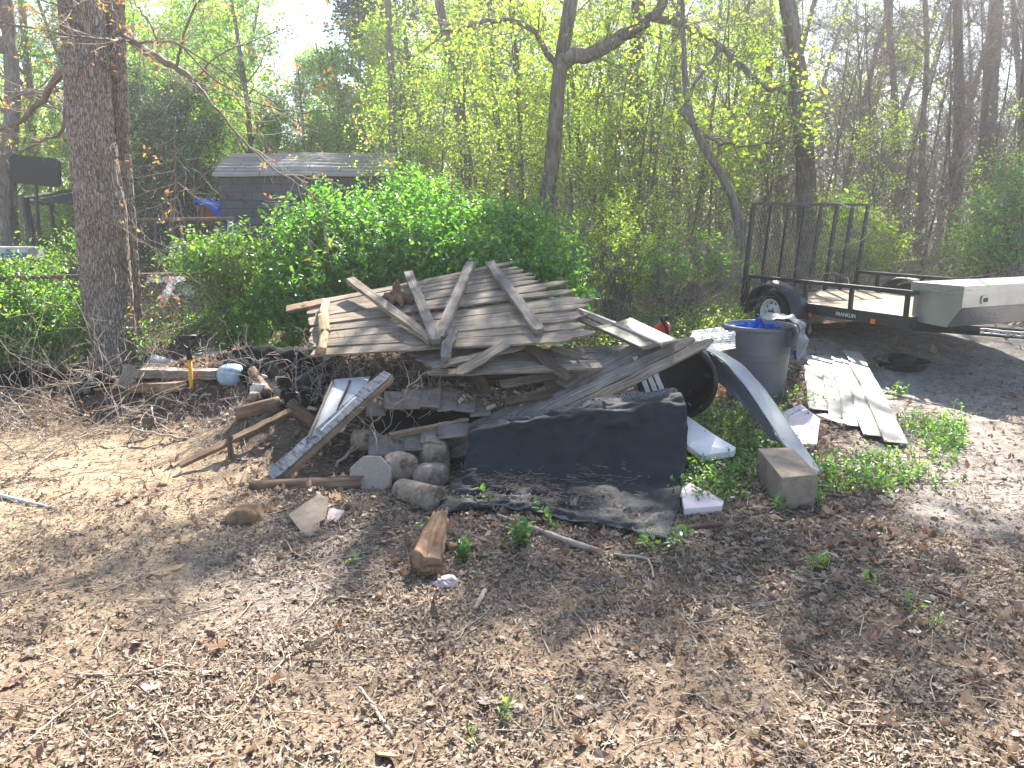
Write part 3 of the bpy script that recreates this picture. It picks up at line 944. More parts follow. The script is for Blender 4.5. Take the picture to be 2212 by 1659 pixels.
# --- tan siding on the right of the panel
def quad_sheet(name, label, cat, pts, mat, thick=.004, seg=10, ribs=0, parent=None, group=None, wob=0.0, seed=0):
    a, b, c, d = [np.array(p, float) for p in pts]     # a-b top edge, d-c bottom edge
    rows = []
    nv = 8
    for i in range(nv):
        f = i / (nv - 1)
        rows.append([a * (1 - f) + d * f, (a + b) / 2 * (1 - f) + (c + d) / 2 * f, b * (1 - f) + c * f])
    o = sheet(name, rows, mat, parent, nu=seg, thick=thick, wob=wob, seed=seed, us=np.linalg.norm(b - a), vs_=np.linalg.norm(d - a))
    if parent is None:
        setloc(o, (a + b + c + d) / 4)
        tag(o, label, cat, group)
    return o
sid = thing('metal_siding', 'tan metal siding strip with a raised seam leaning between pickets and boards', 'siding', P(1370, 718, 5.4))
for j, (u0, v0, u1, v1, w_, off, mt) in enumerate([(1150, 640, 1392, 752, .05, 0, 'siding_tan'), (1172, 641, 1405, 738, .045, .01, 'siding_tan'), (1182, 640, 1330, 698, .02, .03, 'siding')]):
    mb = MB(); board(mb, P(u0, v0, 6.15), P(u1, v1, 5.15 + off), w_, .012, nrm(np.array([.1, -.75, .6])), seg=8, seed=140 + j, rough=.001)
    mb.build('channel', M[mt], sid)
quad_sheet('panel', '', '', [P(1286, 706, 5.42), P(1326, 698, 5.52), P(1432, 744, 5.05), P(1392, 756, 5.0)], M['siding_tan'], parent=sid, thick=.006)
quad_sheet('panel', '', '', [P(1322, 700, 5.50), P(1362, 687, 5.62), P(1470, 737, 5.15), P(1428, 747, 5.05)], M['siding_tan'], parent=sid, thick=.006)
mb = MB(); board(mb, P(1324, 698, 5.49), P(1430, 744, 5.03), .016, .014, (0, -.5, .8), seg=6); mb.build('seam', M['siding'], sid)

# orange plastic
o = MB()
cc = P(1428, 712, 6.0)
for k in range(6):
    a0 = rp.uniform(0, 6.28)
    o.tube(resample([cc + np.array([-.07 + .02 * k, 0, -.08]), cc + np.array([-.06 + .022 * k, .02 * math.sin(a0), 0]), cc + np.array([-.03 + .018 * k, .02 * math.cos(a0), .075 - .012 * abs(k - 3)])], 7), [.02, .03, .028, .022, .02, .016, .008], 8)
ot = thing('plastic_toy', 'crumpled bright orange plastic piece with a black band behind the tan siding', 'plastic', cc)
o.build('body', M['orange'], ot, True)
mb = MB(); mb.tube(resample([cc + np.array([.0, -.03, .09]), cc + np.array([.04, -.045, .02]), cc + np.array([.05, -.03, -.06])], 7), .014, 8); mb.tube([cc + np.array([-.01, 0, .075]), cc + np.array([.05, 0, .10])], .022, 8)
mb.build('band', M['black_plastic'], ot, True)

# --- dark plank bed and timbers inside the heap
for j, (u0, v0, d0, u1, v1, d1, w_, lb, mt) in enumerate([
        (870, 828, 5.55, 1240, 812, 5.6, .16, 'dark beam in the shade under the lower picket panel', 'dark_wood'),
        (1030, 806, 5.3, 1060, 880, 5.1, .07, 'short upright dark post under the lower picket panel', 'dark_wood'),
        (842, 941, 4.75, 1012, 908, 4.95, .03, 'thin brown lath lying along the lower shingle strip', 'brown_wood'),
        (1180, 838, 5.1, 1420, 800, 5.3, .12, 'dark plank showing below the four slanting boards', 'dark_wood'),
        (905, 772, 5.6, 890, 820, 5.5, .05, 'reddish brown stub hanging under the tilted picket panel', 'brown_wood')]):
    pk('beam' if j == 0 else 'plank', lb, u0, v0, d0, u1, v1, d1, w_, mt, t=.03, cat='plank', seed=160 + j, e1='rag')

for j, (u0, v0, d0, u1, v1, d1, w_, lb, mt) in enumerate([
        (1205, 800, 5.25, 1400, 775, 5.35, .09, 'broken grey picket between the dark rail and the slanting boards', 'grey_wood'),
        (1250, 815, 5.2, 1330, 760, 5.4, .07, 'short splintered board end above the slanting boards', 'brown_wood'),
        (1080, 830, 5.2, 1195, 812, 5.25, .08, 'grey picket scrap in the shade under the rounded pickets', 'grey_wood'),
        (960, 838, 5.25, 1010, 858, 5.1, .05, 'orange splintered wood scrap on the crumbs under the panel', 'rot'),
        (1270, 772, 5.3, 1190, 752, 5.4, .06, 'split pale picket tip beside the dark rotten rail', 'picket'),
        (1090, 868, 4.98, 1190, 850, 5.05, .08, 'dark rotten board at the top end of the mat', 'dark_wood')]):
    pk('broken_board', lb, u0, v0, d0, u1, v1, d1, w_, mt, t=.016, cat='board', seed=400 + j, e0='rag', e1='rag')

# shingled siding, two curved strips
for j, (label, row) in enumerate([
        ('curved strip of weathered shingles under the picket panel', [(790, 862, 5.0, 832, 898), (828, 852, 5.0, 872, 886), (866, 846, 5.02, 908, 882), (905, 844, 5.04, 950, 882), (944, 848, 5.05, 990, 886), (982, 855, 5.05, 1025, 891), (1015, 862, 5.05, 1060, 898)]),
        ('lower curved strip of brown shingles beside the blackened mat', [(795, 945, 4.72, 850, 985), (838, 944, 4.74, 885, 983), (872, 936, 4.76, 915, 972), (908, 928, 4.78, 955, 960), (945, 918, 4.8, 1012, 944)])]):
    st_ = thing('shingle_strip', label, 'shingles', P(row[2][0], row[2][1], row[2][2]))
    for k, (u0, v0, d0, u1, v1) in enumerate(row):
        quad_sheet('shingle', '', '', [P(u0 + 2, v0 - 6, d0 + .10), P(u1 + 6, v0 - 4, d0 + .11), P(u1, v1, d0 - .06 - .008 * k), P(u0, v1 - (3 if k % 2 else -3), d0 - .06 - .008 * k)], M['shingle_dark'], thick=.008, parent=st_, seed=k, seg=6, wob=.006)
quad_sheet('shade_sheet', 'black sheet added for the shade in the gap below the curved shingles', 'shade filler', [P(800, 880, 5.12), P(1065, 884, 5.15), P(1030, 925, 4.95), P(812, 940, 4.9)], M['fabric'], thick=.004, wob=.02, seed=4)  # black sheet fills a gap that holds only shadow

# white panelled board behind the blue-grey plank
wp = thing('panelled_board', 'dirty white panelled board leaning behind the peeling blue-grey plank', 'board', P(715, 890, 4.95))
quad_sheet('board', '', '', [P(722, 822, 5.2), P(800, 815, 5.25), P(742, 930, 4.72), P(668, 945, 4.65)], M['white_plastic'], thick=.02, parent=wp, seg=6)
mb = MB(); board(mb, P(719, 824, 5.17), P(667, 946, 4.62), .012, .02, (-.3, -.7, .5)); mb.build('edge_strip', M['grey_wood'], wp)
mb = MB(); board(mb, P(757, 822, 5.17), P(706, 938, 4.66), .010, .016, (-.3, -.7, .5)); mb.build('seam', M['dark_wood'], wp)
# peeling plank with brown underside
g0 = G(575, 1042) + np.array([0, 0, .03])
bp_ = thing('peeling_plank', 'thick plank with peeling silvery blue paint leaning from the ground onto the heap', 'plank', g0)
upv = nrm(np.array([-.45, -.55, .72]))
mb = MB(); board(mb, g0 + np.array([.03, 0, .01]), P(838, 806, 4.95) , .125, .012, upv, e0='rag', e1='rag', seg=22, rough=.0015, seed=3, w1=.10); mb.build('painted_face', M['birch'], bp_)
mb = MB(); board(mb, g0 + np.array([.045, .0, .01]) - upv * .027, P(840, 806, 4.95) - upv * .027, .12, .040, upv, e0='rag', e1='rag', seg=16, rough=.0015, seed=4, w1=.095); mb.build('core', M['brown_wood'], bp_)
mb = MB(); board(mb, P(700, 935, 4.55) + upv * .03, P(772, 862, 4.72) + upv * .02, .012, .006, upv, seg=6); mb.build('batten', M['white_paint'], bp_)

# --- dimpled black rubber mat
rows = [
    [(1022, 917, 4.86), (1100, 903, 4.86), (1200, 882, 4.86), (1300, 861, 4.88), (1400, 847, 4.90), (1455, 843, 4.92)],
    [(1017, 924, 4.74), (1100, 911, 4.74), (1200, 893, 4.74), (1300, 875, 4.75), (1400, 862, 4.77), (1472, 850, 4.79)],
    [(1012, 932, 4.63), (1100, 919, 4.63), (1200, 903, 4.64), (1300, 888, 4.65), (1400, 880, 4.66), (1484, 874, 4.67)],
    [(1011, 960, 4.58), (1100, 952, 4.58), (1200, 940, 4.59), (1300, 930, 4.60), (1400, 925, 4.60), (1485, 925, 4.60)],
    [(1003, 1003, 4.48), (1100, 1000, 4.48), (1200, 995, 4.50), (1300, 990, 4.50), (1400, 992, 4.48), (1482, 995, 4.46)],
    [(980, 1045, 4.36), (1080, 1046, 4.34), (1200, 1048, 4.33), (1300, 1050, 4.32), (1400, 1056, 4.30), (1474, 1052, 4.30)],
    [(960, 1075, 4.24), (1050, 1068, 4.24), (1170, 1078, 4.18), (1290, 1092, 4.13), (1390, 1102, 4.10), (1468, 1095, 4.14)],
    [(945, 1098, 4.14), (1010, 1075, 4.18), (1110, 1083, 4.10), (1230, 1105, 4.02), (1350, 1125, 3.97), (1456, 1125, 4.0)],
    [(930, 1128, 4.02), (990, 1096, 4.10), (1080, 1090, 4.05), (1210, 1118, 3.95), (1340, 1140, 3.88), (1441, 1163, 3.84)]]
def PG(u, v, d, lift=.035):
    p = P(u, v, d)
    if p[2] < float(gh(p[0], p[1])) + lift:
        r = ray(u, v); o = np.array([0, 0, CAMZ]); t = np.linspace(1.0, 8, 1500)
        q = o + r[None] * t[:, None]; k = int(np.argmax(q[:, 2] < gh(q[:, 0], q[:, 1]) + lift)); p = q[k]
    return p
W = [[PG(*p) for p in r] for r in rows]
o = sheet('rubber_mat', W, M['rubber_mat'], nu=70, nv=80, thick=.008, wob=.034, seed=3, us=1.25, vs_=1.15)
setloc(o, P(1230, 1050, 4.4)); tag(o, 'large black dimpled rubber mat draped over the front of the heap', 'rubber mat')

# debris lying on the mat
Wm = np.array([resample(r, 40) for r in W])
def on_mat(s, t):
    i = min(int(t * 8), 7); f = t * 8 - i
    j = int(s * 39)
    return Wm[i, j] * (1 - f) + Wm[min(i + 1, 8), j] * f
n = 300
S = rp.beta(2.2, 2.4, n) * .85; T = np.clip(.60 + .035 * rp.randn(n) + .17 * rp.rand(n) * (S > .4) * (S < .72) + .05 * S - .12 * rp.rand(n) * (S > .5) * (S < .75), .5, .97)
Q = np.array([on_mat(a, b) for a, b in zip(S, T)]) + np.array([0, -.012, .016])
a = rp.uniform(-.6, .6, n)
pt = grow(rp, Q, np.stack([np.cos(a), -.25 + np.sin(a) * .3, -.15 + 0 * a], 1), rp.uniform(.02, .10, n), 4, .2, 0)
V, Fq, _ = tubes(pt, np.full((n, 4), .0013), 3)
M['twig_debris'] = M['pale_twig']
k2 = 420
S = np.clip(.42 + .2 * rp.randn(k2), .05, .9); T = np.clip(.72 + .08 * rp.randn(k2), .55, .95)
Q = np.array([on_mat(a, b) for a, b in zip(S, T)]) + np.array([0, -.010, .012])
V2, F2 = scatter(CHIP[0], CHIP[1], Q, rotm(rp, k2, .4), rp.uniform(.008, .024, k2))
V, Fs = join([(V, Fq), (V2, F2)])
tag(mk('twig_debris', V, Fs, M['litter']), 'broken twigs and leaf crumbs caught on the black mat', 'debris', kind='stuff')

# --- black drum lying on its side, open end to the camera
cD = P(1462, 824, 5.35); ax = nrm(np.array([.30, 1.0, .02]))
sD = nrm(np.cross(ax, [0, 0, 1])); uD = np.cross(sD, ax)
def lathe(mb, c, ax, s, u, prof, sides=40):
    V, uv = [], []
    for r_, h_ in prof:
        for k in range(sides):
            a = k * 2 * math.pi / sides
            V.append(c + ax * h_ + (s * math.cos(a) + u * math.sin(a)) * r_); uv.append((h_, a))
    m = len(prof)
    Fq = [[i * sides + k, i * sides + (k + 1) % sides, (i + 1) * sides + (k + 1) % sides, (i + 1) * sides + k] for i in range(m - 1) for k in range(sides)]
    return mb.add(V, Fq, uv)
dr_ = thing('plastic_drum', 'black plastic drum lying on its side with its open end forward, behind the slanting boards', 'drum', cD)
mb = MB(); lathe(mb, cD, ax, sD, uD, [(.0, .48), (.20, .48), (.235, .44), (.245, .2), (.247, .05), (.252, .02), (.262, .02), (.264, 0), (.258, -.012), (.25, .0), (.24, .03), (.236, .2), (.224, .43), (.19, .465), (0, .465)])
mb.build('shell', M['black_plastic'], dr_, True)
mb = MB(); lathe(mb, cD, ax, sD, uD, [(.262, -.02), (.28, -.018), (.285, 0), (.28, .02), (.262, .022)]); mb.build('rim', M['black_plastic'], dr_, True)
mb = MB(); lathe(mb, cD, ax, sD, uD, [(.246, .14), (.256, .145), (.256, .16), (.246, .165)]); mb.build('hoop', M['black_plastic'], dr_, True)

# pale slats behind the mat
for j in range(3):
    pk('slat', ('left', 'middle', 'right')[j] + ' one of three narrow white slats standing between the mat and the drum', 1372 + 15 * j, 770 + 2 * j, 5.18, 1404 + 15 * j, 858 - 4 * j, 5.05, .034, 'white_plastic', t=.008, cat='slat', group='white slats behind the mat', up=(.2, -1, .2), rough=.0008)

# lattice lying behind
lt = thing('lattice_panel', 'white lattice panel lying flat between the orange plastic and the grey bin', 'lattice', P(1530, 742, 6.1))
lo = P(1488, 764, 6.0); lu = P(1575, 752, 6.05) - lo; lv = P(1500, 716, 6.9) - lo
for k in range(10):
    f = k / 9
    mb = MB(); board(mb, lo + lv * f, lo + lv * f + lu * 1.15, .03, .005, (0, -.3, 1), seg=3); mb.build('slat', M['white_plastic'], lt)
for k in range(5):
    f = k / 4
    mb = MB(); board(mb, lo + lu * f * 1.1 + np.array([0, 0, .006]), lo + lu * f * 1.1 + lv + np.array([0, 0, .006]), .03, .005, (0, -.3, 1), seg=3); mb.build('slat', M['white_plastic'], lt)

# curved grey sheet arching to the block
near = [P(1505, 753, 5.75), P(1530, 757, 5.7), P(1566, 783, 5.55), P(1608, 831, 5.3), P(1650, 893, 5.05), P(1690, 958, 4.8), P(1727, 998, 4.62), P(1764, 1026, 4.5)]
farr = [P(1520, 748, 5.95), P(1556, 757, 5.9), P(1607, 790, 5.7), P(1650, 838, 5.45), P(1690, 895, 5.18), P(1727, 950, 4.9), P(1753, 988, 4.70), P(1775, 1022, 4.54)]
o = sheet('plastic_strip', [near, farr], M['strip'], nu=44, nv=8, thick=.006, wob=.004, us=2, vs_=.2)
setloc(o, P(1650, 880, 5.1)); tag(o, 'long pale grey plastic strip arching down onto the concrete block', 'plastic strip')
low_ = [p * np.array([1, 1, .62]) + np.array([-.02, .07, .05]) for p in near[1:6]]
o = sheet('shade_panel', [[p + np.array([.01, .05, -.02]) for p in near[1:6]], [(p * .55 + q * .45) + np.array([-.02, .16, 0]) for p, q in zip(near[1:6], low_)], low_], M['grey_plastic'], nu=30, nv=12, thick=.006)
setloc(o, P(1600, 900, 5.4)); tag(o, 'added grey curved sheet standing in for the bin side and shade below the arching strip', 'filler panel')  # added panel, its grey stands for the bin behind and the shade there

# --- stones and concrete
def octagon(name, label, cat, c, nrm_, r, t, mat):
    n_ = nrm(np.array(nrm_, float)); s = nrm(np.cross(n_, [0, 0, 1])); u = np.cross(s, n_)
    prof = [(0, 0), (r * .94, 0), (r, -.008), (r, -t), (0, -t)]
    mb = MB(); V, uv = [], []
    for rr_, h_ in prof:
        for k in range(8):
            a = (k + .5) * math.pi / 4
            V.append(c + n_ * h_ + (s * math.cos(a) + u * math.sin(a)) * rr_); uv.append((a, h_))
    Fq = [[i * 8 + k, (i + 1) * 8 + k, (i + 1) * 8 + (k + 1) % 8, i * 8 + (k + 1) % 8] for i in range(4) for k in range(8)]
    mb.add(V, Fq, uv); o = mb.build(name, mat); setloc(o, c); return tag(o, label, cat)
octagon('paving_stone', 'octagonal grey paving stone leaning upright between log and concrete core', 'paving stone', P(799, 1028, 4.42), (-.05, -.8, .55), .139, .045, M['paver'])
rock('concrete_chunk', 'rough broken concrete chunk behind the octagonal stone', 'concrete', P(866, 1006, 4.55), (.105, .08, .08), M['concrete'], 3, .3, .3)
rock('boulder', 'tall rounded stone leaning against the left edge of the mat', 'boulder', P(938, 988, 4.75), (.10, .09, .13), M['concrete'], 5, .2, .22)
rock('boulder', 'lower rounded stone in front of the tall one at the mat edge', 'boulder', P(930, 1030, 4.52), (.11, .09, .085), M['concrete'], 8, .2, .16)
rock('boulder', 'half hidden stone under the lower left edge of the mat', 'boulder', P(1012, 1120, 4.22), (.12, .09, .06), M['concrete'], 9, .2, .14)
rock('stone_slab', 'brown stone in the hollow behind the peeling plank', 'stone', P(790, 950, 4.9), (.10, .08, .07), M['concrete'], 15, .2, .14)
mb = MB(); log(mb, P(868, 1062, 4.3), P(944, 1082, 4.08), .078, .080, 6, rings=10, sides=28, lump=.05)
o = mb.build('concrete_cylinder', M['concrete'], None, True); setloc(o, P(900, 1065, 4.2)); tag(o, 'grey concrete cylinder lying on its side in front of the stones', 'concrete')
mb = MB(); log(mb, P(545, 1057, 4.40), P(778, 1048, 4.42), .052, .058, 11, rings=22, sides=24, lump=.16, ragged=(.01, .03))
o = mb.build('timber_log', M['log_bark'], None, True); setloc(o, P(660, 1055, 4.4)); tag(o, 'dark weathered round timber lying left of the octagonal stone', 'log')
mb = MB(); log(mb, G(916, 1256) + np.array([0, .03, .055]), G(950, 1140) + np.array([0, 0, .05]), .066, .042, 17, rings=40, sides=34, lump=.5, ragged=(.012, .06))
o = mb.build('rotten_log', M['rot'], None, True); setloc(o, G(930, 1200)); tag(o, 'rotten orange log pointing at the camera in front of the mat', 'log')
mb = MB(); log(mb, G(968, 1192) + np.array([0, 0, .02]), G(1020, 1186) + np.array([0, 0, .02]), .032, .016, 19, rings=10, sides=14, lump=.5, ragged=(.02, .04), flat=.6)
o = mb.build('bark_slab', M['rot'], None, True); setloc(o, G(990, 1190)); tag(o, 'splintered orange wood slab right of the rotten log', 'wood fragment')
rock('foam_chunk', 'small pale pink lump beside the near end of the rotten log', 'foam chunk', G(966, 1268) + np.array([0, 0, .02]), (.038, .028, .024), M['pink_rock'], 4, .5, 1.0, 4)
rock('soil_clod', 'ochre clod of sandy soil below the left end of the dark timber', 'clod', G(522, 1128) + np.array([0, .03, .0]), (.10, .085, .075), M['soil_clod'], 14, 0, .55)
rock('soil_clod', 'small flat tan soil lump in the leaves left of the paving stone', 'clod', G(596, 1104) + np.array([0, .0, .0]), (.04, .04, .02), M['soil_clod'], 24, 0, .25, 3)

def shard(name, label, cat, px, lift, t, mat, tilt=None):
    pts = [G(u, v) for u, v in px]
    c = sum(pts) / len(pts)
    pts = [np.array([p[0], p[1], c[2] + lift + (p[1] - c[1]) * (tilt or 0)]) for p in pts]
    n = len(pts)
    top = pts; bot = [p - np.array([0, 0, t]) for p in pts]
    mb = MB(); mb.add(top + bot, [list(range(n)), list(range(2 * n - 1, n - 1, -1))] + [[i, n + i, n + (i + 1) % n, (i + 1) % n] for i in range(n)][0:], [(p[0], p[1]) for p in top + bot])
    o = mb.build(name, mat); setloc(o, c); return tag(o, label, cat)
shard('tile_shard', 'pale flat broken tile shaped like a heart lying in the leaves', 'tile', [(624, 1132), (690, 1101), (712, 1108), (704, 1135), (692, 1140), (684, 1171), (650, 1152)], .045, .008, M['block'], .25)
shard('tile_shard', 'brownish pink shard tucked behind the pale heart shaped tile', 'tile', [(712, 1108), (745, 1112), (728, 1130), (705, 1132)], .02, .008, M['pink_rock'], .1)
shard('wood_chip', 'flat pale splinter lying on the sandy dirt at left', 'wood chip', [(322, 1243), (352, 1229), (400, 1222), (392, 1232), (350, 1249)], .012, .01, M['ply'])
shard('bark_chip', 'orange bark chip on the dirt in the left foreground', 'bark chip', [(425, 1392), (440, 1384), (478, 1406), (472, 1416), (455, 1413)], .014, .014, M['rot'])
shard('bark_chip', 'small dark bark flake standing below the pink lump', 'bark chip', [(929, 1340), (936, 1326), (953, 1352), (948, 1368)], .02, .006, M['dark_wood'], .9)
shard('curled_bark', 'curled tan piece of bark in the centre foreground', 'bark chip', [(803, 1622), (815, 1615), (845, 1640), (864, 1655), (850, 1658), (818, 1645)], .02, .006, M['ply'], -.5)
# branch pieces on the ground
def stick(name, label, cat, pts, rad, mat='pale_twig', lift=.01, forks=()):
    q = [G(u, v) + np.array([0, 0, lift + (r if not np.isscalar(r) else r)]) for (u, v), r in zip(pts, np.broadcast_to(rad, len(pts)))]
    p = resample(q, 6 * len(q)) + rp.randn(6 * len(q), 3) * .0012
    rr_ = np.interp(np.linspace(0, 1, len(p)), np.linspace(0, 1, len(pts)), np.broadcast_to(rad, len(pts)))
    mb = MB(); mb.tube(p, rr_ * (1 + .08 * rp.randn(len(p))), 8)
    for fpts, fr in forks:
        q2 = resample([G(u, v) + np.array([0, 0, lift]) for u, v in fpts], 12)
        mb.tube(q2, np.linspace(fr, fr * .4, 12), 6)
    o = mb.build(name, M[mat], None, True); setloc(o, q[0]); return tag(o, label, cat)
stick('branch', 'long grey stick with a bent thin end below the mat', 'stick', [(1075, 1120), (1157, 1152), (1230, 1182), (1294, 1200)], [.010, .014, .017, .014])
stick('branch', 'thin bent twig continuing right from the grey stick', 'stick', [(1290, 1196), (1340, 1206), (1398, 1213), (1408, 1232), (1411, 1255)], [.005, .006, .007, .006, .005])
stick('branch', 'short stubby grey stick right of the pink lump', 'stick', [(1048, 1282), (1038, 1303), (1025, 1326)], [.010, .011, .009])
stick('branch', 'forked pale twig in the centre foreground', 'stick', [(880, 1665 - 20), (850, 1600), (828, 1568), (805, 1535), (778, 1492)][1:], [.004, .006, .006, .005], forks=[([(828, 1568), (790, 1560), (765, 1562)], .003), ([(826, 1564), (812, 1530), (800, 1520)], .003)])
stick('branch', 'twig forking toward the left edge of the foreground', 'stick', [(150, 1462), (215, 1466), (290, 1468), (345, 1455), (372, 1440), (420, 1452)], [.003, .005, .005, .006, .005, .003], forks=[([(222, 1468), (232, 1500), (255, 1545)], .004), ([(345, 1455), (330, 1470), (318, 1482)], .003)])
stick('branch', 'pale straight twig on the dirt below the heart shaped tile', 'stick', [(585, 1460), (640, 1410), (715, 1372), (760, 1360)], [.003, .004, .004, .003])
stick('branch', 'curved brown twig lying below the end of the grey stick', 'stick', [(1495, 1290), (1503, 1310), (1500, 1330), (1490, 1345)], [.004, .005, .005, .004])
stick('pipe', 'rusty brown pipe end poking from under the mat corner', 'pipe', [(1470, 1152), (1515, 1147), (1560, 1143)], [.014, .015, .014], 'rust')
stick('plastic_strip', 'thin white plastic strip lying on sand at the left edge', 'plastic strip', [(-60, 1062), (0, 1076), (60, 1090), (123, 1102)], [.012, .013, .011, .006], 'white_plastic', .004)
stick('bark_strip', 'flat brown bark strip in leaves left of the rotten log', 'bark chip', [(730, 1302), (775, 1295), (812, 1290)], [.008, .011, .008], 'log_bark', 0)

# foams, block, plywood
def slab_px(name, label, cat, px, zs, t, mat):
    pts = [G(u, v) for u, v in px]
    pts2 = []
    for (u, v), z in zip(px, zs):
        r = ray(u, v); gz = float(gh(*G(u, v)[:2])) + z
        for _ in range(4):
            tt = (gz - CAMZ) / r[2]; p = np.array([0, 0, CAMZ]) + r * tt; gz = float(gh(p[0], p[1])) + z
        pts2.append(p)
    n = len(pts2); bot = [p - np.array([0, 0, t]) for p in pts2]
    mb = MB(); mb.add(pts2 + bot, [list(range(n)), list(range(2 * n - 1, n - 1, -1))] + [[i, n + i, n + (i + 1) % n, (i + 1) % n] for i in range(n)], [(p[0], p[1] + p[2]) for p in pts2 + bot])
    o = mb.build(name, mat); 
    bm = o.modifiers.new('b', 'BEVEL'); bm.width = min(.006, t * .2); bm.segments = 2
    setloc(o, sum(pts2) / n); return tag(o, label, cat)
slab_px('foam_board', 'large white and pink foam board wedge right of the mat', 'foam board', [(1478, 893), (1500, 908), (1545, 940), (1590, 966), (1586, 973), (1515, 984), (1484, 958)], [.24, .23, .20, .14, .13, .12, .19], .045, M['foam_white'])
slab_px('foam_board', 'smaller pink foam board on the ground by the mat lower right corner', 'foam board', [(1468, 1052), (1490, 1042), (1564, 1080), (1560, 1092), (1478, 1098)], [.07, .08, .045, .045, .05], .045, M['foam'])
slab_px('foam_board', 'greyish pink foam sheet under the weeds beside the arching strip', 'foam board', [(1655, 950), (1690, 890), (1730, 872), (1772, 905), (1765, 958), (1700, 965)], [.03, .04, .05, .05, .03, .03], .025, M['foam'])
slab_px('concrete_block', 'brown concrete block holding the foot of the arching grey strip', 'block', [(1636, 968), (1712, 966), (1768, 1024), (1690, 1032)], [.19, .19, .19, .19], .24, M['block'])
o = sheet('plywood_sheet', [[P(1100, 1085, 4.10), P(1150, 1092, 4.06), P(1210, 1112, 4.02)], [P(1098, 1120, 4.02), P(1150, 1128, 3.98), P(1205, 1122, 3.97)]], M['ply'], nu=14, nv=6, thick=.008)
setloc(o, P(1150, 1110, 4.02)); tag(o, 'curved bare plywood piece showing under the lower edge of the mat', 'plywood')
rock('brick_fragment', 'reddish brick fragment in shade left of the plywood piece', 'brick', P(1078, 1112, 4.15), (.05, .04, .035), M['orange_box'], 31, 0, .12, 3)

# --- beige siding lying on the ground at right
for j, (u0, v0, u1, v1, w_, z_, lb) in enumerate([
        (1754, 806, 1770, 893, .17, .05, 'short beige siding strip at the left of the flat siding pieces'),
        (1788, 800, 1815, 912, .17, .056, 'beige siding strip, second from the left on the ground'),
        (1812, 790, 1848, 932, .17, .062, 'beige siding strip in the middle of the flat siding pieces'),
        (1832, 792, 1890, 955, .17, .068, 'long beige siding strip, second from the right'),
        (1838, 775, 1934, 968, .16, .060, 'longest beige siding strip at the right, reaching nearest the camera')]):
    a_, b_ = G(u0, v0), G(u1, v1)
    a_ = a_ + np.array([0, 0, z_ + .02]); b_ = b_ + np.array([0, 0, z_ - .02])
    st_ = thing('siding_strip', lb, 'siding', (a_ + b_) / 2, 'beige siding strips on the ground')
    mb = MB(); board(mb, a_, b_, w_, .006, (0, -.1, 1), seg=8, rough=.003, seed=200 + j, bow=.02); mb.build('panel', M['siding'], st_)
    s_ = nrm(np.cross(b_ - a_, [0, 0, 1])) * w_ * .42
    mb = MB(); board(mb, a_ + s_ + np.array([0, 0, .008]), b_ + s_ + np.array([0, 0, .008]), .018, .009, (0, -.1, 1), seg=8, rough=.001, seed=210 + j, bow=.02); mb.build('lip', M['siding'], st_)
slab_px('wide_siding', 'wide beige siding panel lying across the upper ends of the strips', 'siding', [(1735, 748), (1790, 750), (1826, 762), (1852, 800), (1868, 836), (1835, 834), (1790, 812), (1745, 785)], [.10, .11, .11, .12, .10, .10, .10, .10], .008, M['siding'])
a_, b_ = G(1772, 905), G(1826, 925)
plank_thing('siding_offcut', 'small beige siding offcut across the lower left end of the strips', 'siding', a_ + np.array([0, 0, .04]), b_ + np.array([0, 0, .04]), .09, .006, M['siding'], up=(0, -.1, 1))

# --- grey bin with tarps
cB = G(1650, 868); cB = np.array([cB[0], cB[1] + .26, gh(cB[0], cB[1])])
bn = thing('trash_bin', 'large round grey plastic trash bin stuffed with blue tarpaulin', 'trash bin', cB)
BS = .80
Zx, Xx, Yx = np.array([0, 0, 1.]), np.array([1., 0, 0]), np.array([0, 1., 0])
mb = MB(); lathe(mb, cB, Zx, Xx, Yx, [(r_, h_ * BS) for r_, h_ in [(0, .02), (.235, .02), (.245, .0), (.25, .02), (.272, .45), (.278, .47), (.276, .49), (.300, .76), (.302, .77), (.318, .775), (.322, .79), (.320, .815), (.305, .82), (.292, .81), (.285, .6), (.24, .04), (0, .04)]], 56)
mb.build('body', M['grey_plastic'], bn, True)
for sgn in (1, -1):
    mb = MB(); q = [(.300, .70), (.345, .71), (.352, .74), (.345, .78), (.318, .79)]
    a0 = R(-32) if sgn > 0 else R(148)
    V = []; ns = 9
    for k in range(ns):
        a = a0 + R(44) * (k / (ns - 1) - .5)
        for r_, h_ in [(.296, .60), (.330, .61), (.336, .76), (.324, .80), (.30, .79)]:
            V.append(cB + np.array([r_ * math.cos(a), r_ * math.sin(a), h_ * BS]))
    Fq = [[i * 5 + j, (i + 1) * 5 + j, (i + 1) * 5 + (j + 1) % 5, i * 5 + (j + 1) % 5] for i in range(ns - 1) for j in range(5)] + [[0, 1, 2, 3, 4], [(ns - 1) * 5 + j for j in (4, 3, 2, 1, 0)]]
    mb.add(V, Fq); mb.build('handle', M['grey_plastic'], bn)
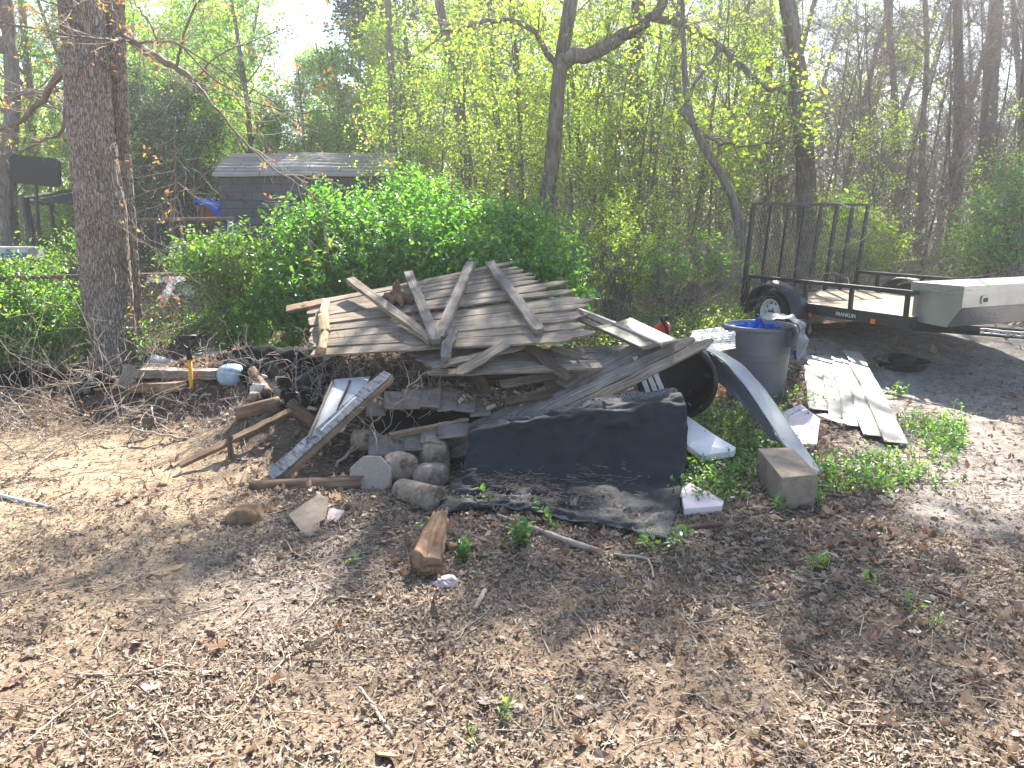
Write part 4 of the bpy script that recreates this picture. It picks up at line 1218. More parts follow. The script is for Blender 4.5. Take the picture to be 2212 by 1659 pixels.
# crumpled tarps in the bin
def crumple(name, c, rx, ry, h, mat, seed, n=46, drop=None):
    th = np.linspace(0, 2 * math.pi, n, endpoint=False); rr_ = np.linspace(0, 1, 22)
    V = []
    for r_ in rr_:
        x = rx * r_ * np.cos(th); y = ry * r_ * np.sin(th)
        z = h * (1 - r_ ** 2) * .5 + .10 * (np.abs(fbm(x * 9 + seed, y * 9 + seed, 4) - .5) * 4 - .45) * (1 - .5 * r_)
        if drop is not None:
            z = z + drop(x, y, r_)
        V.append(np.stack([x + c[0], y + c[1], z + c[2]], 1))
    V = np.concatenate(V); i = (np.arange(21)[:, None] * n + np.arange(n)[None]); j = (np.arange(21)[:, None] * n + (np.arange(n)[None] + 1) % n)
    q = np.stack([i.ravel(), j.ravel(), (j + n).ravel(), (i + n).ravel()], 1)
    return mk(name, V, q, mat)
o = crumple('blue_tarpaulin', cB + np.array([-.02, 0, .70 * BS + .03]), .275, .275, .12, M['blue_tarp'], 3); setloc(o, cB + np.array([0, 0, .8])); tag(o, 'crumpled blue tarpaulin stuffed in the grey bin', 'tarpaulin')
# silver tarp hanging over the right rim
rows = []
for k, (u0, v0, d0, u1, v1, d1) in enumerate([(1640, 690, 6.62, 1665, 676, 6.9), (1670, 690, 6.5, 1690, 678, 6.85), (1700, 690, 6.45, 1715, 686, 6.8), (1726, 700, 6.42, 1734, 698, 6.7), (1730, 720, 6.4, 1742, 716, 6.66), (1726, 745, 6.4, 1746, 742, 6.62), (1722, 780, 6.4, 1745, 780, 6.6)]):
    rows.append([P(u0, v0, d0), P((u0 + u1) / 2 + 6 * (k % 2), (v0 + v1) / 2 - 5, (d0 + d1) / 2), P(u1, v1, d1)])
o = sheet('silver_tarpaulin', rows, M['blue_grey_tarp'], nu=16, nv=30, thick=.003, wob=.035, seed=9)
setloc(o, P(1735, 720, 6.5)); tag(o, 'silver grey tarpaulin spilling over the right rim of the bin', 'tarpaulin')
o = sheet('blue_tarp_corner', [[P(1712, 758, 6.5), P(1738, 760, 6.6)], [P(1716, 778, 6.48), P(1742, 776, 6.6)]], M['blue_tarp'], nu=8, nv=8, thick=.003, wob=.01)
setloc(o, P(1728, 768, 6.5)); tag(o, 'blue tarpaulin corner hanging beside the bin under the silver one', 'tarpaulin')

# umbrella base
cU = G(1958, 800); cU = np.array([cU[0], cU[1] + .12, cU[2]])
ub = thing('umbrella_base', 'round black umbrella base lying on the bare ground near the trailer', 'umbrella base', cU)
mb = MB(); lathe(mb, cU, Zx, Xx, Yx, [(0, .05), (.235, .05), (.262, .075), (.272, .09), (.278, .085), (.27, .07), (.24, .03), (.22, .0), (0, 0)], 44); mb.build('dish', M['black_plastic'], ub, True)
mb = MB(); lathe(mb, cU, Zx, Xx, Yx, [(.10, .05), (.13, .08), (.135, .12), (.13, .135), (.06, .14), (.04, .125), (0, .12)], 40); mb.build('hub', M['black_plastic'], ub, True)

# --- left side: timbers, tube, ball, shovel, fabric
z1 = np.array([0, 0, .03])
plank_thing('landscape_timber', 'long pale landscape timber lying at the foot of the oak', 'timber', G(297, 822) + z1 * 2.2, G(475, 826) + z1 * 2.2, .13, .07, M['grey_wood'], seed=31, rough=.005, e1='rag')
plank_thing('landscape_timber', 'shorter landscape timber in front of the long one by the oak', 'timber', G(294, 846) + z1 * 1.2, G(395, 844) + z1 * 1.2, .11, .07, M['brown_wood'], seed=32, rough=.005, e1='rag')
plank_thing('timber_block', 'split pale timber end standing against the two timbers', 'timber', G(274, 846) + z1 * .5, G(290, 822) + z1 * 4.2, .13, .06, M['grey_wood'], up=(-.1, -.8, .5), seed=33, rough=.007, e0='rag', e1='rag')
plank_thing('board_offcut', 'small splintered bark board on the ground left of the timbers', 'board', G(205, 848) + z1, G(262, 842) + z1, .07, .02, M['brown_wood'], seed=34, e0='pt', rough=.004)
tb = thing('white_tube', 'white corrugated tube with an open dark end beside the oak', 'tube', P(360, 792, 7.3))
pth = resample([P(318, 776, 7.2), P(345, 784, 7.3), P(380, 793, 7.45), P(412, 800, 7.6)], 22)
mb = MB(); mb.tube(pth, .062 + .0025 * (np.arange(22) % 2), 22, cap=False); mb.build('tube', M['foam_white'], tb, True)
mb = MB(); mb.tube(pth[:3] + np.array([.004, .0, 0]), .054, 20); mb.build('mouth_shade', M['black_plastic'], tb, True)  # black plug draws the shade inside the open end
rock('plastic_ball', 'faded blue grey ball half buried in dirt behind the shovel', 'ball', PG(500, 810, 7.0, .05), (.105, .10, .085), M['ball'], 2, 0, .02, 4)
# shovel
g1 = G(413, 838)
q0 = P(413, 832, g1[1]); q1 = P(410, 775, g1[1] + .02)
sh = thing('shovel', 'shovel stuck in the dirt mound with yellow shaft and black grip', 'shovel', q0)
mb = MB(); mb.tube([q0 - (q1 - q0) * .3, q0, q1], .0165, 14); mb.build('shaft', M['yellow'], sh, True)
q2 = P(406, 754, g1[1] + .03); qa, qb = P(391, 733, g1[1] + .03), P(421, 731, g1[1] + .03)
mb = MB(); mb.tube([q1 - (q2 - q1) * .1, (q1 + q2) / 2, q2], [.022, .020, .026], 14); mb.build('collar', M['black_plastic'], sh, True)
mb = MB(); mb.tube(resample([q2, P(394, 745, g1[1] + .03), qa], 9), .0105, 10); mb.tube(resample([q2, P(419, 745, g1[1] + .03), qb], 9), .0105, 10); mb.build('grip_frame', M['black_plastic'], sh, True)
mb = MB(); mb.tube([P(387, 730, g1[1] + .03), P(424, 728, g1[1] + .03)], .0185, 14); mb.build('grip', M['black_plastic'], sh, True)
# stick with peg
a_, b_ = PG(388, 1006, 4.85, .05), PG(628, 888, 5.65, .08)
pg = thing('stake', 'brown wooden stake with a short cross peg lying down the dirt mound', 'stake', (a_ + b_) / 2)
mb = MB(); board(mb, a_, b_, .042, .03, (0, -.6, .8), seg=12, rough=.0015); mb.build('bar', M['brown_wood'], pg)
mb = MB(); board(mb, (a_ * .56 + b_ * .44) + np.array([0, -.02, .03]), (a_ * .56 + b_ * .44) + np.array([.03, -.10, -.13]), .036, .018, (0, -1, .2), seg=4, e1='pt'); mb.build('peg', M['dark_wood'], pg)
# black plastic roll and logs in the hollow
ro = thing('plastic_roll', 'roll of black plastic sheeting with a coiled end left of the peeling plank', 'plastic roll', P(655, 830, 6.0))
rp0, rp1 = PG(642, 848, 5.75, .09), PG(700, 815, 6.2, .10)
axr = nrm(rp1 - rp0); sr = nrm(np.cross(axr, [0, 0, 1])); ur = np.cross(sr, axr)
mb = MB(); lathe(mb, rp0, axr, sr, ur, [(.03, .04), (.045, .0), (.06, .01), (.07, .0), (.085, .012), (.1, .0), (.105, .02), (.10, .25), (.108, .45), (0, .46)], 30); mb.build('roll', M['black_plastic'], ro, True)
mb = MB(); lathe(mb, rp0, axr, sr, ur, [(.0, .03), (.028, .02), (.034, -.004), (.04, .02)], 24); mb.build('core', M['black_plastic'], ro, True)
for lb, u0, v0, d0, u1, v1, d1, r0, r1, mt in [
        ('grey log lying on the dirt mound below the white plastic scraps', 515, 893, 5.75, 600, 875, 5.9, .05, .055, 'log_bark'),
        ('short brown log between the black roll and the wooden stake', 630, 880, 5.6, 680, 915, 5.35, .06, .05, 'log_bark'),
        ('log with peeling bark sloping down beside the blue grey ball', 545, 805, 6.7, 580, 850, 6.35, .045, .035, 'log_bark')]:
    mb = MB(); log(mb, PG(u0, v0, d0, .045), PG(u1, v1, d1, .045), r0, r1, int(u0), rings=14, sides=18, lump=.25, ragged=(.02, .03))
    o = mb.build('log', M[mt], None, True); setloc(o, P(u0, v0, d0)); tag(o, lb, 'log')
for k, (u, v, d, s, lb) in enumerate([(560, 840, 6.2, (.055, .03, .04), 'crumpled white plastic scrap hanging on the sloping log'), (572, 822, 6.35, (.03, .03, .045), 'small white plastic scrap above the larger crumpled one'), (548, 856, 6.1, (.04, .03, .03), 'brownish plastic scrap below the crumpled white one')]):
    rock('plastic_scrap', lb, 'plastic scrap', PG(u, v, d, .07), s, M['white_plastic'] if k < 2 else M['block'], 40 + k, .5, .55, 3)
def fabric(lb, rows, seed, wob=.06, mat='fabric', name='landscape_fabric', cat='fabric'):
    o = sheet(name, [[G(p[0], p[1]) + np.array([0, 0, .05 + .05 * ((i_ + j_) % 2)]) for j_, p in enumerate(r)] for i_, r in enumerate(rows)], M[mat], nu=36, nv=24, thick=.004, wob=wob, seed=seed)
    setloc(o, G(*rows[len(rows) // 2][1][:2])); tag(o, lb, cat)
fabric('black landscape fabric humped behind the ball and roll', [[(478, 782, 7.6), (550, 770, 7.5), (620, 764, 7.4), (700, 770, 7.0)], [(500, 800, 7.2), (560, 790, 7.1), (640, 785, 6.9), (715, 790, 6.6)], [(530, 850, 6.7), (590, 850, 6.5), (650, 840, 6.4), (720, 850, 6.2)], [(560, 890, 6.2), (610, 900, 6.0), (670, 905, 5.8), (720, 900, 5.7)]], 5, .05)
fabric('black landscape fabric bunched at the foot of the oak', [[(95, 800, 7.4), (140, 788, 7.5), (200, 792, 7.5), (260, 800, 7.4)], [(100, 830, 7.0), (150, 822, 7.0), (200, 830, 6.9), (250, 838, 6.9)], [(130, 862, 6.4), (165, 868, 6.3), (190, 862, 6.4), (215, 858, 6.5)]], 8, .07)
fabric('dark fabric heap under the bush at the far left edge', [[(-40, 790, 7.4), (20, 776, 7.5), (60, 785, 7.5), (90, 800, 7.4)], [(-40, 820, 7.0), (20, 815, 7.0), (60, 815, 7.0), (90, 822, 6.9)], [(-40, 850, 6.5), (20, 850, 6.5), (60, 842, 6.6), (100, 850, 6.5)]], 12, .05)
for k, (px, lb) in enumerate([([(336, 1052), (340, 1014), (356, 1018), (368, 1020), (362, 1050)], 'pale splintered stump piece at the lower end of the stake'), ([(508, 1052), (512, 1010), (528, 1005), (534, 1035), (527, 1056)], 'pale torn wood sliver right of the stake peg')]):
    mb = MB(); a_ = G(px[0][0] + 14, px[0][1]); log(mb, a_ + np.array([0, 0, .01]), P(px[1][0] + 22, px[1][1] + 8, a_[1] + .10), .024, .014, 60 + k, rings=9, sides=12, lump=.6, ragged=(0, .04), flat=.5)
    o = mb.build('wood_chunk', M['rot_pale'], None, True); setloc(o, a_); tag(o, lb, 'wood chunk')

# ================================================================== OAK, TWIN TRUNK
ro_ = np.random.RandomState(77)
def trunk_mesh(cl, rad, sides, rings, seed, plate=.018, flare=None):
    """cl: centre line points (k,3); bark modelled as vertical plates"""
    p = resample(cl, rings)
    r = np.interp(np.linspace(0, 1, rings), np.linspace(0, 1, len(rad)), rad)
    th = np.arange(sides) * 2 * math.pi / sides
    T, Zz = np.meshgrid(th, np.arange(rings) / rings * np.linalg.norm(p[-1] - p[0]))
    cx, sx_ = np.cos(T), np.sin(T)
    n1 = fbm(T * 4.2 + seed + .35 * np.sin(Zz * 5), Zz * 3.2, 3)
    ridge = np.abs(fbm(T / (2 * math.pi) * sides * .22 + seed, Zz * 7 + 9, 3) - .5) * 2
    rr_ = r[:, None] * (1 + .05 * (fbm(cx * 1.4 + seed, sx_ * 1.4 + Zz * .5, 3) - .5)) + plate * (np.clip(ridge * 3.2, 0, 1) - .7) + plate * .6 * (n1 - .5)
    if flare is not None:
        f = np.exp(-Zz / .22)
        rr_ = rr_ * (1 + flare * f * (1 + .5 * np.cos(T * 5 + seed)))
    t = nrm(np.gradient(p, axis=0))
    a = nrm(np.cross(t, [0, 1, 0])); b = np.cross(t, a)
    V = p[:, None] + (a[:, None] * cx[..., None] + b[:, None] * sx_[..., None]) * rr_[..., None]
    V = V.reshape(-1, 3)
    i = (np.arange(rings - 1)[:, None] * sides + np.arange(sides)[None]); j = (np.arange(rings - 1)[:, None] * sides + (np.arange(sides)[None] + 1) % sides)
    return V, np.stack([i.ravel(), j.ravel(), (j + sides).ravel(), (i + sides).ravel()], 1)

dO = 7.9
oak = thing('oak_tree', 'big twin-trunked oak with rough grey bark in the left foreground', 'tree', G(252, 822))
cl1 = [P(246, 850, dO - .05), P(244, 780, dO), P(238, 700, dO), P(229, 600, dO), P(217, 450, dO), P(206, 370, dO), P(198, 300, dO + .02), P(188, 150, dO + .05), P(178, 30, dO + .1), P(160, -200, dO + .2), P(150, -500, dO + .4)]
V, Fq = trunk_mesh(cl1, np.array([.27, .235, .232, .232, .215, .205, .20, .20, .205, .18, .14]), 170, 460, 3, .020, .25)
mk('trunk', V, Fq, M['trunk'], oak, True)
cl2 = [P(296, 850, dO + .16), P(291, 780, dO + .2), P(285, 700, dO + .22), P(279, 600, dO + .24), P(269, 450, dO + .25), P(258, 300, dO + .28), P(252, 150, dO + .3), P(247, 30, dO + .33), P(240, -300, dO + .4)]
V, Fq = trunk_mesh(cl2, np.array([.14, .105, .10, .098, .096, .095, .093, .09, .08]), 110, 400, 13, .016, .3)
mk('trunk', V, Fq, M['trunk'], oak, True)

def branch_set(rng, starts, n_sub, n_tw, sub_len, tw_len, r_sub, r_tw, ang=.9, up=.02):
    """starts: list of (path (n,3), radii)"""
    subs, subr, tw, twr = [], [], [], []
    for pth_, rd_ in starts:
        s_, d_, r_, f_ = kids(rng, pth_[None], rd_[None], n_sub, .15, 1.0, ang)
        g_ = grow(rng, s_, d_ + np.array([0, 0, -.05]), sub_len * rng.uniform(.5, 1.2, len(s_)), 8, .14, up)
        subs.append(g_); subr.append(np.maximum(.0022, np.minimum(r_ * .5, r_sub))[:, None] * np.linspace(1, .35, 8)[None])
    subs = np.concatenate(subs); subr = np.concatenate(subr)
    s_, d_, r_, f_ = kids(rng, subs, subr, n_tw, .2, 1.0, .7)
    tw = grow(rng, s_, d_, tw_len * rng.uniform(.4, 1.2, len(s_)), 5, .16, 0)
    twr = np.full((len(tw), 5), r_tw) * np.linspace(1, .5, 5)
    return subs, subr, tw, twr

def leaf_at_ends(rng, tw, per, size, tmpl=LEAF6, spread=.03, droop=.3, tilt=.7):
    n = len(tw) * per
    i = rng.randint(0, len(tw), n); f = rng.uniform(.4, 1.0, n) * (tw.shape[1] - 1)
    k = np.minimum(f.astype(int), tw.shape[1] - 2); w_ = (f - k)[:, None]
    p = tw[i, k] * (1 - w_) + tw[i, k + 1] * w_ + rng.randn(n, 3) * spread
    return scatter(tmpl[0], tmpl[1], p, rotm(rng, n, tilt), rng.uniform(.6, 1.2, n) * size)

# low limbs of the oak hanging in front, read from the photograph with their own depths
limbs = [
    ([P(262, 62, 8.1), P(300, 100, 7.9), P(340, 125, 7.7), P(390, 150, 7.5), P(425, 180, 7.3)], .05, .022),
    ([P(258, 85, 8.1), P(240, 88, 7.2), P(180, 80, 6.8), P(120, 72, 6.6), P(40, 55, 6.5), P(-40, 40, 6.4)], .014, .006),
    ([P(262, 70, 8.1), P(300, 96, 7.2), P(345, 88, 6.9), P(390, 90, 6.7), P(440, 130, 6.6), P(500, 165, 6.5), P(560, 200, 6.5), P(610, 232, 6.4)], .016, .004),
    ([P(425, 180, 7.3), P(450, 215, 7.1), P(490, 260, 7.0), P(540, 320, 6.9), P(590, 365, 6.8), P(640, 395, 6.7), P(690, 425, 6.7), P(720, 480, 6.6)], .014, .0035),
    ([P(400, 105, 6.8), P(450, 160, 6.7), P(520, 210, 6.6), P(600, 240, 6.6), P(680, 246, 6.5), P(760, 224, 6.5)], .008, .003),
    ([P(340, 95, 7.0), P(330, 60, 6.9), P(300, 20, 6.8), P(270, -30, 6.8)], .008, .004),
    ([P(165, 130, 7.9), P(120, 170, 8.6), P(90, 220, 9.0), P(50, 260, 9.2), P(-20, 290, 9.4)], .05, .02),
    ([P(150, 180, 7.9), P(140, 240, 8.4), P(138, 290, 8.4), P(100, 300, 8.4), P(40, 330, 8.3)], .03, .012),
    ([P(376, 250, 6.9), P(378, 350, 6.9), P(385, 440, 6.9), P(398, 480, 6.85), P(402, 505, 6.85)], .005, .0035),
    ([P(395, 505, 6.8), P(372, 560, 6.8), P(376, 620, 6.8)], .004, .003),
    ([P(430, 160, 7.1), P(470, 120, 7.0), P(540, 90, 6.9), P(620, 60, 6.8)], .008, .003),
    ([P(220, -20, 7.0), P(150, 20, 6.6), P(80, 0, 6.5), P(20, -20, 6.4)], .01, .004),
    ([P(380, 150, 7.5), P(400, 60, 7.4), P(430, 0, 7.3), P(450, -40, 7.2)], .014, .008)]
mb = MB(); st_ = []
for q, r0, r1 in limbs:
    pth = resample(q, 22) + ro_.randn(22, 3) * .006
    rd = np.linspace(r0, r1, 22)
    mb.tube(pth, rd, 9); st_.append((pth, rd))
mb.build('limb', M['twig'], oak, True)
subs, subr, tw, twr = branch_set(ro_, st_, 13, 6, .55, .22, .005, .0016)
V1, F1, _ = tubes(subs, subr, 4); V2, F2, _ = tubes(tw, twr, 3)
V, Fs = join([(V1, F1), (V2, F2)]); tag(mk('twigs', V, Fs, M['pale_twig'], oak, True), kind='stuff')
V, Fq = leaf_at_ends(ro_, tw, 1, .055, spread=.012)
kk = ro_.rand(len(Fq)) < .55
V, Fq = leaf_at_ends(ro_, tw[ro_.rand(len(tw)) < .26], 3, .042, spread=.014)
tag(mk('foliage', V, Fq, M['leaf_red'], oak), 'small red and yellow young leaves', kind='stuff')
# upper crown, out of the picture, that throws the dappled shade on the yard
up_p, up_r = [], []
for k in range(11):
    a = ro_.uniform(0, 6.28); s0 = cl1[-2 if k % 2 else -1] + np.array([0, 0, ro_.uniform(-.6, .3)])
    up_p.append(grow(ro_, s0[None], np.array([[math.cos(a), math.sin(a), .9]]), np.array([ro_.uniform(2.5, 4.5)]), 12, .12, .03)[0]); up_r.append(np.linspace(.07, .015, 12))
st2 = list(zip(up_p, up_r))
subs, subr, tw, twr = branch_set(ro_, st2, 12, 7, 1.5, .6, .018, .004)
V0, F0, _ = tubes(np.array(up_p), np.array(up_r), 7); V1, F1, _ = tubes(subs, subr, 4); V2, F2, _ = tubes(tw, twr, 3)
V, Fs = join([(V0, F0), (V1, F1), (V2, F2)]); mk('crown', V, Fs, M['twig'], oak, True)

# ================================================================== FOREST TREES
def make_tree(seed, H, r0, lean=.04, first=.35, nl=16, ll=3.2, nsub=8, sl=1.1, ntw=6, tl=.45, leaves=0, lsize=.07, lmat='leaf_spring', crown_w=.0, bmat='forest_bark', up=.05, path=None, rad=None, leafmin=0.0, tmpl=LEAF4, spread=.05, droop=0.0, twr_=.004, bare_below=None, cl=1.0):
    rng = np.random.RandomState(seed)
    if path is None:
        p = grow(rng, np.zeros((1, 3)), np.array([[rng.randn() * lean, rng.randn() * lean, 1.]]), np.array([H]), 26, .035, .02)[0]
    else:
        p = resample(path, 26)
    r = (np.linspace(1, .22, 26) ** .8) * r0 if rad is None else np.interp(np.linspace(0, 1, 26), np.linspace(0, 1, len(rad)), rad)
    r = r * (1 + .35 * np.exp(-np.arange(26) * H / 26 / .35))
    tv, tf, _ = tubes(p[None], (r * (1 + .05 * rng.randn(26)))[None], 14)
    s_, d_, rr_, f_ = kids(rng, p[None], r[None], nl, first, .98, 1.15)
    ln = ll * (1.15 - .75 * f_) * rng.uniform(.6, 1.2, nl) * (np.clip(crown_w + (1 - crown_w), 0, 1))
    L1 = grow(rng, s_, d_, ln, 10, .10, up - droop)
    R1 = np.maximum(.008, rr_ * .38)[:, None] * np.linspace(1, .3, 10)[None]
    s_, d_, rr_, f_ = kids(rng, L1, R1, nsub, .15, 1, .85)
    L2 = grow(rng, s_, d_, sl * rng.uniform(.5, 1.2, len(s_)), 6, .14, up - droop)
    R2 = np.maximum(.004, rr_ * .5)[:, None] * np.linspace(1, .4, 6)[None]
    s_, d_, rr_, f_ = kids(rng, L2, R2, ntw, .15, 1, .8)
    L3 = grow(rng, s_, d_, tl * rng.uniform(.5, 1.2, len(s_)), 4, .2, -droop)
    R3 = np.full((len(L3), 4), twr_) * np.linspace(1, .5, 4)
    out = {'trunk': (tv, tf, bmat)}
    a = tubes(L1, R1, 6)[:2]; b = tubes(L2, R2, 4)[:2]; c = tubes(L3, R3, 3)[:2]
    V, Fs = join([a, b, c]); out['limbs'] = (V, Fs, 'twig' if bmat != 'trunk' else 'trunk')
    if leaves:
        V, Fq = leaf_at_ends(rng, L3, leaves, lsize, tmpl, spread)
        out['crown'] = (V, Fq, lmat)
    return out

def place_tree(name, label, parts_, loc, group=None, rz=0.0, sc=1.0, cat='tree'):
    o = bpy.data.objects.new(name, None); C.objects.link(o)
    o.location = tuple(float(a) for a in loc); o.rotation_euler = (0, 0, rz); o.scale = (sc, sc, sc)
    tag(o, label, cat, group)
    for k, (V, Fs, mt) in parts_.items():
        c = mk(k, V, Fs, M[mt], None, smooth=(k != 'crown'))
        c.parent = o
        if k == 'crown': c['kind'] = 'stuff'
    return o

def base_of(u, d, dz=0):
    x = (u - CU) / F * d * cp * 1.0
    # horizontal ray through column u near the horizon
    r = ray(u, 470); x = r[0] / r[1] * d
    return np.array([x, d, float(gh(x, d)) + dz])

def px_path(pts, d, n=None):
    """trunk centre line from picture readings at a constant distance, relative to its base, continued upward"""
    q = [P(u, v, d) for u, v in pts]
    b = base_of(pts[0][0], d)
    q = [b + np.array([0, 0, -.1])] + [p for p in q if p[2] > b[2] + .2]
    e = q[-1] + (q[-1] - q[-2]) / np.linalg.norm(q[-1] - q[-2]) * 5
    e[2] = max(e[2], q[-1][2] + 4); q.append(e)
    return b, [p - b for p in q]

named = [
 # (label, px readings bottom to top, distance, radius, kw)
 ('slim grey trunk rising straight behind the right end of the shed', [(850, 420), (849, 338), (848, 200), (842, 100), (838, 0)], 19, .115, dict(nl=7, first=.62, ll=2.0, leaves=2, lmat='needle', lsize=.13, ntw=7)),
 ('curving trunk leaning left behind the middle of the bush', [(1003, 480), (1006, 400), (1010, 330), (985, 200), (960, 60), (940, -40)], 15, .13, dict(nl=9, first=.5, ll=2.4, leaves=1)),
 ('thick vine-wrapped trunk with arching limbs above the picket panel', [(1165, 520), (1180, 430), (1198, 340), (1200, 240), (1207, 150), (1225, 60), (1240, -40)], 14, .17, dict(nl=12, first=.5, ll=3.0, leaves=3)),
 ('broad shaded trunk right of the vine-wrapped one', [(1372, 520), (1372, 420), (1374, 250), (1376, 100), (1380, -40)], 19, .25, dict(nl=9, first=.6, ll=3.0, leaves=1)),
 ('narrow grey trunk between the shaded trunk and the leaning one', [(1458, 520), (1460, 400), (1464, 260), (1462, 120), (1470, 0)], 20, .13, dict(nl=9, first=.5, ll=2.6, leaves=2)),
 ('dark leaning crooked tree just left of the trailer gate', [(1605, 600), (1603, 540), (1590, 420), (1560, 370), (1540, 350), (1505, 300), (1480, 240), (1478, 150)], 12, .09, dict(nl=12, first=.35, ll=1.8, leaves=3, rad=[.085, .075, .052, .032, .016, .007, .003])),
 ('tall thick trunk standing right behind the trailer gate', [(1742, 590), (1742, 480), (1745, 400), (1732, 260), (1722, 120), (1700, 0), (1690, -60)], 15, .20, dict(nl=18, first=.6, ll=3.2, leaves=4, lsize=.1)),
 ('slim trunk right of the gate with pale lower bark', [(1942, 580), (1940, 420), (1936, 250), (1925, 100), (1915, 0)], 17, .09, dict(nl=9, first=.5, ll=2.2, leaves=0)),
 ('slim forked trunk against the bright sky above the toolbox', [(1985, 560), (1990, 400), (1994, 250), (2005, 120), (1998, 0)], 19, .09, dict(nl=9, first=.45, ll=2.2, leaves=0)),
 ('straight trunk above the toolbox lid', [(2058, 600), (2062, 480), (2075, 250), (2070, 120), (2068, -20)], 15.5, .12, dict(nl=8, first=.55, ll=2.4, leaves=1)),
 ('thick dark trunk at the upper right', [(2125, 520), (2130, 380), (2135, 250), (2146, 120), (2152, 0)], 16.5, .19, dict(nl=8, first=.6, ll=2.6, leaves=0)),
 ('pale barked trunk at the right edge beside the toolbox', [(2196, 650), (2200, 560), (2208, 480), (2215, 300)], 12.5, .14, dict(nl=6, first=.55, ll=2.0, leaves=3, lmat='leaf_mid')),
 ('dark many-limbed tree behind the black board at far left', [(14, 430), (16, 380), (22, 300), (30, 200), (20, 80)], 19, .22, dict(nl=22, first=.12, ll=3.6, leaves=2, nsub=9, lmat='leaf_mid')),
 ('dark trunk behind the left side of the oak', [(62, 460), (66, 380), (72, 280), (60, 150)], 22, .16, dict(nl=16, first=.2, ll=3.0, leaves=2, lmat='leaf_spring')),
 ('slim dark trunk between the vine-wrapped and curving trunks', [(1096, 500), (1092, 400), (1080, 320), (1066, 200), (1060, 60)], 18, .09, dict(nl=9, first=.4, ll=2.0, leaves=2)),
 ('trunk seen through the bars of the trailer gate at left', [(1655, 560), (1652, 400), (1660, 200), (1668, 0)], 24, .12, dict(nl=8, first=.5, ll=2.4, leaves=0)),
]
for k, (lb, px, d, r0, kw) in enumerate(named):
    b, pth = px_path(px, d)
    pr = make_tree(300 + k, np.linalg.norm(pth[-1]), r0, path=pth, **kw)
    place_tree('forest_tree', lb, pr, b, 'trees at the edge of the woods')

# arching big limbs of the vine-wrapped tree
vb, _ = px_path([(1165, 520)], 14)
tr_ = [o for o in C.objects if o.name.startswith('forest_tree') and 'vine-wrapped trunk with' in o.get('label', '')][0]
st_ = []
for q, r0, r1 in [([P(1215, 130, 14), P(1290, 112, 13.8), P(1340, 78, 13.6), P(1390, 60, 13.4), P(1430, 10, 13.2), P(1450, -60, 13)], .14, .07),
                  ([P(1405, 40, 13.4), P(1480, 50, 13), P(1560, 100, 12.8), P(1600, 140, 12.6), P(1650, 190, 12.4), P(1700, 196, 12.2), P(1760, 200, 12)], .07, .025),
                  ([P(1205, 150, 14), P(1150, 60, 13.8), P(1100, 40, 13.6), P(1000, 60, 13.2), P(930, 70, 13)], .06, .02),
                  ([P(1560, 100, 12.8), P(1500, 180, 12.6), P(1470, 250, 12.5), P(1520, 300, 12.3), P(1600, 320, 12.1), P(1690, 300, 12)], .035, .012)]:
    pth = resample(q, 24) + ro_.randn(24, 3) * .02
    LOC[tr_.name] = np.array(tr_.location)
    mb = MB(); mb.tube(pth, np.linspace(r0, r1, 24), 10); st_.append((pth, np.linspace(r0, r1, 24))); mb.build('limb', M['forest_bark'], tr_, True)
subs, subr, tw, twr = branch_set(ro_, st_, 26, 6, 1.0, .4, .01, .003)
V1, F1, _ = tubes(subs, subr, 4); V2, F2, _ = tubes(tw, twr, 3)
V, Fs = join([(V1, F1), (V2, F2)]); tag(mk('twigs', V, Fs, M['twig'], tr_, True), kind='stuff')
V, Fq = leaf_at_ends(ro_, tw, 4, .085, LEAF4, .04); tag(mk('foliage', V, Fq, M['leaf_spring'], tr_), kind='stuff')

# its upper crown, above the picture, throws the broken shade on the yard
cc = [(2.2, 13.4, 9.2, .8), (3.2, 14.2, 10.4, .9), (4.0, 13.7, 10.2, .7), (1.5, 14.3, 10.2, .7), (2.6, 14.9, 11.4, .8), (4.4, 14.6, 11.2, .7), (.4, 13.6, 9.6, .6), (3.4, 13.0, 9.0, .6), (1.0, 14.8, 11.0, .7), (4.9, 13.5, 9.4, .5)]
cr = np.array(cc); n = 620
i_ = ro_.randint(0, len(cr), n); q_ = cr[i_, :3] + nrm(ro_.randn(n, 3)) * (cr[i_, 3] * ro_.rand(n) ** .45)[:, None] * np.array([1, 1, .6])
V, Fq = scatter(LEAF6[0], LEAF6[1], np.repeat(q_, 5, 0) + ro_.randn(n * 5, 3) * .07, rotm(ro_, n * 5, .7), ro_.uniform(.06, .13, n * 5))
tag(mk('upper_crown', V, Fq, M['leaf_spring'], tr_), kind='stuff')
tb_ = np.array([1.15, 13.95, 6.2])
q_ = np.stack([tb_ + (cr[:, :3] - tb_) * f + np.array([0, 0, .5]) * math.sin(f * math.pi) for f in np.linspace(0, 1, 9)], 1)
V, Fq, _ = tubes(q_, np.linspace(.07, .02, 9)[None].repeat(len(cr), 0), 7); mk('upper_limbs', V, Fq, M['forest_bark'], tr_, True)

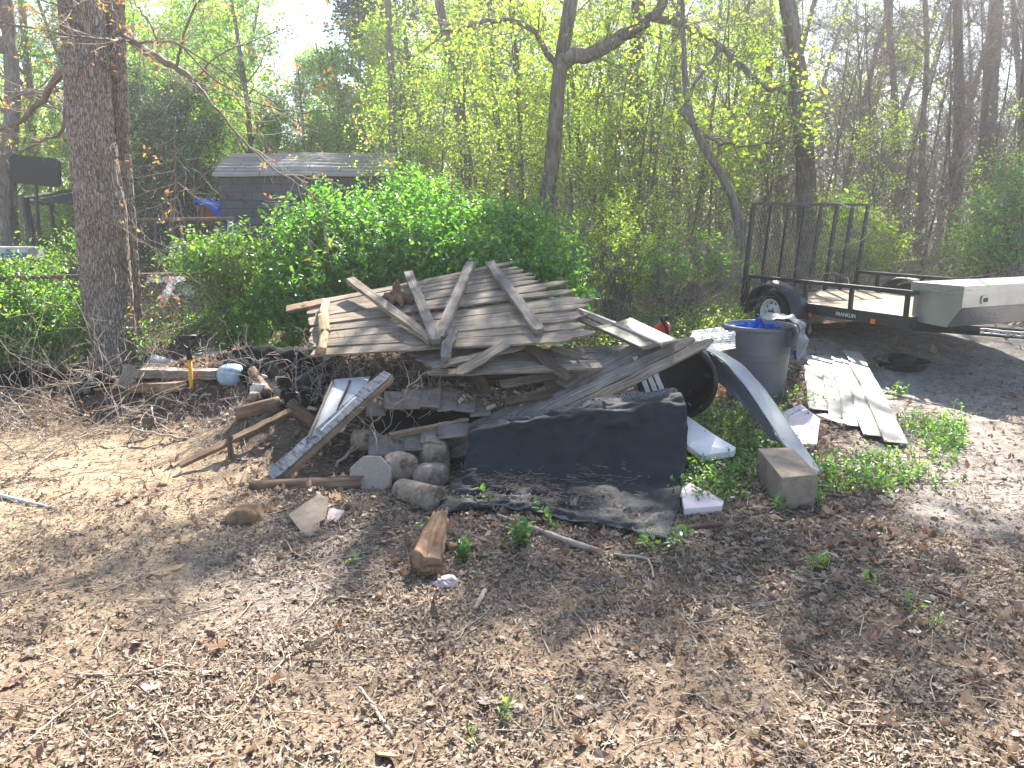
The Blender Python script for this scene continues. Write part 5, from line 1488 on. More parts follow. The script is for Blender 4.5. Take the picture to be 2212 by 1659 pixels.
# background trees: prototypes copied with shared meshes
protos = {
 'bare': [make_tree(500 + k, 13, .12, first=.18, nl=18, ll=2.6, nsub=8, sl=1.2, ntw=7, tl=.55, leaves=0, twr_=.006) for k in range(3)],
 'spring': [make_tree(520 + k, 10, .10, first=.08, nl=26, ll=2.5, nsub=8, sl=1.1, ntw=6, tl=.5, leaves=6, lsize=.10, lmat='leaf_spring', spread=.08, twr_=.005) for k in range(3)],
 'green': [make_tree(540 + k, 9.5, .12, first=.08, nl=30, ll=2.4, nsub=8, sl=1.0, ntw=6, tl=.45, leaves=9, lsize=.115, lmat='leaf_green', spread=.10, twr_=.005) for k in range(3)],
 'pine': [make_tree(560 + k, 15, .15, first=.30, nl=32, ll=2.6, nsub=9, sl=.8, ntw=6, tl=.35, leaves=9, lsize=.15, lmat='needle', spread=.09, twr_=.006) for k in range(2)],
 'dark': [make_tree(580 + k, 6.5, .11, first=.04, nl=40, ll=2.0, nsub=9, sl=.8, ntw=6, tl=.35, leaves=9, lsize=.09, lmat='leaf_dark', spread=.08) for k in range(1)],
 'sap': [make_tree(600 + k, 5.2, .035, lean=.15, first=.10, nl=20, ll=1.5, nsub=7, sl=.7, ntw=6, tl=.35, leaves=4, lsize=.07, lmat='leaf_spring', spread=.07, twr_=.0025) for k in range(4)],
 'sapbare': [make_tree(620 + k, 5.5, .03, lean=.15, first=.08, nl=26, ll=1.7, nsub=8, sl=.8, ntw=7, tl=.4, leaves=0, twr_=.003) for k in range(3)],
}
desc = {'bare': ('tall_tree', 'tall bare grey tree', 'tree', 'bare trees in the woods'), 'spring': ('tall_tree', 'yellow-green leafing tree', 'tree', 'leafing trees in the woods'),
        'green': ('leafy_tree', 'full bright green tree', 'tree', 'green trees behind the yard'), 'pine': ('pine_tree', 'grey-green pine', 'tree', 'pines in the woods'),
        'dark': ('evergreen_tree', 'dark evergreen', 'tree', 'evergreens behind the yard'), 'sap': ('sapling', 'leafy sapling', 'sapling', 'leafing saplings at the wood edge'),
        'sapbare': ('sapling', 'thin bare sapling', 'sapling', 'bare saplings at the wood edge')}
first_of = {}
def where(u, d):
    a = 'far left behind the oak' if u < 130 else 'between the oak and the shed' if u < 480 else 'behind the shed roof' if u < 860 else 'behind the big bush' if u < 1250 else 'above the right of the junk heap' if u < 1600 else 'behind the trailer gate' if u < 1880 else 'above the toolbox'
    return a
rt_ = np.random.RandomState(91)
placed = []
spots = []
def addspots(kind, lst): spots.extend([(kind, u, d, s) for u, d, s in lst])
addspots('green', [(325, 23, .95), (420, 27, 1.15), (150, 30, .85), (-60, 24, .8), (540, 21, .80), (480, 30, 1.2), (770, 23, .66), (700, 20, .50), (655, 30, .50), (300, 34, 1.2), (520, 36, 1.0), (380, 20, .75), (450, 23, .8), (590, 26, .55), (620, 20, .40), (730, 26, .62), (810, 22, .6), (260, 22, .8), (120, 22, .5), (880, 26, .8), (40, 38, .9), (740, 36, .9)])
addspots('dark', [(352, 17.5, .66), (425, 20, .72)])
addspots('pine', [(800, 27, 1.0), (860, 32, .95), (990, 36, 1.2), (1120, 34, 1.1)])
addspots('spring', [(930, 21, .9), (1050, 24, 1.0), (1140, 20, .9), (1260, 21, .95), (1330, 25, 1.0), (1420, 22, .9), (1510, 25, 1.0), (1565, 20, .8), (1640, 28, 1.0), (1840, 24, .9), (1250, 33, 1.2), (1440, 36, 1.2), (1180, 40, 1.3), (1010, 44, 1.3), (1560, 42, 1.2), (100, 26, .8)])
addspots('bare', [(1300, 28, .9), (1490, 29, 1.0), (1590, 33, 1.0), (1680, 25, .9), (1810, 22, .9), (1880, 28, 1.0), (1960, 31, 1.0), (2030, 26, 1.0), (2100, 30, 1.0), (2180, 24, 1.0), (1720, 36, 1.1), (1850, 38, 1.1), (2060, 38, 1.1), (2150, 40, 1.1), (960, 29, .9)])
addspots('sap', [(900, 13.5, .75), (960, 12.5, .7), (1060, 12.5, .8), (1120, 15, 1.0), (1250, 15, .9), (1330, 14, .8), (1430, 15, .9), (1530, 16, .9), (1560, 14, .6), (1640, 15, .85), (1850, 13.6, .55), (2170, 12.6, .6), (1390, 18, 1.0), (1190, 17, 1.0), (1010, 17, 1.0)])
addspots('sapbare', [(1500, 14.5, .9), (1380, 14, .85), (1560, 15.5, 1.0), (1650, 17, 1.0), (1760, 16, .95), (1820, 15, .9), (1880, 15.5, 1.0), (1930, 14.5, .9), (1990, 15, 1.0), (2040, 14, .9), (2090, 15.5, 1.0), (2150, 15, 1.0), (2210, 14, .9), (1300, 16, .95), (1700, 16.5, 1.0), (2120, 18, 1.2), (1960, 19, 1.2), (1780, 20, 1.2), (1860, 18, 1.1), (1430, 19, 1.2)])
counts = {}
from collections import defaultdict
ORD = ['leftmost', 'second from the left', 'third from the left', 'fourth from the left', 'fifth from the left', 'sixth from the left', 'seventh from the left', 'eighth from the left', 'ninth from the left', 'tenth from the left']
bk = defaultdict(list)
for kind, u, d, s in spots: bk[(kind, where(u, d))].append(u)
for kind, u, d, s in spots:
    pl = protos[kind]; i = counts.get(kind, 0); counts[kind] = i + 1
    b = base_of(u, d); b = b + np.array([0, 0, -.05])
    key = (kind, i % len(pl))
    nm, lb, cat, grp = desc[kind]
    rz = rt_.uniform(0, 6.28)
    size = 'nearest ' if d < 14 else 'far ' if d > 28 else ''
    same = sorted(bk[(kind, where(u, d))]); wh = where(u, d)
    if len(same) == 1: label = '%s standing %s' % (lb, wh)
    elif len(same) == 2: label = '%s %s, the %s of two' % (lb, wh, 'left' if same.index(u) == 0 else 'right')
    elif same.index(u) == len(same) - 1: label = '%s %s, the rightmost there' % (lb, wh)
    else: label = '%s %s, %s there' % (lb, wh, ORD[same.index(u)])
    sc = s * rt_.uniform(.94, 1.06)
    if key not in first_of:
        first_of[key] = place_tree(nm, label, pl[i % len(pl)], b, grp, rz, sc, cat)
    else:
        dup(first_of[key], b, rz, sc, label)

# woods further back that read as one mass
def far_wood(n, d0, d1, u0, u1, seed, name, lb, mats):
    rng = np.random.RandomState(seed)
    d = rng.uniform(d0, d1, n); u = rng.uniform(u0, u1, n)
    x = (u - CU) / F * d; st = np.stack([x, d, gh(x, d) - .1], 1)
    tr = grow(rng, st, np.stack([rng.randn(n) * .05, rng.randn(n) * .05, np.ones(n)], 1), rng.uniform(*(mats or (5, 10.5)), n) * np.where((u > 540) & (u < 730), .45, 1.0), 10, .05, .02)
    rr = rng.uniform(.04, .13, (n, 1)) * np.linspace(1, .3, 10)[None] * (.35 if mats else 1)
    a = tubes(tr, rr, 5)[:2]
    s_, d_, r_, f_ = kids(rng, tr, rr, 16, .15, 1, 1.0)
    L = grow(rng, s_, d_, rng.uniform(1, 3.2, len(s_)), 6, .14, .05); b = tubes(L, np.full((len(L), 6), .018) * np.linspace(1, .4, 6), 3)[:2]
    s_, d_, r_, f_ = kids(rng, L, np.full((len(L), 6), .01), 5, .2, 1, .9)
    L2 = grow(rng, s_, d_, rng.uniform(.5, 1.3, len(s_)), 4, .2, .02); c = tubes(L2, np.full((len(L2), 4), .008), 3)[:2]
    V, Fs = join([a, b, c])
    tag(mk(name, V, Fs, M['mid_twig' if mats else 'twig'], smooth=True), lb, 'woods', kind='stuff')
    return L2
L2 = far_wood(90, 34, 80, -300, 2500, 5, 'distant_woods', 'mass of distant bare trunks and branches', None)
far_wood(105, 21, 36, 900, 2500, 15, 'bare_thicket', 'grey-purple thicket of bare young stems behind the trees', (2.5, 6.0))
rng = np.random.RandomState(8)
n = 46000
i = rng.randint(0, len(L2), n); p = L2[i, 3] + rng.randn(n, 3) * .35
keep = (p[:, 0] / p[:, 1] * F + CU < 1300) | (rng.rand(n) < .40)
V, Fq = scatter(LEAF4[0], LEAF4[1], p[keep], rotm(rng, keep.sum(), .8), rng.uniform(.16, .34, keep.sum()))
tag(mk('distant_foliage', V, Fq, M['leaf_spring']), 'hazy yellow-green foliage far back in the woods', 'foliage', kind='stuff')

# ================================================================== SHED
dS = 13.5
sA, sB = P(478, 470, dS)[:2], P(853, 470, dS)[:2]
shx0, shx1 = sA[0], sB[0]; zg = 0.0
shed = thing('garden_shed', 'charcoal shingled garden shed with a grey curved shingle roof', 'shed', ((shx0 + shx1) / 2, dS, 0))
zE = 1.6 + 90 / F * dS; zR = 1.6 + 131 / F * (dS + .8)
mb = MB()
mb.box((shx0, dS, -.1), (shx1, dS + 2.6, zE - .03)); mb.build('wall', M['shed_wall'], shed)
prof = [(dS - .10, zE - .05), (dS - .10, zE), (dS + .02, zE + .10), (dS + .25, zE + .22), (dS + .5, zE + .31), (dS + .8, zR), (dS + 1.3, zR + .03), (dS + 1.9, zR - .03), (dS + 2.7, zE)]
mb = MB(); V, uv = [], []
xs = np.linspace(shx0 - .06, shx1 + .06, 24); acc = 0
for k, (y_, z_) in enumerate(prof):
    if k: acc += math.hypot(y_ - prof[k - 1][0], z_ - prof[k - 1][1])
    for x_ in xs:
        inset = .13 * max(0, k - 1) / 4 if k < 6 else .13
        xx = (shx0 + shx1) / 2 + (x_ - (shx0 + shx1) / 2) * (1 - inset * .55)
        V.append((xx, y_, z_ + .01 * math.sin(x_ * 3))); uv.append((x_ + 20, acc))
nx_ = len(xs)
mb.add(V, [[i * nx_ + j, i * nx_ + j + 1, (i + 1) * nx_ + j + 1, (i + 1) * nx_ + j] for i in range(len(prof) - 1) for j in range(nx_ - 1)], uv)
ob = mb.build('roof', M['shed_roof'], shed)
so2 = ob.modifiers.new('s', 'SOLIDIFY'); so2.thickness = .03; so2.offset = -1
# shingle courses standing proud of the roof
mb = MB()
for k in range(1, 8):
    f = k / 8
    y_ = dS - .10 + .92 * f; z_ = np.interp(y_, [p[0] for p in prof[1:7]], [p[1] for p in prof[1:7]])
    w_ = 1 - .13 * .55 * np.clip((y_ - dS) / .8, 0, 1); c_ = (shx0 + shx1) / 2; hw_ = (shx1 - shx0 + .12) / 2 * w_
    mb.box((c_ - hw_, y_, z_ - .004), (c_ + hw_, y_ + .014, z_ + .016))
mb.build('shingle_course', M['shed_roof'], shed)['kind'] = 'stuff'
mb = MB(); mb.box((shx0 - .03, dS - .012, zE - .07), (shx1 + .03, dS - .002, zE - .035)); mb.build('fascia', M['black_metal'], shed)

# ================================================================== YARD BEHIND THE FENCE
def rod(mb, a, b, r=.03, s=8): mb.tube([np.array(a), np.array(b)], r, s)
dG = 19.0
gz = thing('gazebo_frame', 'black metal gazebo frame with bare roof bars behind the oak', 'gazebo', P(240, 575, dG))
for (ua, va, ub, vb, dd) in [(50, 428, 73, 573, 17.5), (58, 430, 82, 570, 17.7), (80, 440, 86, 528, 19), (109, 445, 126, 572, 20), (146, 440, 150, 520, 23), (154, 440, 158, 524, 23), (297, 420, 306, 560, 21), (305, 420, 312, 560, 21), (400, 440, 402, 530, 20), (426, 441, 430, 560, 18)]:
    mb = MB(); rod(mb, P(ua, va, dd), P(ub, vb, dd), .055 if dd < 18 else .045); mb.build('post', M['black_metal'], gz)
mb = MB()
for (ua, va, da, ub, vb, db) in [(50, 428, 17.5, 168, 409, 20), (168, 409, 20, 240, 404, 21), (240, 404, 21, 286, 414, 20), (286, 414, 20, 426, 441, 18), (50, 431, 17.5, 110, 442, 20), (60, 525, 17.6, 150, 525, 22), (286, 524, 20, 440, 522, 18), (290, 420, 21, 426, 445, 18)]:
    rod(mb, P(ua, va, da), P(ub, vb, db), .045)
mb.build('roof_bars', M['black_metal'], gz)
quad_sheet('canopy', '', '', [P(84, 431, 19), P(168, 414, 20), P(168, 441, 19.6), P(125, 440, 19)], M['navy'], thick=.01, parent=gz, wob=.02)
# black board on a pole
dB = 15.5
bb = thing('backboard', 'black rounded board tilted on a pole at the far left', 'board', P(77, 470, dB))
def rrect(c, s, u, w_, h_, r_, t_, n_):
    pts = []
    for cx_, cy_, a0 in ((w_ / 2 - r_, h_ / 2 - r_, 0), (-w_ / 2 + r_, h_ / 2 - r_, 90), (-w_ / 2 + r_, -h_ / 2 + r_, 180), (w_ / 2 - r_, -h_ / 2 + r_, 270)):
        for k in range(6):
            a = R(a0 + k * 18); pts.append(c + s * (cx_ + r_ * math.cos(a)) + u * (cy_ + r_ * math.sin(a)))
    n = len(pts); return pts + [p + n_ * t_ for p in pts], [list(range(n))[::-1], list(range(n, 2 * n))] + [[i, (i + 1) % n, n + (i + 1) % n, n + i] for i in range(n)]
sx1 = nrm(P(127, 348, dB) - P(25, 338, dB)); ux1 = nrm(np.cross(sx1, [0, 1, 0])); ux1 = ux1 * np.sign(ux1[2])
V, Fl = rrect(P(75, 369, dB), sx1, ux1, 104 / F * dB, 58 / F * dB, .09, .05, np.array([0, 1., 0]))
mb = MB(); mb.add(V, Fl); mb.build('board', M['black_plastic'], bb)
mb = MB(); rod(mb, P(78, 380, dB + .08), P(82, 560, dB + .08), .035); mb.build('pole', M['black_metal'], bb)
# stockade fence
sf = thing('stockade_fence', 'weathered wooden stockade fence behind the gazebo at far left', 'fence', P(20, 520, 24))
for k in range(26):
    x_ = P(-90, 450, 24)[0] + k * .155
    mb = MB(); board(mb, (x_, 24, .1), (x_, 24, 1.6 + (470 - 418 + 3 * rp.randn()) / F * 24), .145, .02, (0, -1, 0), e1='pt', seg=4); mb.build('picket', M['stockade'], sf)
# boxes, barrel, tarps
def prism(px0, px1, d, t_, mat, name=None, parent=None, bev=.0):
    a_, b_ = P(px0[0], px0[1], d), P(px1[0], px1[1], d)
    mb = MB(); mb.box((a_[0], d, b_[2]), (b_[0], d + t_, a_[2])); return mb.build(name, mat, parent)
hb = thing('carton', 'long white and blue carton lying on the ground at far left', 'carton', P(20, 556, 14.5))
prism((-30, 534), (62, 560), 14.5, .5, M['white_plastic'], 'box', hb); prism((-30, 546), (60, 559), 14.49, .008, M['blue_drum'], 'blue_band', hb); prism((12, 538), (26, 544), 14.49, .006, M['grey_plastic'], 'print', hb)
hu = thing('wooden_hutch', 'orange brown hutch half hidden between the gazebo and the shed', 'hutch', P(455, 560, 13.9))
prism((429, 448), (484, 482), 13.9, .8, M['orange_box'], 'upper_box', hu); prism((440, 500), (486, 560), 14.0, .6, M['orange_box'], 'lower_box', hu)
for uu in (428, 438, 482): 
    mb = MB(); rod(mb, P(uu, 448, 13.88), P(uu, 580, 13.88), .02, 6); mb.build('post', M['grey_wood'], hu)
o = sheet('blue_tarpaulin', [[P(418, 440, 13.7), P(425, 428, 13.8), P(450, 430, 13.9), P(482, 436, 13.9)], [P(416, 436, 13.5), P(440, 444, 13.5), P(465, 458, 13.5), P(484, 468, 13.5)]], M['blue_tarp'], nu=24, nv=14, thick=.006, wob=.05, seed=3)
setloc(o, P(450, 445, 13.7)); tag(o, 'bright blue tarpaulin over the orange brown hutch by the shed', 'tarpaulin')
cD2 = P(404, 600, 13.0)
dm = thing('plastic_barrel', 'upright blue plastic barrel behind the chain-link fence', 'barrel', cD2)
mb = MB(); z0 = cD2[2]; hD = P(404, 529, 13.0)[2] - z0; lathe(mb, cD2, Zx, Xx, Yx, [(0, 0), (.2, 0), (.235, .04), (.24, .28 * hD), (.246, .3 * hD), (.24, .32 * hD), (.24, .66 * hD), (.246, .68 * hD), (.24, .7 * hD), (.232, .95 * hD), (.21, hD), (0, hD)], 36); mb.build('body', M['blue_drum'], dm, True)
mb = MB(); lathe(mb, cD2 + np.array([0, 0, hD]), Zx, Xx, Yx, [(.205, -.01), (.222, -.005), (.222, .018), (.2, .02), (0, .015)], 36); mb.build('lid', M['white_plastic'], dm, True)
ld = thing('folding_ladder', 'grey folding ladder legs standing in front of the shed corner', 'ladder', P(490, 580, 12.6))
for (ua, ub, vv) in [(496, 484, 470), (497, 503, 470), (501, 507, 472)]:
    mb = MB(); rod(mb, P(ua, vv, 12.8), P(ub, 575, 12.6), .018, 6); mb.build('leg', M['alu_flat'], ld)
br = thing('kennel_rail', 'brown horizontal pipe rail spanning between the oak and the shed', 'rail', P(380, 474, 12.2))
mb = MB(); rod(mb, P(225, 476, 12.2), P(505, 472, 12.2), .03, 10); mb.build('pipe', M['rust_rail'], br)
for uu in (336, 498):
    mb = MB(); rod(mb, P(uu, 473, 12.22), P(uu + 1, 590, 12.22), .02, 8); mb.build('post', M['rust_rail'], br)
def mesh_wires(name, a, b, zlo, zhi, cell, r_, mat, parent, sides=3):
    a, b = np.array(a, float), np.array(b, float)
    L = np.linalg.norm(b[:2] - a[:2]); H = zhi - zlo
    out = []
    for s in (1, -1):
        x0 = np.arange(-H if s > 0 else 0, L if s > 0 else L + H, cell)
        nseg = max(4, int(H / cell * 2))
        f = np.linspace(0, 1, nseg + 1)
        X = x0[:, None] + s * f[None] * H; Zc = zlo + f[None] * H + 0 * X
        ok = (X >= -.001) & (X <= L + .001)
        X = np.clip(X, 0, L)
        Pp = np.stack([a[0] + (b[0] - a[0]) * X / L, a[1] + (b[1] - a[1]) * X / L + s * r_ + .004 * np.sin(X * 9), Zc], -1)
        keep = ok.sum(1) > 2
        Pp = Pp[keep]; okk = ok[keep]
        for k in range(len(Pp)):
            i = np.where(okk[k])[0]; Pp[k, :i[0]] = Pp[k, i[0]]; Pp[k, i[-1] + 1:] = Pp[k, i[-1]]
        out.append(tubes(Pp, np.full(Pp.shape[:2], r_), sides)[:2])
    V, Fs = join(out)
    return mk(name, V, Fs, mat, parent)
kn = thing('kennel', 'dark wire mesh kennel panel behind the chain-link fence', 'kennel', P(380, 560, 12.4))
mesh_wires('mesh', P(290, 476, 12.3), P(480, 474, 12.3), .55, P(380, 476, 12.3)[2], .07, .005, M['black_metal'], kn)
prism((300, 505), (470, 522), 16.5, .02, M['black_plastic'], 'shade_cloth', kn)
# chain-link fence
fa, fb = P(-90, 600, 7.75), P(600, 584, 8.75)
zt = 1.0
fc = thing('chain_link_fence', 'rusty chain-link fence running behind the oak with a brown top rail', 'fence', (fa + fb) / 2 * np.array([1, 1, 0]))
ra, rb = np.array([fa[0], fa[1], zt]), np.array([fb[0], fb[1], zt + .0])
mb = MB(); mb.tube([ra, (ra + rb) / 2, rb], .021, 12); mb.build('top_rail', M['rust_rail'], fc, True)
for f in (.16, .835):
    p_ = ra * (1 - f) + rb * f + np.array([0, .045, 0])
    mb = MB(); mb.tube([p_ * np.array([1, 1, 0]) - np.array([0, 0, .1]), p_ + np.array([0, 0, .0]), p_ + np.array([0, 0, .05])], [.03, .028, .02], 14)
    mb.build('post', M['wire'], fc, True)
mesh_wires('chain_link_mesh', ra - np.array([0, .03, 0]), rb - np.array([0, .03, 0]), .03, zt + .02, .062, .0028, M['wire'], fc, 4)
# scraps behind the fence
prism((316, 594), (382, 610), 10.4, .3, M['foam_white'], 'foam_block')
o = C.objects['foam_block']; tag(o, 'white foam block on the ground beyond the fence right of the oak', 'foam block'); setloc(o, P(349, 602, 10.4))
plank_thing('white_pipe', 'short white pipe leaning beyond the fence below the foam block', 'pipe', P(352, 650, 9.6), P(374, 608, 10.2), .07, .06, M['white_plastic'], up=(0, -1, .3))
quad_sheet('plastic_sheet', 'sunlit white plastic sheet on the ground behind the shovel', 'plastic sheet', [G(362, 752) + z1, G(480, 757) + z1 * 2, G(500, 783) + z1, G(355, 785) + z1], M['white_plastic'], thick=.006, wob=.06, seg=24, seed=2)
quad_sheet('plastic_sheet', 'crumpled pale plastic sheet beyond the fence under the shrub', 'plastic sheet', [G(368, 622) + z1, G(410, 618) + z1 * 3, G(424, 640) + z1, G(370, 648) + z1], M['foam_white'], thick=.006, wob=.10, seg=24, seed=6)

# ================================================================== TRAILER
TR = np.array([2.93, 9.7, 0]); tl = nrm(np.array([.92, -2.1, 0])); tw_ = nrm(np.array([2.1, .92, 0]))
LL, WW = 2.36, 1.90
def TF(V): return TR + V[:, :1] * tl + V[:, 1:2] * tw_ + np.array([0, 0, 1.]) * V[:, 2:3]
def tp(x, y, z): return TR + x * tl + y * tw_ + np.array([0, 0, z])
tr = thing('utility_trailer', 'black open utility trailer with a raised mesh ramp gate at its left end', 'trailer', TR)
mb = MB()
mb.box((0, 0, .53), (LL, .05, .65), TF); mb.box((0, WW - .05, .53), (LL, WW, .65), TF); mb.box((-.05, -.02, .50), (.0, WW + .02, .66), TF); mb.box((LL, 0, .53), (LL + .05, WW, .65), TF)
for k in range(1, 4): mb.box((LL * k / 4, .05, .54), (LL * k / 4 + .04, WW - .05, .60), TF)
mb.tube([tp(LL, .1, .55), tp(LL + 1.5, WW / 2, .55)], .045, 4); mb.tube([tp(LL, WW - .1, .55), tp(LL + 1.5, WW / 2, .55)], .045, 4)
mb.build('chassis', M['black_metal'], tr)
mb = MB()
for y0 in (0, WW - .04):
    mb.box((-.03, y0, .865), (LL, y0 + .04, .905), TF)
    for x_ in (0, .32, .98, 1.63, LL - .04):
        mb.box((x_, y0 + .002, .645), (x_ + .038, y0 + .038, .866), TF)
mb.box((LL - .002, 0, .866), (LL + .04, WW, .904), TF)
for y_ in (.6, 1.2): mb.box((LL, y_, .645), (LL + .036, y_ + .04, .867), TF)
mb.build('side_rail', M['black_metal'], tr)
for k in range(11):
    y_ = .06 + k * (WW - .12) / 11
    mb = MB(); board(mb, tp(.0, y_ + .08, .635), tp(LL, y_ + .08, .635), .155, .03, (0, 0, 1), seg=8, seed=300 + k); mb.build('deck_board', M['deck'], tr)
# ramp gate
tilt = .10
def gp_(y, z): return tp(-.04 + tilt * (z - .6) / 1.15, y, z)
gt = thing('ramp_gate', None, None, gp_(WW / 2, .62)); gt.parent = tr; gt.location = tuple(gp_(WW / 2, .62) - TR); LOC[gt.name] = gp_(WW / 2, .62) - TR
def bar(mb, a, b, w_=.034, t_=.034): board(mb, a, b, w_, t_, tuple(-tl), seg=1, rough=0)
mb = MB(); zT = 1.765
bar(mb, gp_(0, zT), gp_(WW, zT), .036, .036); bar(mb, gp_(0, .62), gp_(WW, .62), .04, .036)
bar(mb, gp_(.0, .58), gp_(.0, zT + .018), .045, .04); bar(mb, gp_(WW, .58), gp_(WW, zT + .018), .04, .04)
mb.build('gate_frame', M['black_metal'], gt)
for k in range(1, 7):
    mb = MB(); y_ = WW * k / 7
    bar(mb, gp_(y_, .60), gp_(y_, zT - .02), .026 if k < 4 else .045, .03); mb.build('gate_bar', M['black_metal'], gt)
# expanded mesh
Hm = zT - .62; out = []
for s in (1, -1):
    nn = int(1.32 * WW / .05) + 46
    for k in range(nn):
        y0 = -Hm * .5 + k * .05 if s > 0 else k * .05
        f = np.linspace(0, 1, 9); Y = y0 + s * f * Hm * .5; ok = (Y >= 0) & (Y <= WW)
        if ok.sum() < 2: continue
        Y = np.clip(Y, Y[ok].min(), Y[ok].max()); Zz = .62 + np.where(ok, f, np.interp(Y, np.sort(Y[ok]), np.sort(f[ok]) if s > 0 else np.sort(f[ok])[::-1])) * Hm
        out.append(np.array([gp_(a_, b_) + tl * .012 for a_, b_ in zip(Y, Zz)]))
out = np.array(out)
V, Fq, _ = tubes(out, np.full(out.shape[:2], .0022), 3); mk('gate_mesh', V, Fq, M['black_metal'], gt)
# wheels
def wheel(y_, flip):
    c = tp(.70, y_, .237 + .27)
    w0 = thing('wheel', None, None, c); w0.parent = tr; w0.location = tuple(c - TR); LOC[w0.name] = c - TR
    axw = -tw_ * flip; s1, u1 = tl, np.array([0, 0, 1.])
    mb = MB(); lathe(mb, c, axw, s1, u1, [(.165, -.08), (.20, -.09), (.25, -.085), (.268, -.06), (.272, 0), (.268, .06), (.25, .085), (.20, .09), (.168, .078), (.16, .0), (.165, -.08)], 48); mb.build('tyre', M['rubber'], w0, True)
    mb = MB(); lathe(mb, c, axw, s1, u1, [(.168, .08), (.160, .085), (.15, .07), (.142, .03), (.125, .02), (.11, .035), (.08, .052), (.045, .055), (.04, .05), (0, .05)], 40); mb.build('rim', M['white_paint'], w0, True)
    mb = MB()
    for k in range(10):
        a = k * math.pi / 5; cc_ = c + axw * .032 + (s1 * math.cos(a) + u1 * math.sin(a)) * .115
        mb.tube([cc_, cc_ + axw * .006], .013, 10)
    for k in range(5):
        a = k * math.pi * .4; cc_ = c + axw * .052 + (s1 * math.cos(a) + u1 * math.sin(a)) * .055
        mb.tube([cc_, cc_ + axw * .014], .008, 6)
    mb.tube([c + axw * .05, c + axw * .09, c + axw * .095], [.034, .033, .022], 16)
    mb.build('hub', M['black_metal'], w0)
wheel(-.13, 1); wheel(WW + .13, -1)
for y0, y1 in ((-.25, .0), (WW, WW + .25)):
    mb = MB(); V, uv = [], []; ns = 26
    c = (.70, .507)
    for k in range(ns):
        a = R(-8) + R(196) * k / (ns - 1)
        for r_, yy in [(.335, y0), (.345, y0 + .0), (.355, (y0 + y1) / 2), (.345, y1)]:
            x_ = c[0] - r_ * 1.12 * math.cos(a); z_ = c[1] + r_ * .95 * math.sin(a) + (.03 if yy == (y0 + y1) / 2 else 0)
            V.append(tp(x_, yy, z_)); uv.append((a, r_))
        
    Fq = [[i * 4 + j, i * 4 + j + 1, (i + 1) * 4 + j + 1, (i + 1) * 4 + j] for i in range(ns - 1) for j in range(3)]
    mb.add(V, Fq, uv); o = mb.build('fender', M['black_metal'], tr, True)
    sm = o.modifiers.new('s', 'SOLIDIFY'); sm.thickness = .012
def lamp_(x, z, w_, h_, mat, nm, y=-.012):
    mb = MB(); mb.box((x, y, z), (x + w_, -.001, z + h_), TF); o = mb.build(nm, mat, tr); b_ = o.modifiers.new('b', 'BEVEL'); b_.width = .004; b_.segments = 2
lamp_(.02, .55, .05, .06, M['red_lens'], 'side_light'); lamp_(1.06, .50, .07, .045, M['amber_lens'], 'side_light', -.014); lamp_(1.95, .53, .06, .05, M['amber_lens'], 'side_light')
# maker plate with its lettering
mb = MB(); mb.box((1.47, -.010, .555), (1.76, -.002, .605), TF); pl_ = mb.build('name_plate', M['black_plastic'], tr)
cu = bpy.data.curves.new('lettering', 'FONT'); cu.body = 'FRANKLIN'; cu.size = .058; cu.extrude = .001; cu.align_x = 'CENTER'; cu.align_y = 'CENTER'
dg_o = bpy.data.objects.new('tmp', cu); C.objects.link(dg_o)
bpy.context.view_layer.update()
me = bpy.data.meshes.new_from_object(dg_o.evaluated_get(bpy.context.evaluated_depsgraph_get())); bpy.data.objects.remove(dg_o)
V = np.array([tuple(v.co) for v in me.vertices]); Fl = [list(p.vertices) for p in me.polygons]
Vw = tp(1.625, -.0125, .580) + V[:, :1] * tl * 1.0 + V[:, 1:2] * np.array([0, 0, 1.]) - V[:, 2:3] * tw_
mk('lettering', Vw - np.array(TR), Fl, M['white_paint'], tr, shift=False)
# toolbox across the tongue
tbx = thing('tool_box', 'silver diamond plate tool box mounted on the trailer tongue', 'tool box', tp(LL + .3, .9, .6))
X0, X1, Y0, Y1 = LL - .02, LL + .50, .10, 1.75
V = [(X0, Y0, .60), (X0, Y1, .60), (X0, Y0, .94), (X0, Y1, .94), (X1, Y0 + .0, .94), (X1, Y1, .94), (X1, Y0, .78), (X1, Y1, .78), (X1 - .13, Y0 - .0, .585), (X1 - .13, Y1, .585)]
mb = MB(); mb.add(TF(np.array(V, float)), [[0, 2, 4, 6, 8], [1, 9, 7, 5, 3], [2, 3, 5, 4], [4, 5, 7, 6], [6, 7, 9, 8], [8, 9, 1, 0], [0, 1, 3, 2]], [(a[0], a[2]) for a in V]); mb.build('body', M['alu_flat'], tbx)
mb = MB(); mb.add(TF(np.array([(X1 + .002 , Y0 + .01, .78), (X1 + .002, Y1 - .01, .78), (X1 - .126, Y1 - .01, .59), (X1 - .126, Y0 + .01, .59)], float) + np.array([.004, 0, -.003])), [[0, 1, 2, 3]], [(0, 0)] * 4); mb.build('lower_plate', M['alu'], tbx)
mb = MB(); mb.box((X0 - .02, Y0 - .03, .945), (X1 + .025, Y1 + .03, .985), TF); mb.box((X1 + .006, Y0 - .03, .905), (X1 + .025, Y1 + .03, .944), TF); mb.box((X0 - .02, Y0 - .03, .905), (X1 + .005, Y0 - .012, .944), TF)
o = mb.build('lid', M['alu'], tbx)
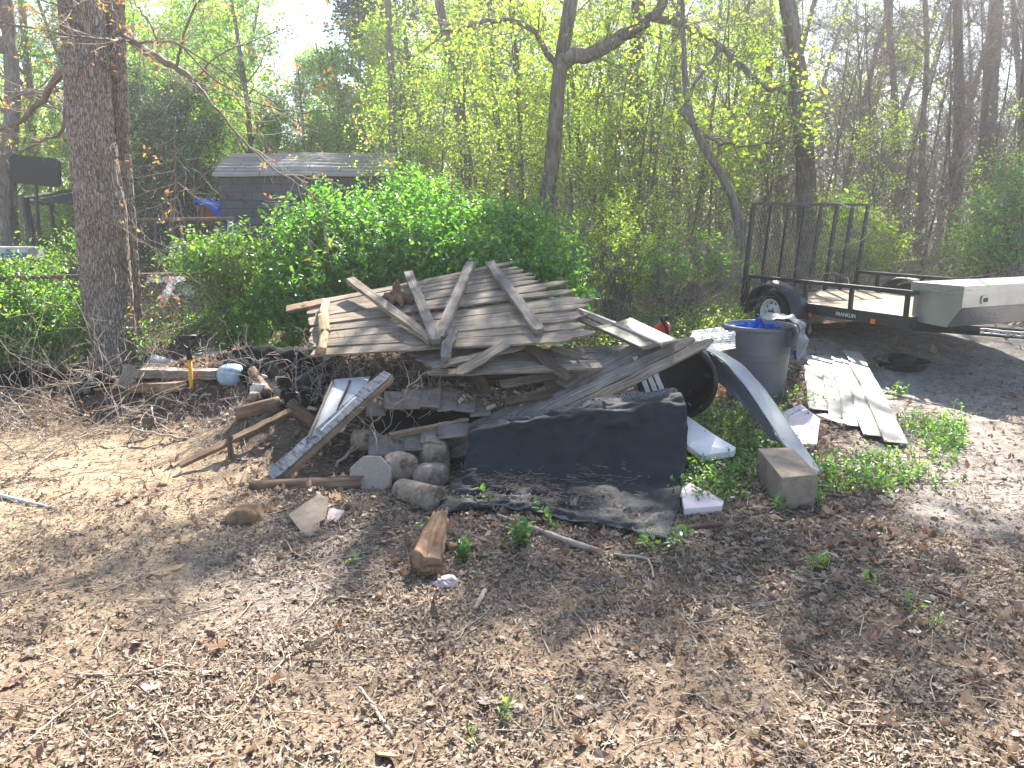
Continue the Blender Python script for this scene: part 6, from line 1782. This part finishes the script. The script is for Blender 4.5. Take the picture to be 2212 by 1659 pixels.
for y_ in (.40, 1.35):
    V, Fl = rrect(tp(X1 + .012, y_, .845), tw_, np.array([0, 0, 1.]), .105, .075, .02, .008, -tl); mb = MB(); mb.add(V, Fl); mb.build('latch', M['alu_flat'], tbx)
    V, Fl = rrect(tp(X1 + .016, y_, .845), tw_, np.array([0, 0, 1.]), .06, .04, .012, .008, -tl); mb = MB(); mb.add(V, Fl); mb.build('latch', M['black_metal'], tbx)
mb = MB()
for y_ in (Y0 + .02, Y1 - .02): pass
sd_ = thing('step_ladder', 'slotted silver ladder rail lying under the tool box at the right edge', 'ladder', P(2170, 722, 6.6))
for dv in (0, 8):
    mb = MB(); board(mb, P(2118, 711 + dv, 6.7), P(2240, 722 + dv, 6.3), .015, .02, (0, -1, 0)); mb.build('rail', M['alu_flat'], sd_)
for k in range(7):
    f = k / 7; mb = MB(); board(mb, P(2124 + 116 * f, 712 + 11 * f, 6.7 - .4 * f), P(2124 + 116 * f, 721 + 11 * f, 6.7 - .4 * f), .012, .018, (0, -1, 0), seg=1); mb.build('rung', M['alu_flat'], sd_)

# ================================================================== SHRUBS, WEEDS
def sprigs(rng, base, dirs, ln, nl, size, tmpl=LEAF6, tilt=.5, stem_r=.0022):
    """leafy shoots: returns (stemV,F),(leafV,F)"""
    N = len(base)
    pth = grow(rng, base, dirs, ln, 5, .16, .03)
    sv = tubes(pth, np.full((N, 5), stem_r) * np.linspace(1, .6, 5), 3)[:2]
    f = np.tile(np.linspace(.12, 1.0, nl)[None], (N, 1)) * 4
    k = np.minimum(f.astype(int), 3); w_ = (f - k)[..., None]
    ar = np.arange(N)[:, None]
    p = pth[ar, k] * (1 - w_) + pth[ar, k + 1] * w_
    t = nrm(pth[ar, k + 1] - pth[ar, k])
    # leaf frame: along = outwards from the stem, normal roughly up
    rnd = nrm(np.cross(t, rng.randn(N, nl, 3)))
    along = nrm(rnd + t * .55 + np.array([0, 0, -.05]))
    upv_ = nrm(np.cross(np.cross(along, np.array([0, 0, 1.]) + rng.randn(N, nl, 3) * tilt), along))
    side = np.cross(upv_, along)
    Mx = np.stack([along, side, upv_], -1).reshape(-1, 3, 3)
    return sv, scatter(tmpl[0], tmpl[1], p.reshape(-1, 3), Mx, size * rng.uniform(.6, 1.15, N * nl))

def blob_pts(rng, blobs, n, shell=.55):
    vol = np.array([b[3] * b[4] for b in blobs], float); pr = vol / vol.sum()
    i = rng.choice(len(blobs), n, p=pr)
    B = np.array([list(P(b[0], b[1], b[2])) + [b[3] / F * b[2], b[5], b[4] / F * b[2]] for b in blobs])
    d = nrm(rng.randn(n, 3)); r = shell + (1 - shell) * rng.rand(n) ** .6
    d[:, 1] = -np.abs(d[:, 1]) * np.where(rng.rand(n) < .7, 1, -1)
    p = B[i, :3] + d * r[:, None] * B[i, 3:]
    return p, d

def shrub(name, label, cat, blobs, n, nl, size, ln, mat, seed, stems=14, root=None, group=None, tmpl=LEAF6, shell=.5, kind=None):
    rng = np.random.RandomState(seed)
    p, d = blob_pts(rng, blobs, n, shell)
    ok = p[:, 2] > gh(p[:, 0], p[:, 1]) - .02
    p, d = p[ok], d[ok]
    c = P(blobs[0][0], blobs[0][1], blobs[0][2]) if root is None else root
    base = np.array([c[0], c[1], float(gh(c[0], c[1]))])
    t = thing(name, label, cat, base, group)
    sv, lv = sprigs(rng, p, nrm(d + np.array([0, 0, .45]) + rng.randn(len(p), 3) * .35), ln * rng.uniform(.5, 1.3, len(p)), nl, size, tmpl)
    # woody stems towards the sprigs
    m = min(len(p), stems * 8); idx = rng.choice(len(p), m, replace=False)
    st = np.array([base + np.array([rng.randn() * .25 * blobs[0][3] / F * blobs[0][2], rng.randn() * .12, 0]) for _ in range(m)])
    q = np.stack([st + (p[idx] - st) * f ** 1.0 + np.array([0, 0, 1.]) * (math.sin(f * math.pi) * .12) + rng.randn(m, 3) * .02 for f in np.linspace(0, 1, 7)], 1)
    bv = tubes(q, np.full((m, 7), .007) * np.linspace(1, .3, 7), 4)[:2]
    V, Fs = join([sv, bv]); mk('stems', V, Fs, M['twig'], t, True)['kind'] = 'stuff'
    mk('foliage', lv[0], lv[1], M[mat], t)['kind'] = 'stuff'
    return t
shrub('big_bush', 'large glossy green bush growing behind the picket panel', 'bush',
      [(870, 590, 8.1, 170, 130, .7), (700, 560, 8.3, 115, 75, .5), (800, 515, 8.5, 110, 65, .5), (930, 480, 8.7, 90, 65, .5), (1040, 545, 8.6, 125, 80, .6), (1150, 570, 8.4, 90, 75, .6), (1215, 630, 8.0, 50, 50, .4),
       (635, 640, 8.0, 60, 60, .4), (610, 700, 7.9, 80, 70, .4), (720, 650, 7.8, 120, 90, .5), (1000, 610, 7.9, 160, 80, .5), (885, 420, 8.8, 45, 30, .3), (660, 478, 8.5, 50, 22, .3), (1110, 490, 8.8, 70, 35, .4), (730, 455, 8.6, 55, 28, .3), ],
      5600, 8, .058, .24, 'leaf_bush', 31, stems=24, shell=.35)
shrub('leafy_shrub', 'light green shrub overhanging the fence left of the big bush', 'shrub', [(470, 560, 7.9, 75, 22, .3), (440, 575, 8.1, 60, 18, .3), (520, 545, 8.2, 50, 25, .3), (525, 610, 8.3, 45, 35, .3)], 360, 9, .055, .24, 'leaf_weed', 32, root=P(540, 700, 8.4))
shrub('leafy_shrub', 'green shrub tangled in the fence between oak and shovel', 'shrub', [(335, 745, 8.0, 28, 38, .2), (440, 725, 8.3, 30, 40, .25), (510, 690, 8.3, 40, 70, .3), (520, 740, 8.1, 45, 35, .3)], 330, 7, .05, .2, 'leaf_weed', 33)
shrub('leafy_shrub', 'pale green bush growing through the chain-link fence at far left', 'bush', [(80, 700, 7.9, 110, 75, .4), (20, 660, 8.0, 80, 60, .4), (150, 690, 8.1, 55, 70, .3), (120, 740, 7.7, 80, 45, .3), (-20, 730, 7.8, 70, 50, .3)], 1500, 7, .045, .17, 'leaf_mid', 34, stems=20, shell=.2)
shrub('leafy_shrub', 'small light shrub in front of the gazebo posts', 'shrub', [(150, 560, 9.5, 30, 45, .2), (125, 590, 9.2, 45, 14, .2)], 90, 7, .05, .2, 'leaf_weed', 35)
shrub('leafy_shrub', 'low green weeds along the fence at the left edge', 'shrub', [(40, 590, 8.6, 80, 12, .3), (90, 600, 8.7, 60, 10, .3)], 160, 6, .05, .16, 'leaf_weed', 36)
shrub('leafy_shrub', 'bright shrub showing through the top of the trailer gate', 'shrub', [(1820, 460, 12.5, 42, 28, .4), (1850, 520, 12.3, 55, 50, .4), (1800, 560, 12.2, 40, 40, .3), (1900, 540, 12.6, 40, 45, .3)], 420, 7, .075, .28, 'leaf_spring', 37)
shrub('leafy_shrub', 'green bush at the right edge above the tool box', 'bush', [(2150, 500, 11.8, 80, 70, .5), (2200, 430, 12.0, 60, 70, .5), (2110, 560, 11.6, 60, 40, .4)], 700, 7, .07, .26, 'leaf_mid', 38)
shrub('leafy_shrub', 'grey green low bush beside the crooked leaning tree', 'bush', [(1490, 550, 10.8, 80, 45, .5), (1420, 590, 10.3, 70, 35, .4), (1560, 590, 10.8, 60, 30, .4)], 330, 7, .05, .2, 'leaf_mid', 39)
shrub('leafy_shrub', 'yellow green shrub right behind the end of the big bush', 'bush', [(1330, 560, 10.5, 80, 60, .5), (1290, 500, 11.0, 70, 50, .5), (1380, 480, 11.5, 70, 60, .5)], 380, 7, .055, .22, 'leaf_spring', 40)
# compound understory that nobody could count
rng = np.random.RandomState(44)
def undergrowth(name, lb, n, u0, u1, d0, d1, h0, h1, size, mat, seed, nl=6, clump=True, dens=None, tilt=.5):
    rng = np.random.RandomState(seed)
    d = rng.uniform(d0 ** 2, d1 ** 2, n) ** .5; u = rng.uniform(u0, u1, n)
    x = (u - CU) / F * d
    if clump:
        k = rng.rand(n) < sstep(fbm(x * .9 + seed, d * .9, 3), .36, .62); x, d = x[k], d[k]
    if dens is not None:
        k = rng.rand(len(x)) < dens(x, d); x, d = x[k], d[k]
    m = len(x)
    b = np.stack([x, d, gh(x, d)], 1)
    sv, lv = sprigs(rng, b, np.stack([rng.randn(m) * .4, rng.randn(m) * .4, np.ones(m)], 1), rng.uniform(h0, h1, m), nl, size, LEAF4, tilt)
    V, Fs = sv[0], sv[1]
    t = thing(name, lb, 'undergrowth', (0, 0, 0)); t['kind'] = 'stuff'
    mk('stems', V, Fs, M['twig'], t)['kind'] = 'stuff'; mk('leaves', lv[0], lv[1], M[mat], t)['kind'] = 'stuff'
undergrowth('undergrowth', 'yellow green brush along the floor of the woods', 3200, -100, 2350, 11.5, 24, .3, 1.7, .085, 'leaf_spring', 51, 8)
undergrowth('undergrowth', 'dull green low brush between the trunks', 1700, -100, 2350, 12, 30, .4, 2.0, .10, 'leaf_mid', 52, 8)
undergrowth('undergrowth', 'bright green brush behind the gazebo frame', 1500, -100, 480, 21, 27, .8, 2.6, .13, 'leaf_green', 59, 10)
undergrowth('ground_cover', 'bright low weeds between the heap and the trailer', 7500, 1150, 1680, 7.2, 12.5, .06, .35, .045, 'leaf_spring', 53, 6, True)
undergrowth('ground_cover', 'short green ground plants between the heap and the trailer', 2600, 1150, 1720, 7.4, 12.5, .05, .2, .045, 'leaf_weed', 54, 6, True)
undergrowth('ground_cover', 'low green weeds scattered through the leaves at right', 5200, 1480, 2120, 4.3, 6.9, .04, .13, .035, 'leaf_weed', 55, 6, True, lambda x, y: np.clip(gau(x, y, 1.75, 5.35, .45, .8) + gau(x, y, 2.5, 5.0, .8, .6) + .5 * gau(x, y, 3.2, 5.4, .6, .6) + .17, 0, 1))
undergrowth('ground_cover', 'weeds growing under the arching grey strip', 260, 1490, 1720, 4.8, 6.0, .05, .22, .04, 'leaf_weed', 56, 7, False)
undergrowth('ground_cover', 'weeds around the pink foam boards', 170, 1475, 1640, 4.1, 4.9, .04, .16, .035, 'leaf_weed', 57, 7, False)
undergrowth('ground_cover', 'green weeds in the yard beyond the fence', 1300, -60, 560, 9, 16, .08, .4, .06, 'leaf_weed', 58, 6, True)
# dry brambles in the woods edge and twig tangle at left
def brambles(name, lb, n, u0, u1, d0, d1, h0, h1, seed, mat='twig', r_=.004):
    rng = np.random.RandomState(seed)
    d = rng.uniform(d0, d1, n); u = rng.uniform(u0, u1, n); x = (u - CU) / F * d
    p = grow(rng, np.stack([x, d, gh(x, d)], 1), np.stack([rng.randn(n) * .8, rng.randn(n) * .5, np.ones(n)], 1), rng.uniform(h0, h1, n), 12, .17, -.06)
    p[:, :, 2] = np.maximum(p[:, :, 2], gh(p[:, :, 0], p[:, :, 1]) + .01)
    R_ = np.full((n, 12), r_) * np.linspace(1, .4, 12)
    s_, d_, q_, f_ = kids(rng, p, R_, 5, .2, 1, .8)
    L = grow(rng, s_, d_, rng.uniform(.15, .5, len(s_)) * (h1 / 2), 5, .15, 0)
    V, Fs = join([tubes(p, R_, 4)[:2], tubes(L, np.full((len(L), 5), r_ * .5), 3)[:2]])
    tag(mk(name, V, Fs, M[mat], smooth=True), lb, 'brambles', kind='stuff')
brambles('brambles', 'tangle of dry brambles in front of the trees', 1700, 1150, 2350, 11, 19, .8, 3.2, 61, 'mid_twig')
brambles('brambles', 'thin dry brambles at the edge of the cleared yard', 420, 1150, 1700, 9.0, 12, .4, 1.4, 62, 'pale_twig', .0025)
brambles('brambles', 'dry vines tangled through the chain-link fence', 170, -60, 190, 7.6, 8.6, .4, 1.3, 63, 'pale_twig', .003)
brambles('brambles', 'dry vines behind the shed and oak', 260, -100, 900, 15, 24, 1.0, 3.5, 64)

brambles('dry_vines', 'tangle of dry bare vines sprawling at the left edge', 46, -40, 270, 5.3, 6.9, .5, 1.3, 65, 'pale_twig', .0035)
brambles('dry_roots', 'roots and broken twigs sticking from the dirt mound', 90, 330, 700, 5.3, 6.6, .15, .45, 66, 'mid_twig', .003)
brambles('dry_roots', 'loose roots on the dark soil under the picket panel', 70, 640, 980, 5.2, 5.9, .2, .5, 67, 'mid_twig', .004)
# seedlings one can point at
def seedling(lb, u, v, h, nsp, size, seed, lean=0.0, nl=8):
    rng = np.random.RandomState(seed)
    b = G(u, v); b[2] = float(gh(b[0], b[1]))
    t = thing('seedling', lb, 'seedling', b)
    bs = np.tile(b, (nsp, 1)) + rng.randn(nsp, 3) * np.array([.02, .02, 0]) * (nsp > 1)
    sv, lv = sprigs(rng, bs, np.stack([rng.randn(nsp) * .35 + lean, rng.randn(nsp) * .3, np.ones(nsp)], 1), h * rng.uniform(.6, 1.1, nsp), nl, size, LEAF6, .3)
    mk('stem', sv[0], sv[1], M['twig'], t); mk('leaves', lv[0], lv[1], M['leaf_weed'], t)
for k, a in enumerate([
    ('green seedling with two bright tufts in the centre foreground', 1088, 1548, .10, 2, .04, 0, 6),
    ('tiny grassy green tuft at the bottom below the centre seedling', 1028, 1600, .04, 4, .022, 0, 4),
    ('low leafy seedling spreading right of the rotten log', 1000, 1212, .09, 6, .045, .1, 8),
    ('bushy green seedling in front of the plywood piece', 1120, 1180, .14, 8, .05, 0, 9),
    ('thin upright seedling against the left part of the mat', 1072, 1100, .20, 1, .045, 0, 9),
    ('tall upright seedling against the middle of the mat', 1208, 1150, .32, 1, .045, -.25, 16),
    ('leafy seedling at the lower right corner of the mat', 1445, 1180, .12, 4, .05, 0, 8),
    ('small round-leaved seedling left of the mat corner', 1405, 1188, .06, 2, .05, 0, 5),
    ('seedling in front of the concrete block left corner', 1680, 1100, .10, 3, .045, 0, 8),
    ('leafy seedling at the right foot of the concrete block', 1765, 1090, .11, 5, .045, 0, 8),
    ('lone green seedling in the leaves below the block', 1770, 1238, .09, 4, .045, 0, 7),
    ('small green seedling right of the lone one below the block', 1875, 1270, .07, 2, .04, 0, 6),
    ('thin seedling in the straw at the right foreground', 1965, 1325, .10, 2, .035, 0, 7),
    ('yellowish seedling low in the right foreground', 2005, 1370, .08, 2, .035, 0, 6),
    ('tiny yellow-green sprout in leaves left of the rotten log', 778, 1218, .05, 2, .035, 0, 5),
    ('tiny green sprout at the upper end of the rotten log', 926, 1135, .04, 2, .03, 0, 5),
    ('sprout between the umbrella base and the siding strips', 1895, 800, .16, 3, .06, 0, 8),
    ('grassy tuft on the right beside the bare path', 1940, 860, .12, 7, .05, 0, 7),
    ('yellow sprout in the chips right of the bent twig end', 1345, 1245, .03, 2, .025, 0, 4)]):
    seedling(a[0], a[1], a[2], a[3], a[4], a[5], 700 + k, a[6], a[7])
# fallen vines and bare branch at left
def vine(lb, pts, r_, mat='pale_twig', forks=0, seed=0, name='vine'):
    rng = np.random.RandomState(seed)
    q = []
    for (u, v, lift) in pts:
        g = G(u, v + lift / 4.6 * F * .9) if lift else G(u, v)
        q.append(P(u, v, g[1]) if lift else g + np.array([0, 0, .015]))
    p = resample(q, 26) + rng.randn(26, 3) * .006
    p[:, 2] = np.maximum(p[:, 2], gh(p[:, 0], p[:, 1]) + .006)
    mb = MB(); mb.tube(p, np.linspace(r_, r_ * .4, 26), 7)
    if forks:
        s_, d_, rr_, f_ = kids(rng, p[None], np.linspace(r_, r_ * .4, 26)[None], forks, .1, .95, .8)
        L = grow(rng, s_, d_, rng.uniform(.15, .55, len(s_)), 9, .2, -.03)
        s2, d2, r2, f2 = kids(rng, L, np.full((len(L), 9), .002), 3, .2, 1, .8)
        L2 = grow(rng, s2, d2, rng.uniform(.06, .2, len(s2)), 5, .2, 0)
        for l_ in L: l_[:, 2] = np.maximum(l_[:, 2], gh(l_[:, 0], l_[:, 1]) + .004); mb.tube(l_, np.linspace(r_ * .45, .001, 9), 5)
        for l_ in L2: l_[:, 2] = np.maximum(l_[:, 2], gh(l_[:, 0], l_[:, 1]) + .004); mb.tube(l_, .0012, 4)
    o = mb.build(name, M[mat], None, True); setloc(o, p[0]); tag(o, lb, 'vine')
vine('long bare cane arching over the leaves from the sand to the mound', [(30, 1040, 0), (95, 993, .02), (157, 951, .06), (224, 921, .10), (280, 923, .10), (336, 937, .06), (403, 950, 0)][::-1], .009, forks=9, seed=1)
vine('curved bare cane lying on the mound behind the long one', [(332, 872, .02), (328, 890, .03), (340, 915, .03), (375, 935, .02), (410, 942, 0)], .009, forks=2, seed=2)
vine('thin vine loop above the mound near the shovel', [(320, 895, .02), (340, 860, .06), (372, 843, .08), (398, 838, .05), (420, 845, 0)], .006, forks=4, seed=3)
vine('reddish bare vine hanging from the oak foot over the fabric', [(120, 790, .05), (165, 800, .12), (205, 815, .14), (240, 850, .10), (256, 900, .03), (258, 920, 0)], .005, forks=8, seed=4)
vine('dry vine tangle at the left edge above the sand', [(-30, 830, .1), (20, 860, .15), (60, 900, .15), (90, 950, .10), (110, 985, .0)], .006, forks=14, seed=5)
vine('second dry vine sprawling at the left edge', [(-30, 880, .1), (40, 925, .15), (90, 950, .1), (150, 985, 0)], .006, forks=12, seed=6)
vine('small upright dead weed on the sand at left', [(72, 1185, 0), (90, 1150, .04), (105, 1125, .08), (122, 1092, .12)], .003, forks=3, seed=7)
vine('woody vine climbing from the stones to the picket panel', [(725, 1010, .02), (770, 960, .12), (800, 920, .2), (850, 870, .35), (890, 830, .45), (935, 795, .5)], .012, forks=7, seed=8)
vine('looping vine in front of the curved shingles', [(905, 800, .45), (915, 850, .38), (895, 885, .3), (865, 910, .22), (842, 940, .15)], .007, forks=5, seed=9)
vine('bare twig hanging before the lower shingle strip', [(845, 870, .3), (880, 895, .26), (915, 925, .2), (935, 945, .15)], .006, forks=6, seed=10)
vine('thin vine standing before the octagonal stone', [(816, 990, .1), (813, 950, .2), (806, 920, .26), (800, 880, .34)], .005, forks=3, seed=11)
# roots and rotten crumbs under the panel
rng = np.random.RandomState(70)
n = 420
b_ = np.stack([rng.uniform(-1.35, -.55, n), rng.uniform(5.35, 5.75, n), rng.uniform(.25, .62, n)], 1)
pth = grow(rng, b_, rng.randn(n, 3), rng.uniform(.1, .45, n), 7, .35, -.1)
V, Fq, _ = tubes(pth, rng.uniform(.0015, .006, (n, 1)) * np.linspace(1, .4, 7)[None], 4)
tag(mk('root_tangle', V, Fq, M['twig'], smooth=True), 'tangle of dry roots under the left end of the picket panel', 'roots', kind='stuff')
n = 1500
x = rng.normal(-.1, .45, n); y = rng.uniform(5.0, 5.6, n)
V, Fq = scatter(CHIP[0], CHIP[1], np.stack([x, y, np.maximum(gh(x, y), .30 + .1 * rng.rand(n)) + .02], 1), rotm(rng, n, .6), rng.uniform(.02, .08, n))
tag(mk('rotten_crumbs', V, Fq, M['chips']), 'rotten wood crumbs piled over the curved shingles', 'wood crumbs', kind='stuff')

# ================================================================== HAZE
def haze():
    m, n, l = newmat('haze')
    pv = n.new('ShaderNodeVolumePrincipled'); o = n.new('ShaderNodeOutputMaterial')
    pv.inputs['Color'].default_value = (.88, .90, .96, 1)
    pv.inputs['Density'].default_value = HAZE_D
    pv.inputs['Anisotropy'].default_value = .55
    l.new(pv.outputs[0], o.inputs['Volume'])
    mb = MB(); mb.box((-110, -9, -2.5), (110, 175, 32))
    tag(mb.build('haze', m), 'thin pale sunlit haze in the air', 'haze', kind='stuff')
HAZE_D = .0027
haze()
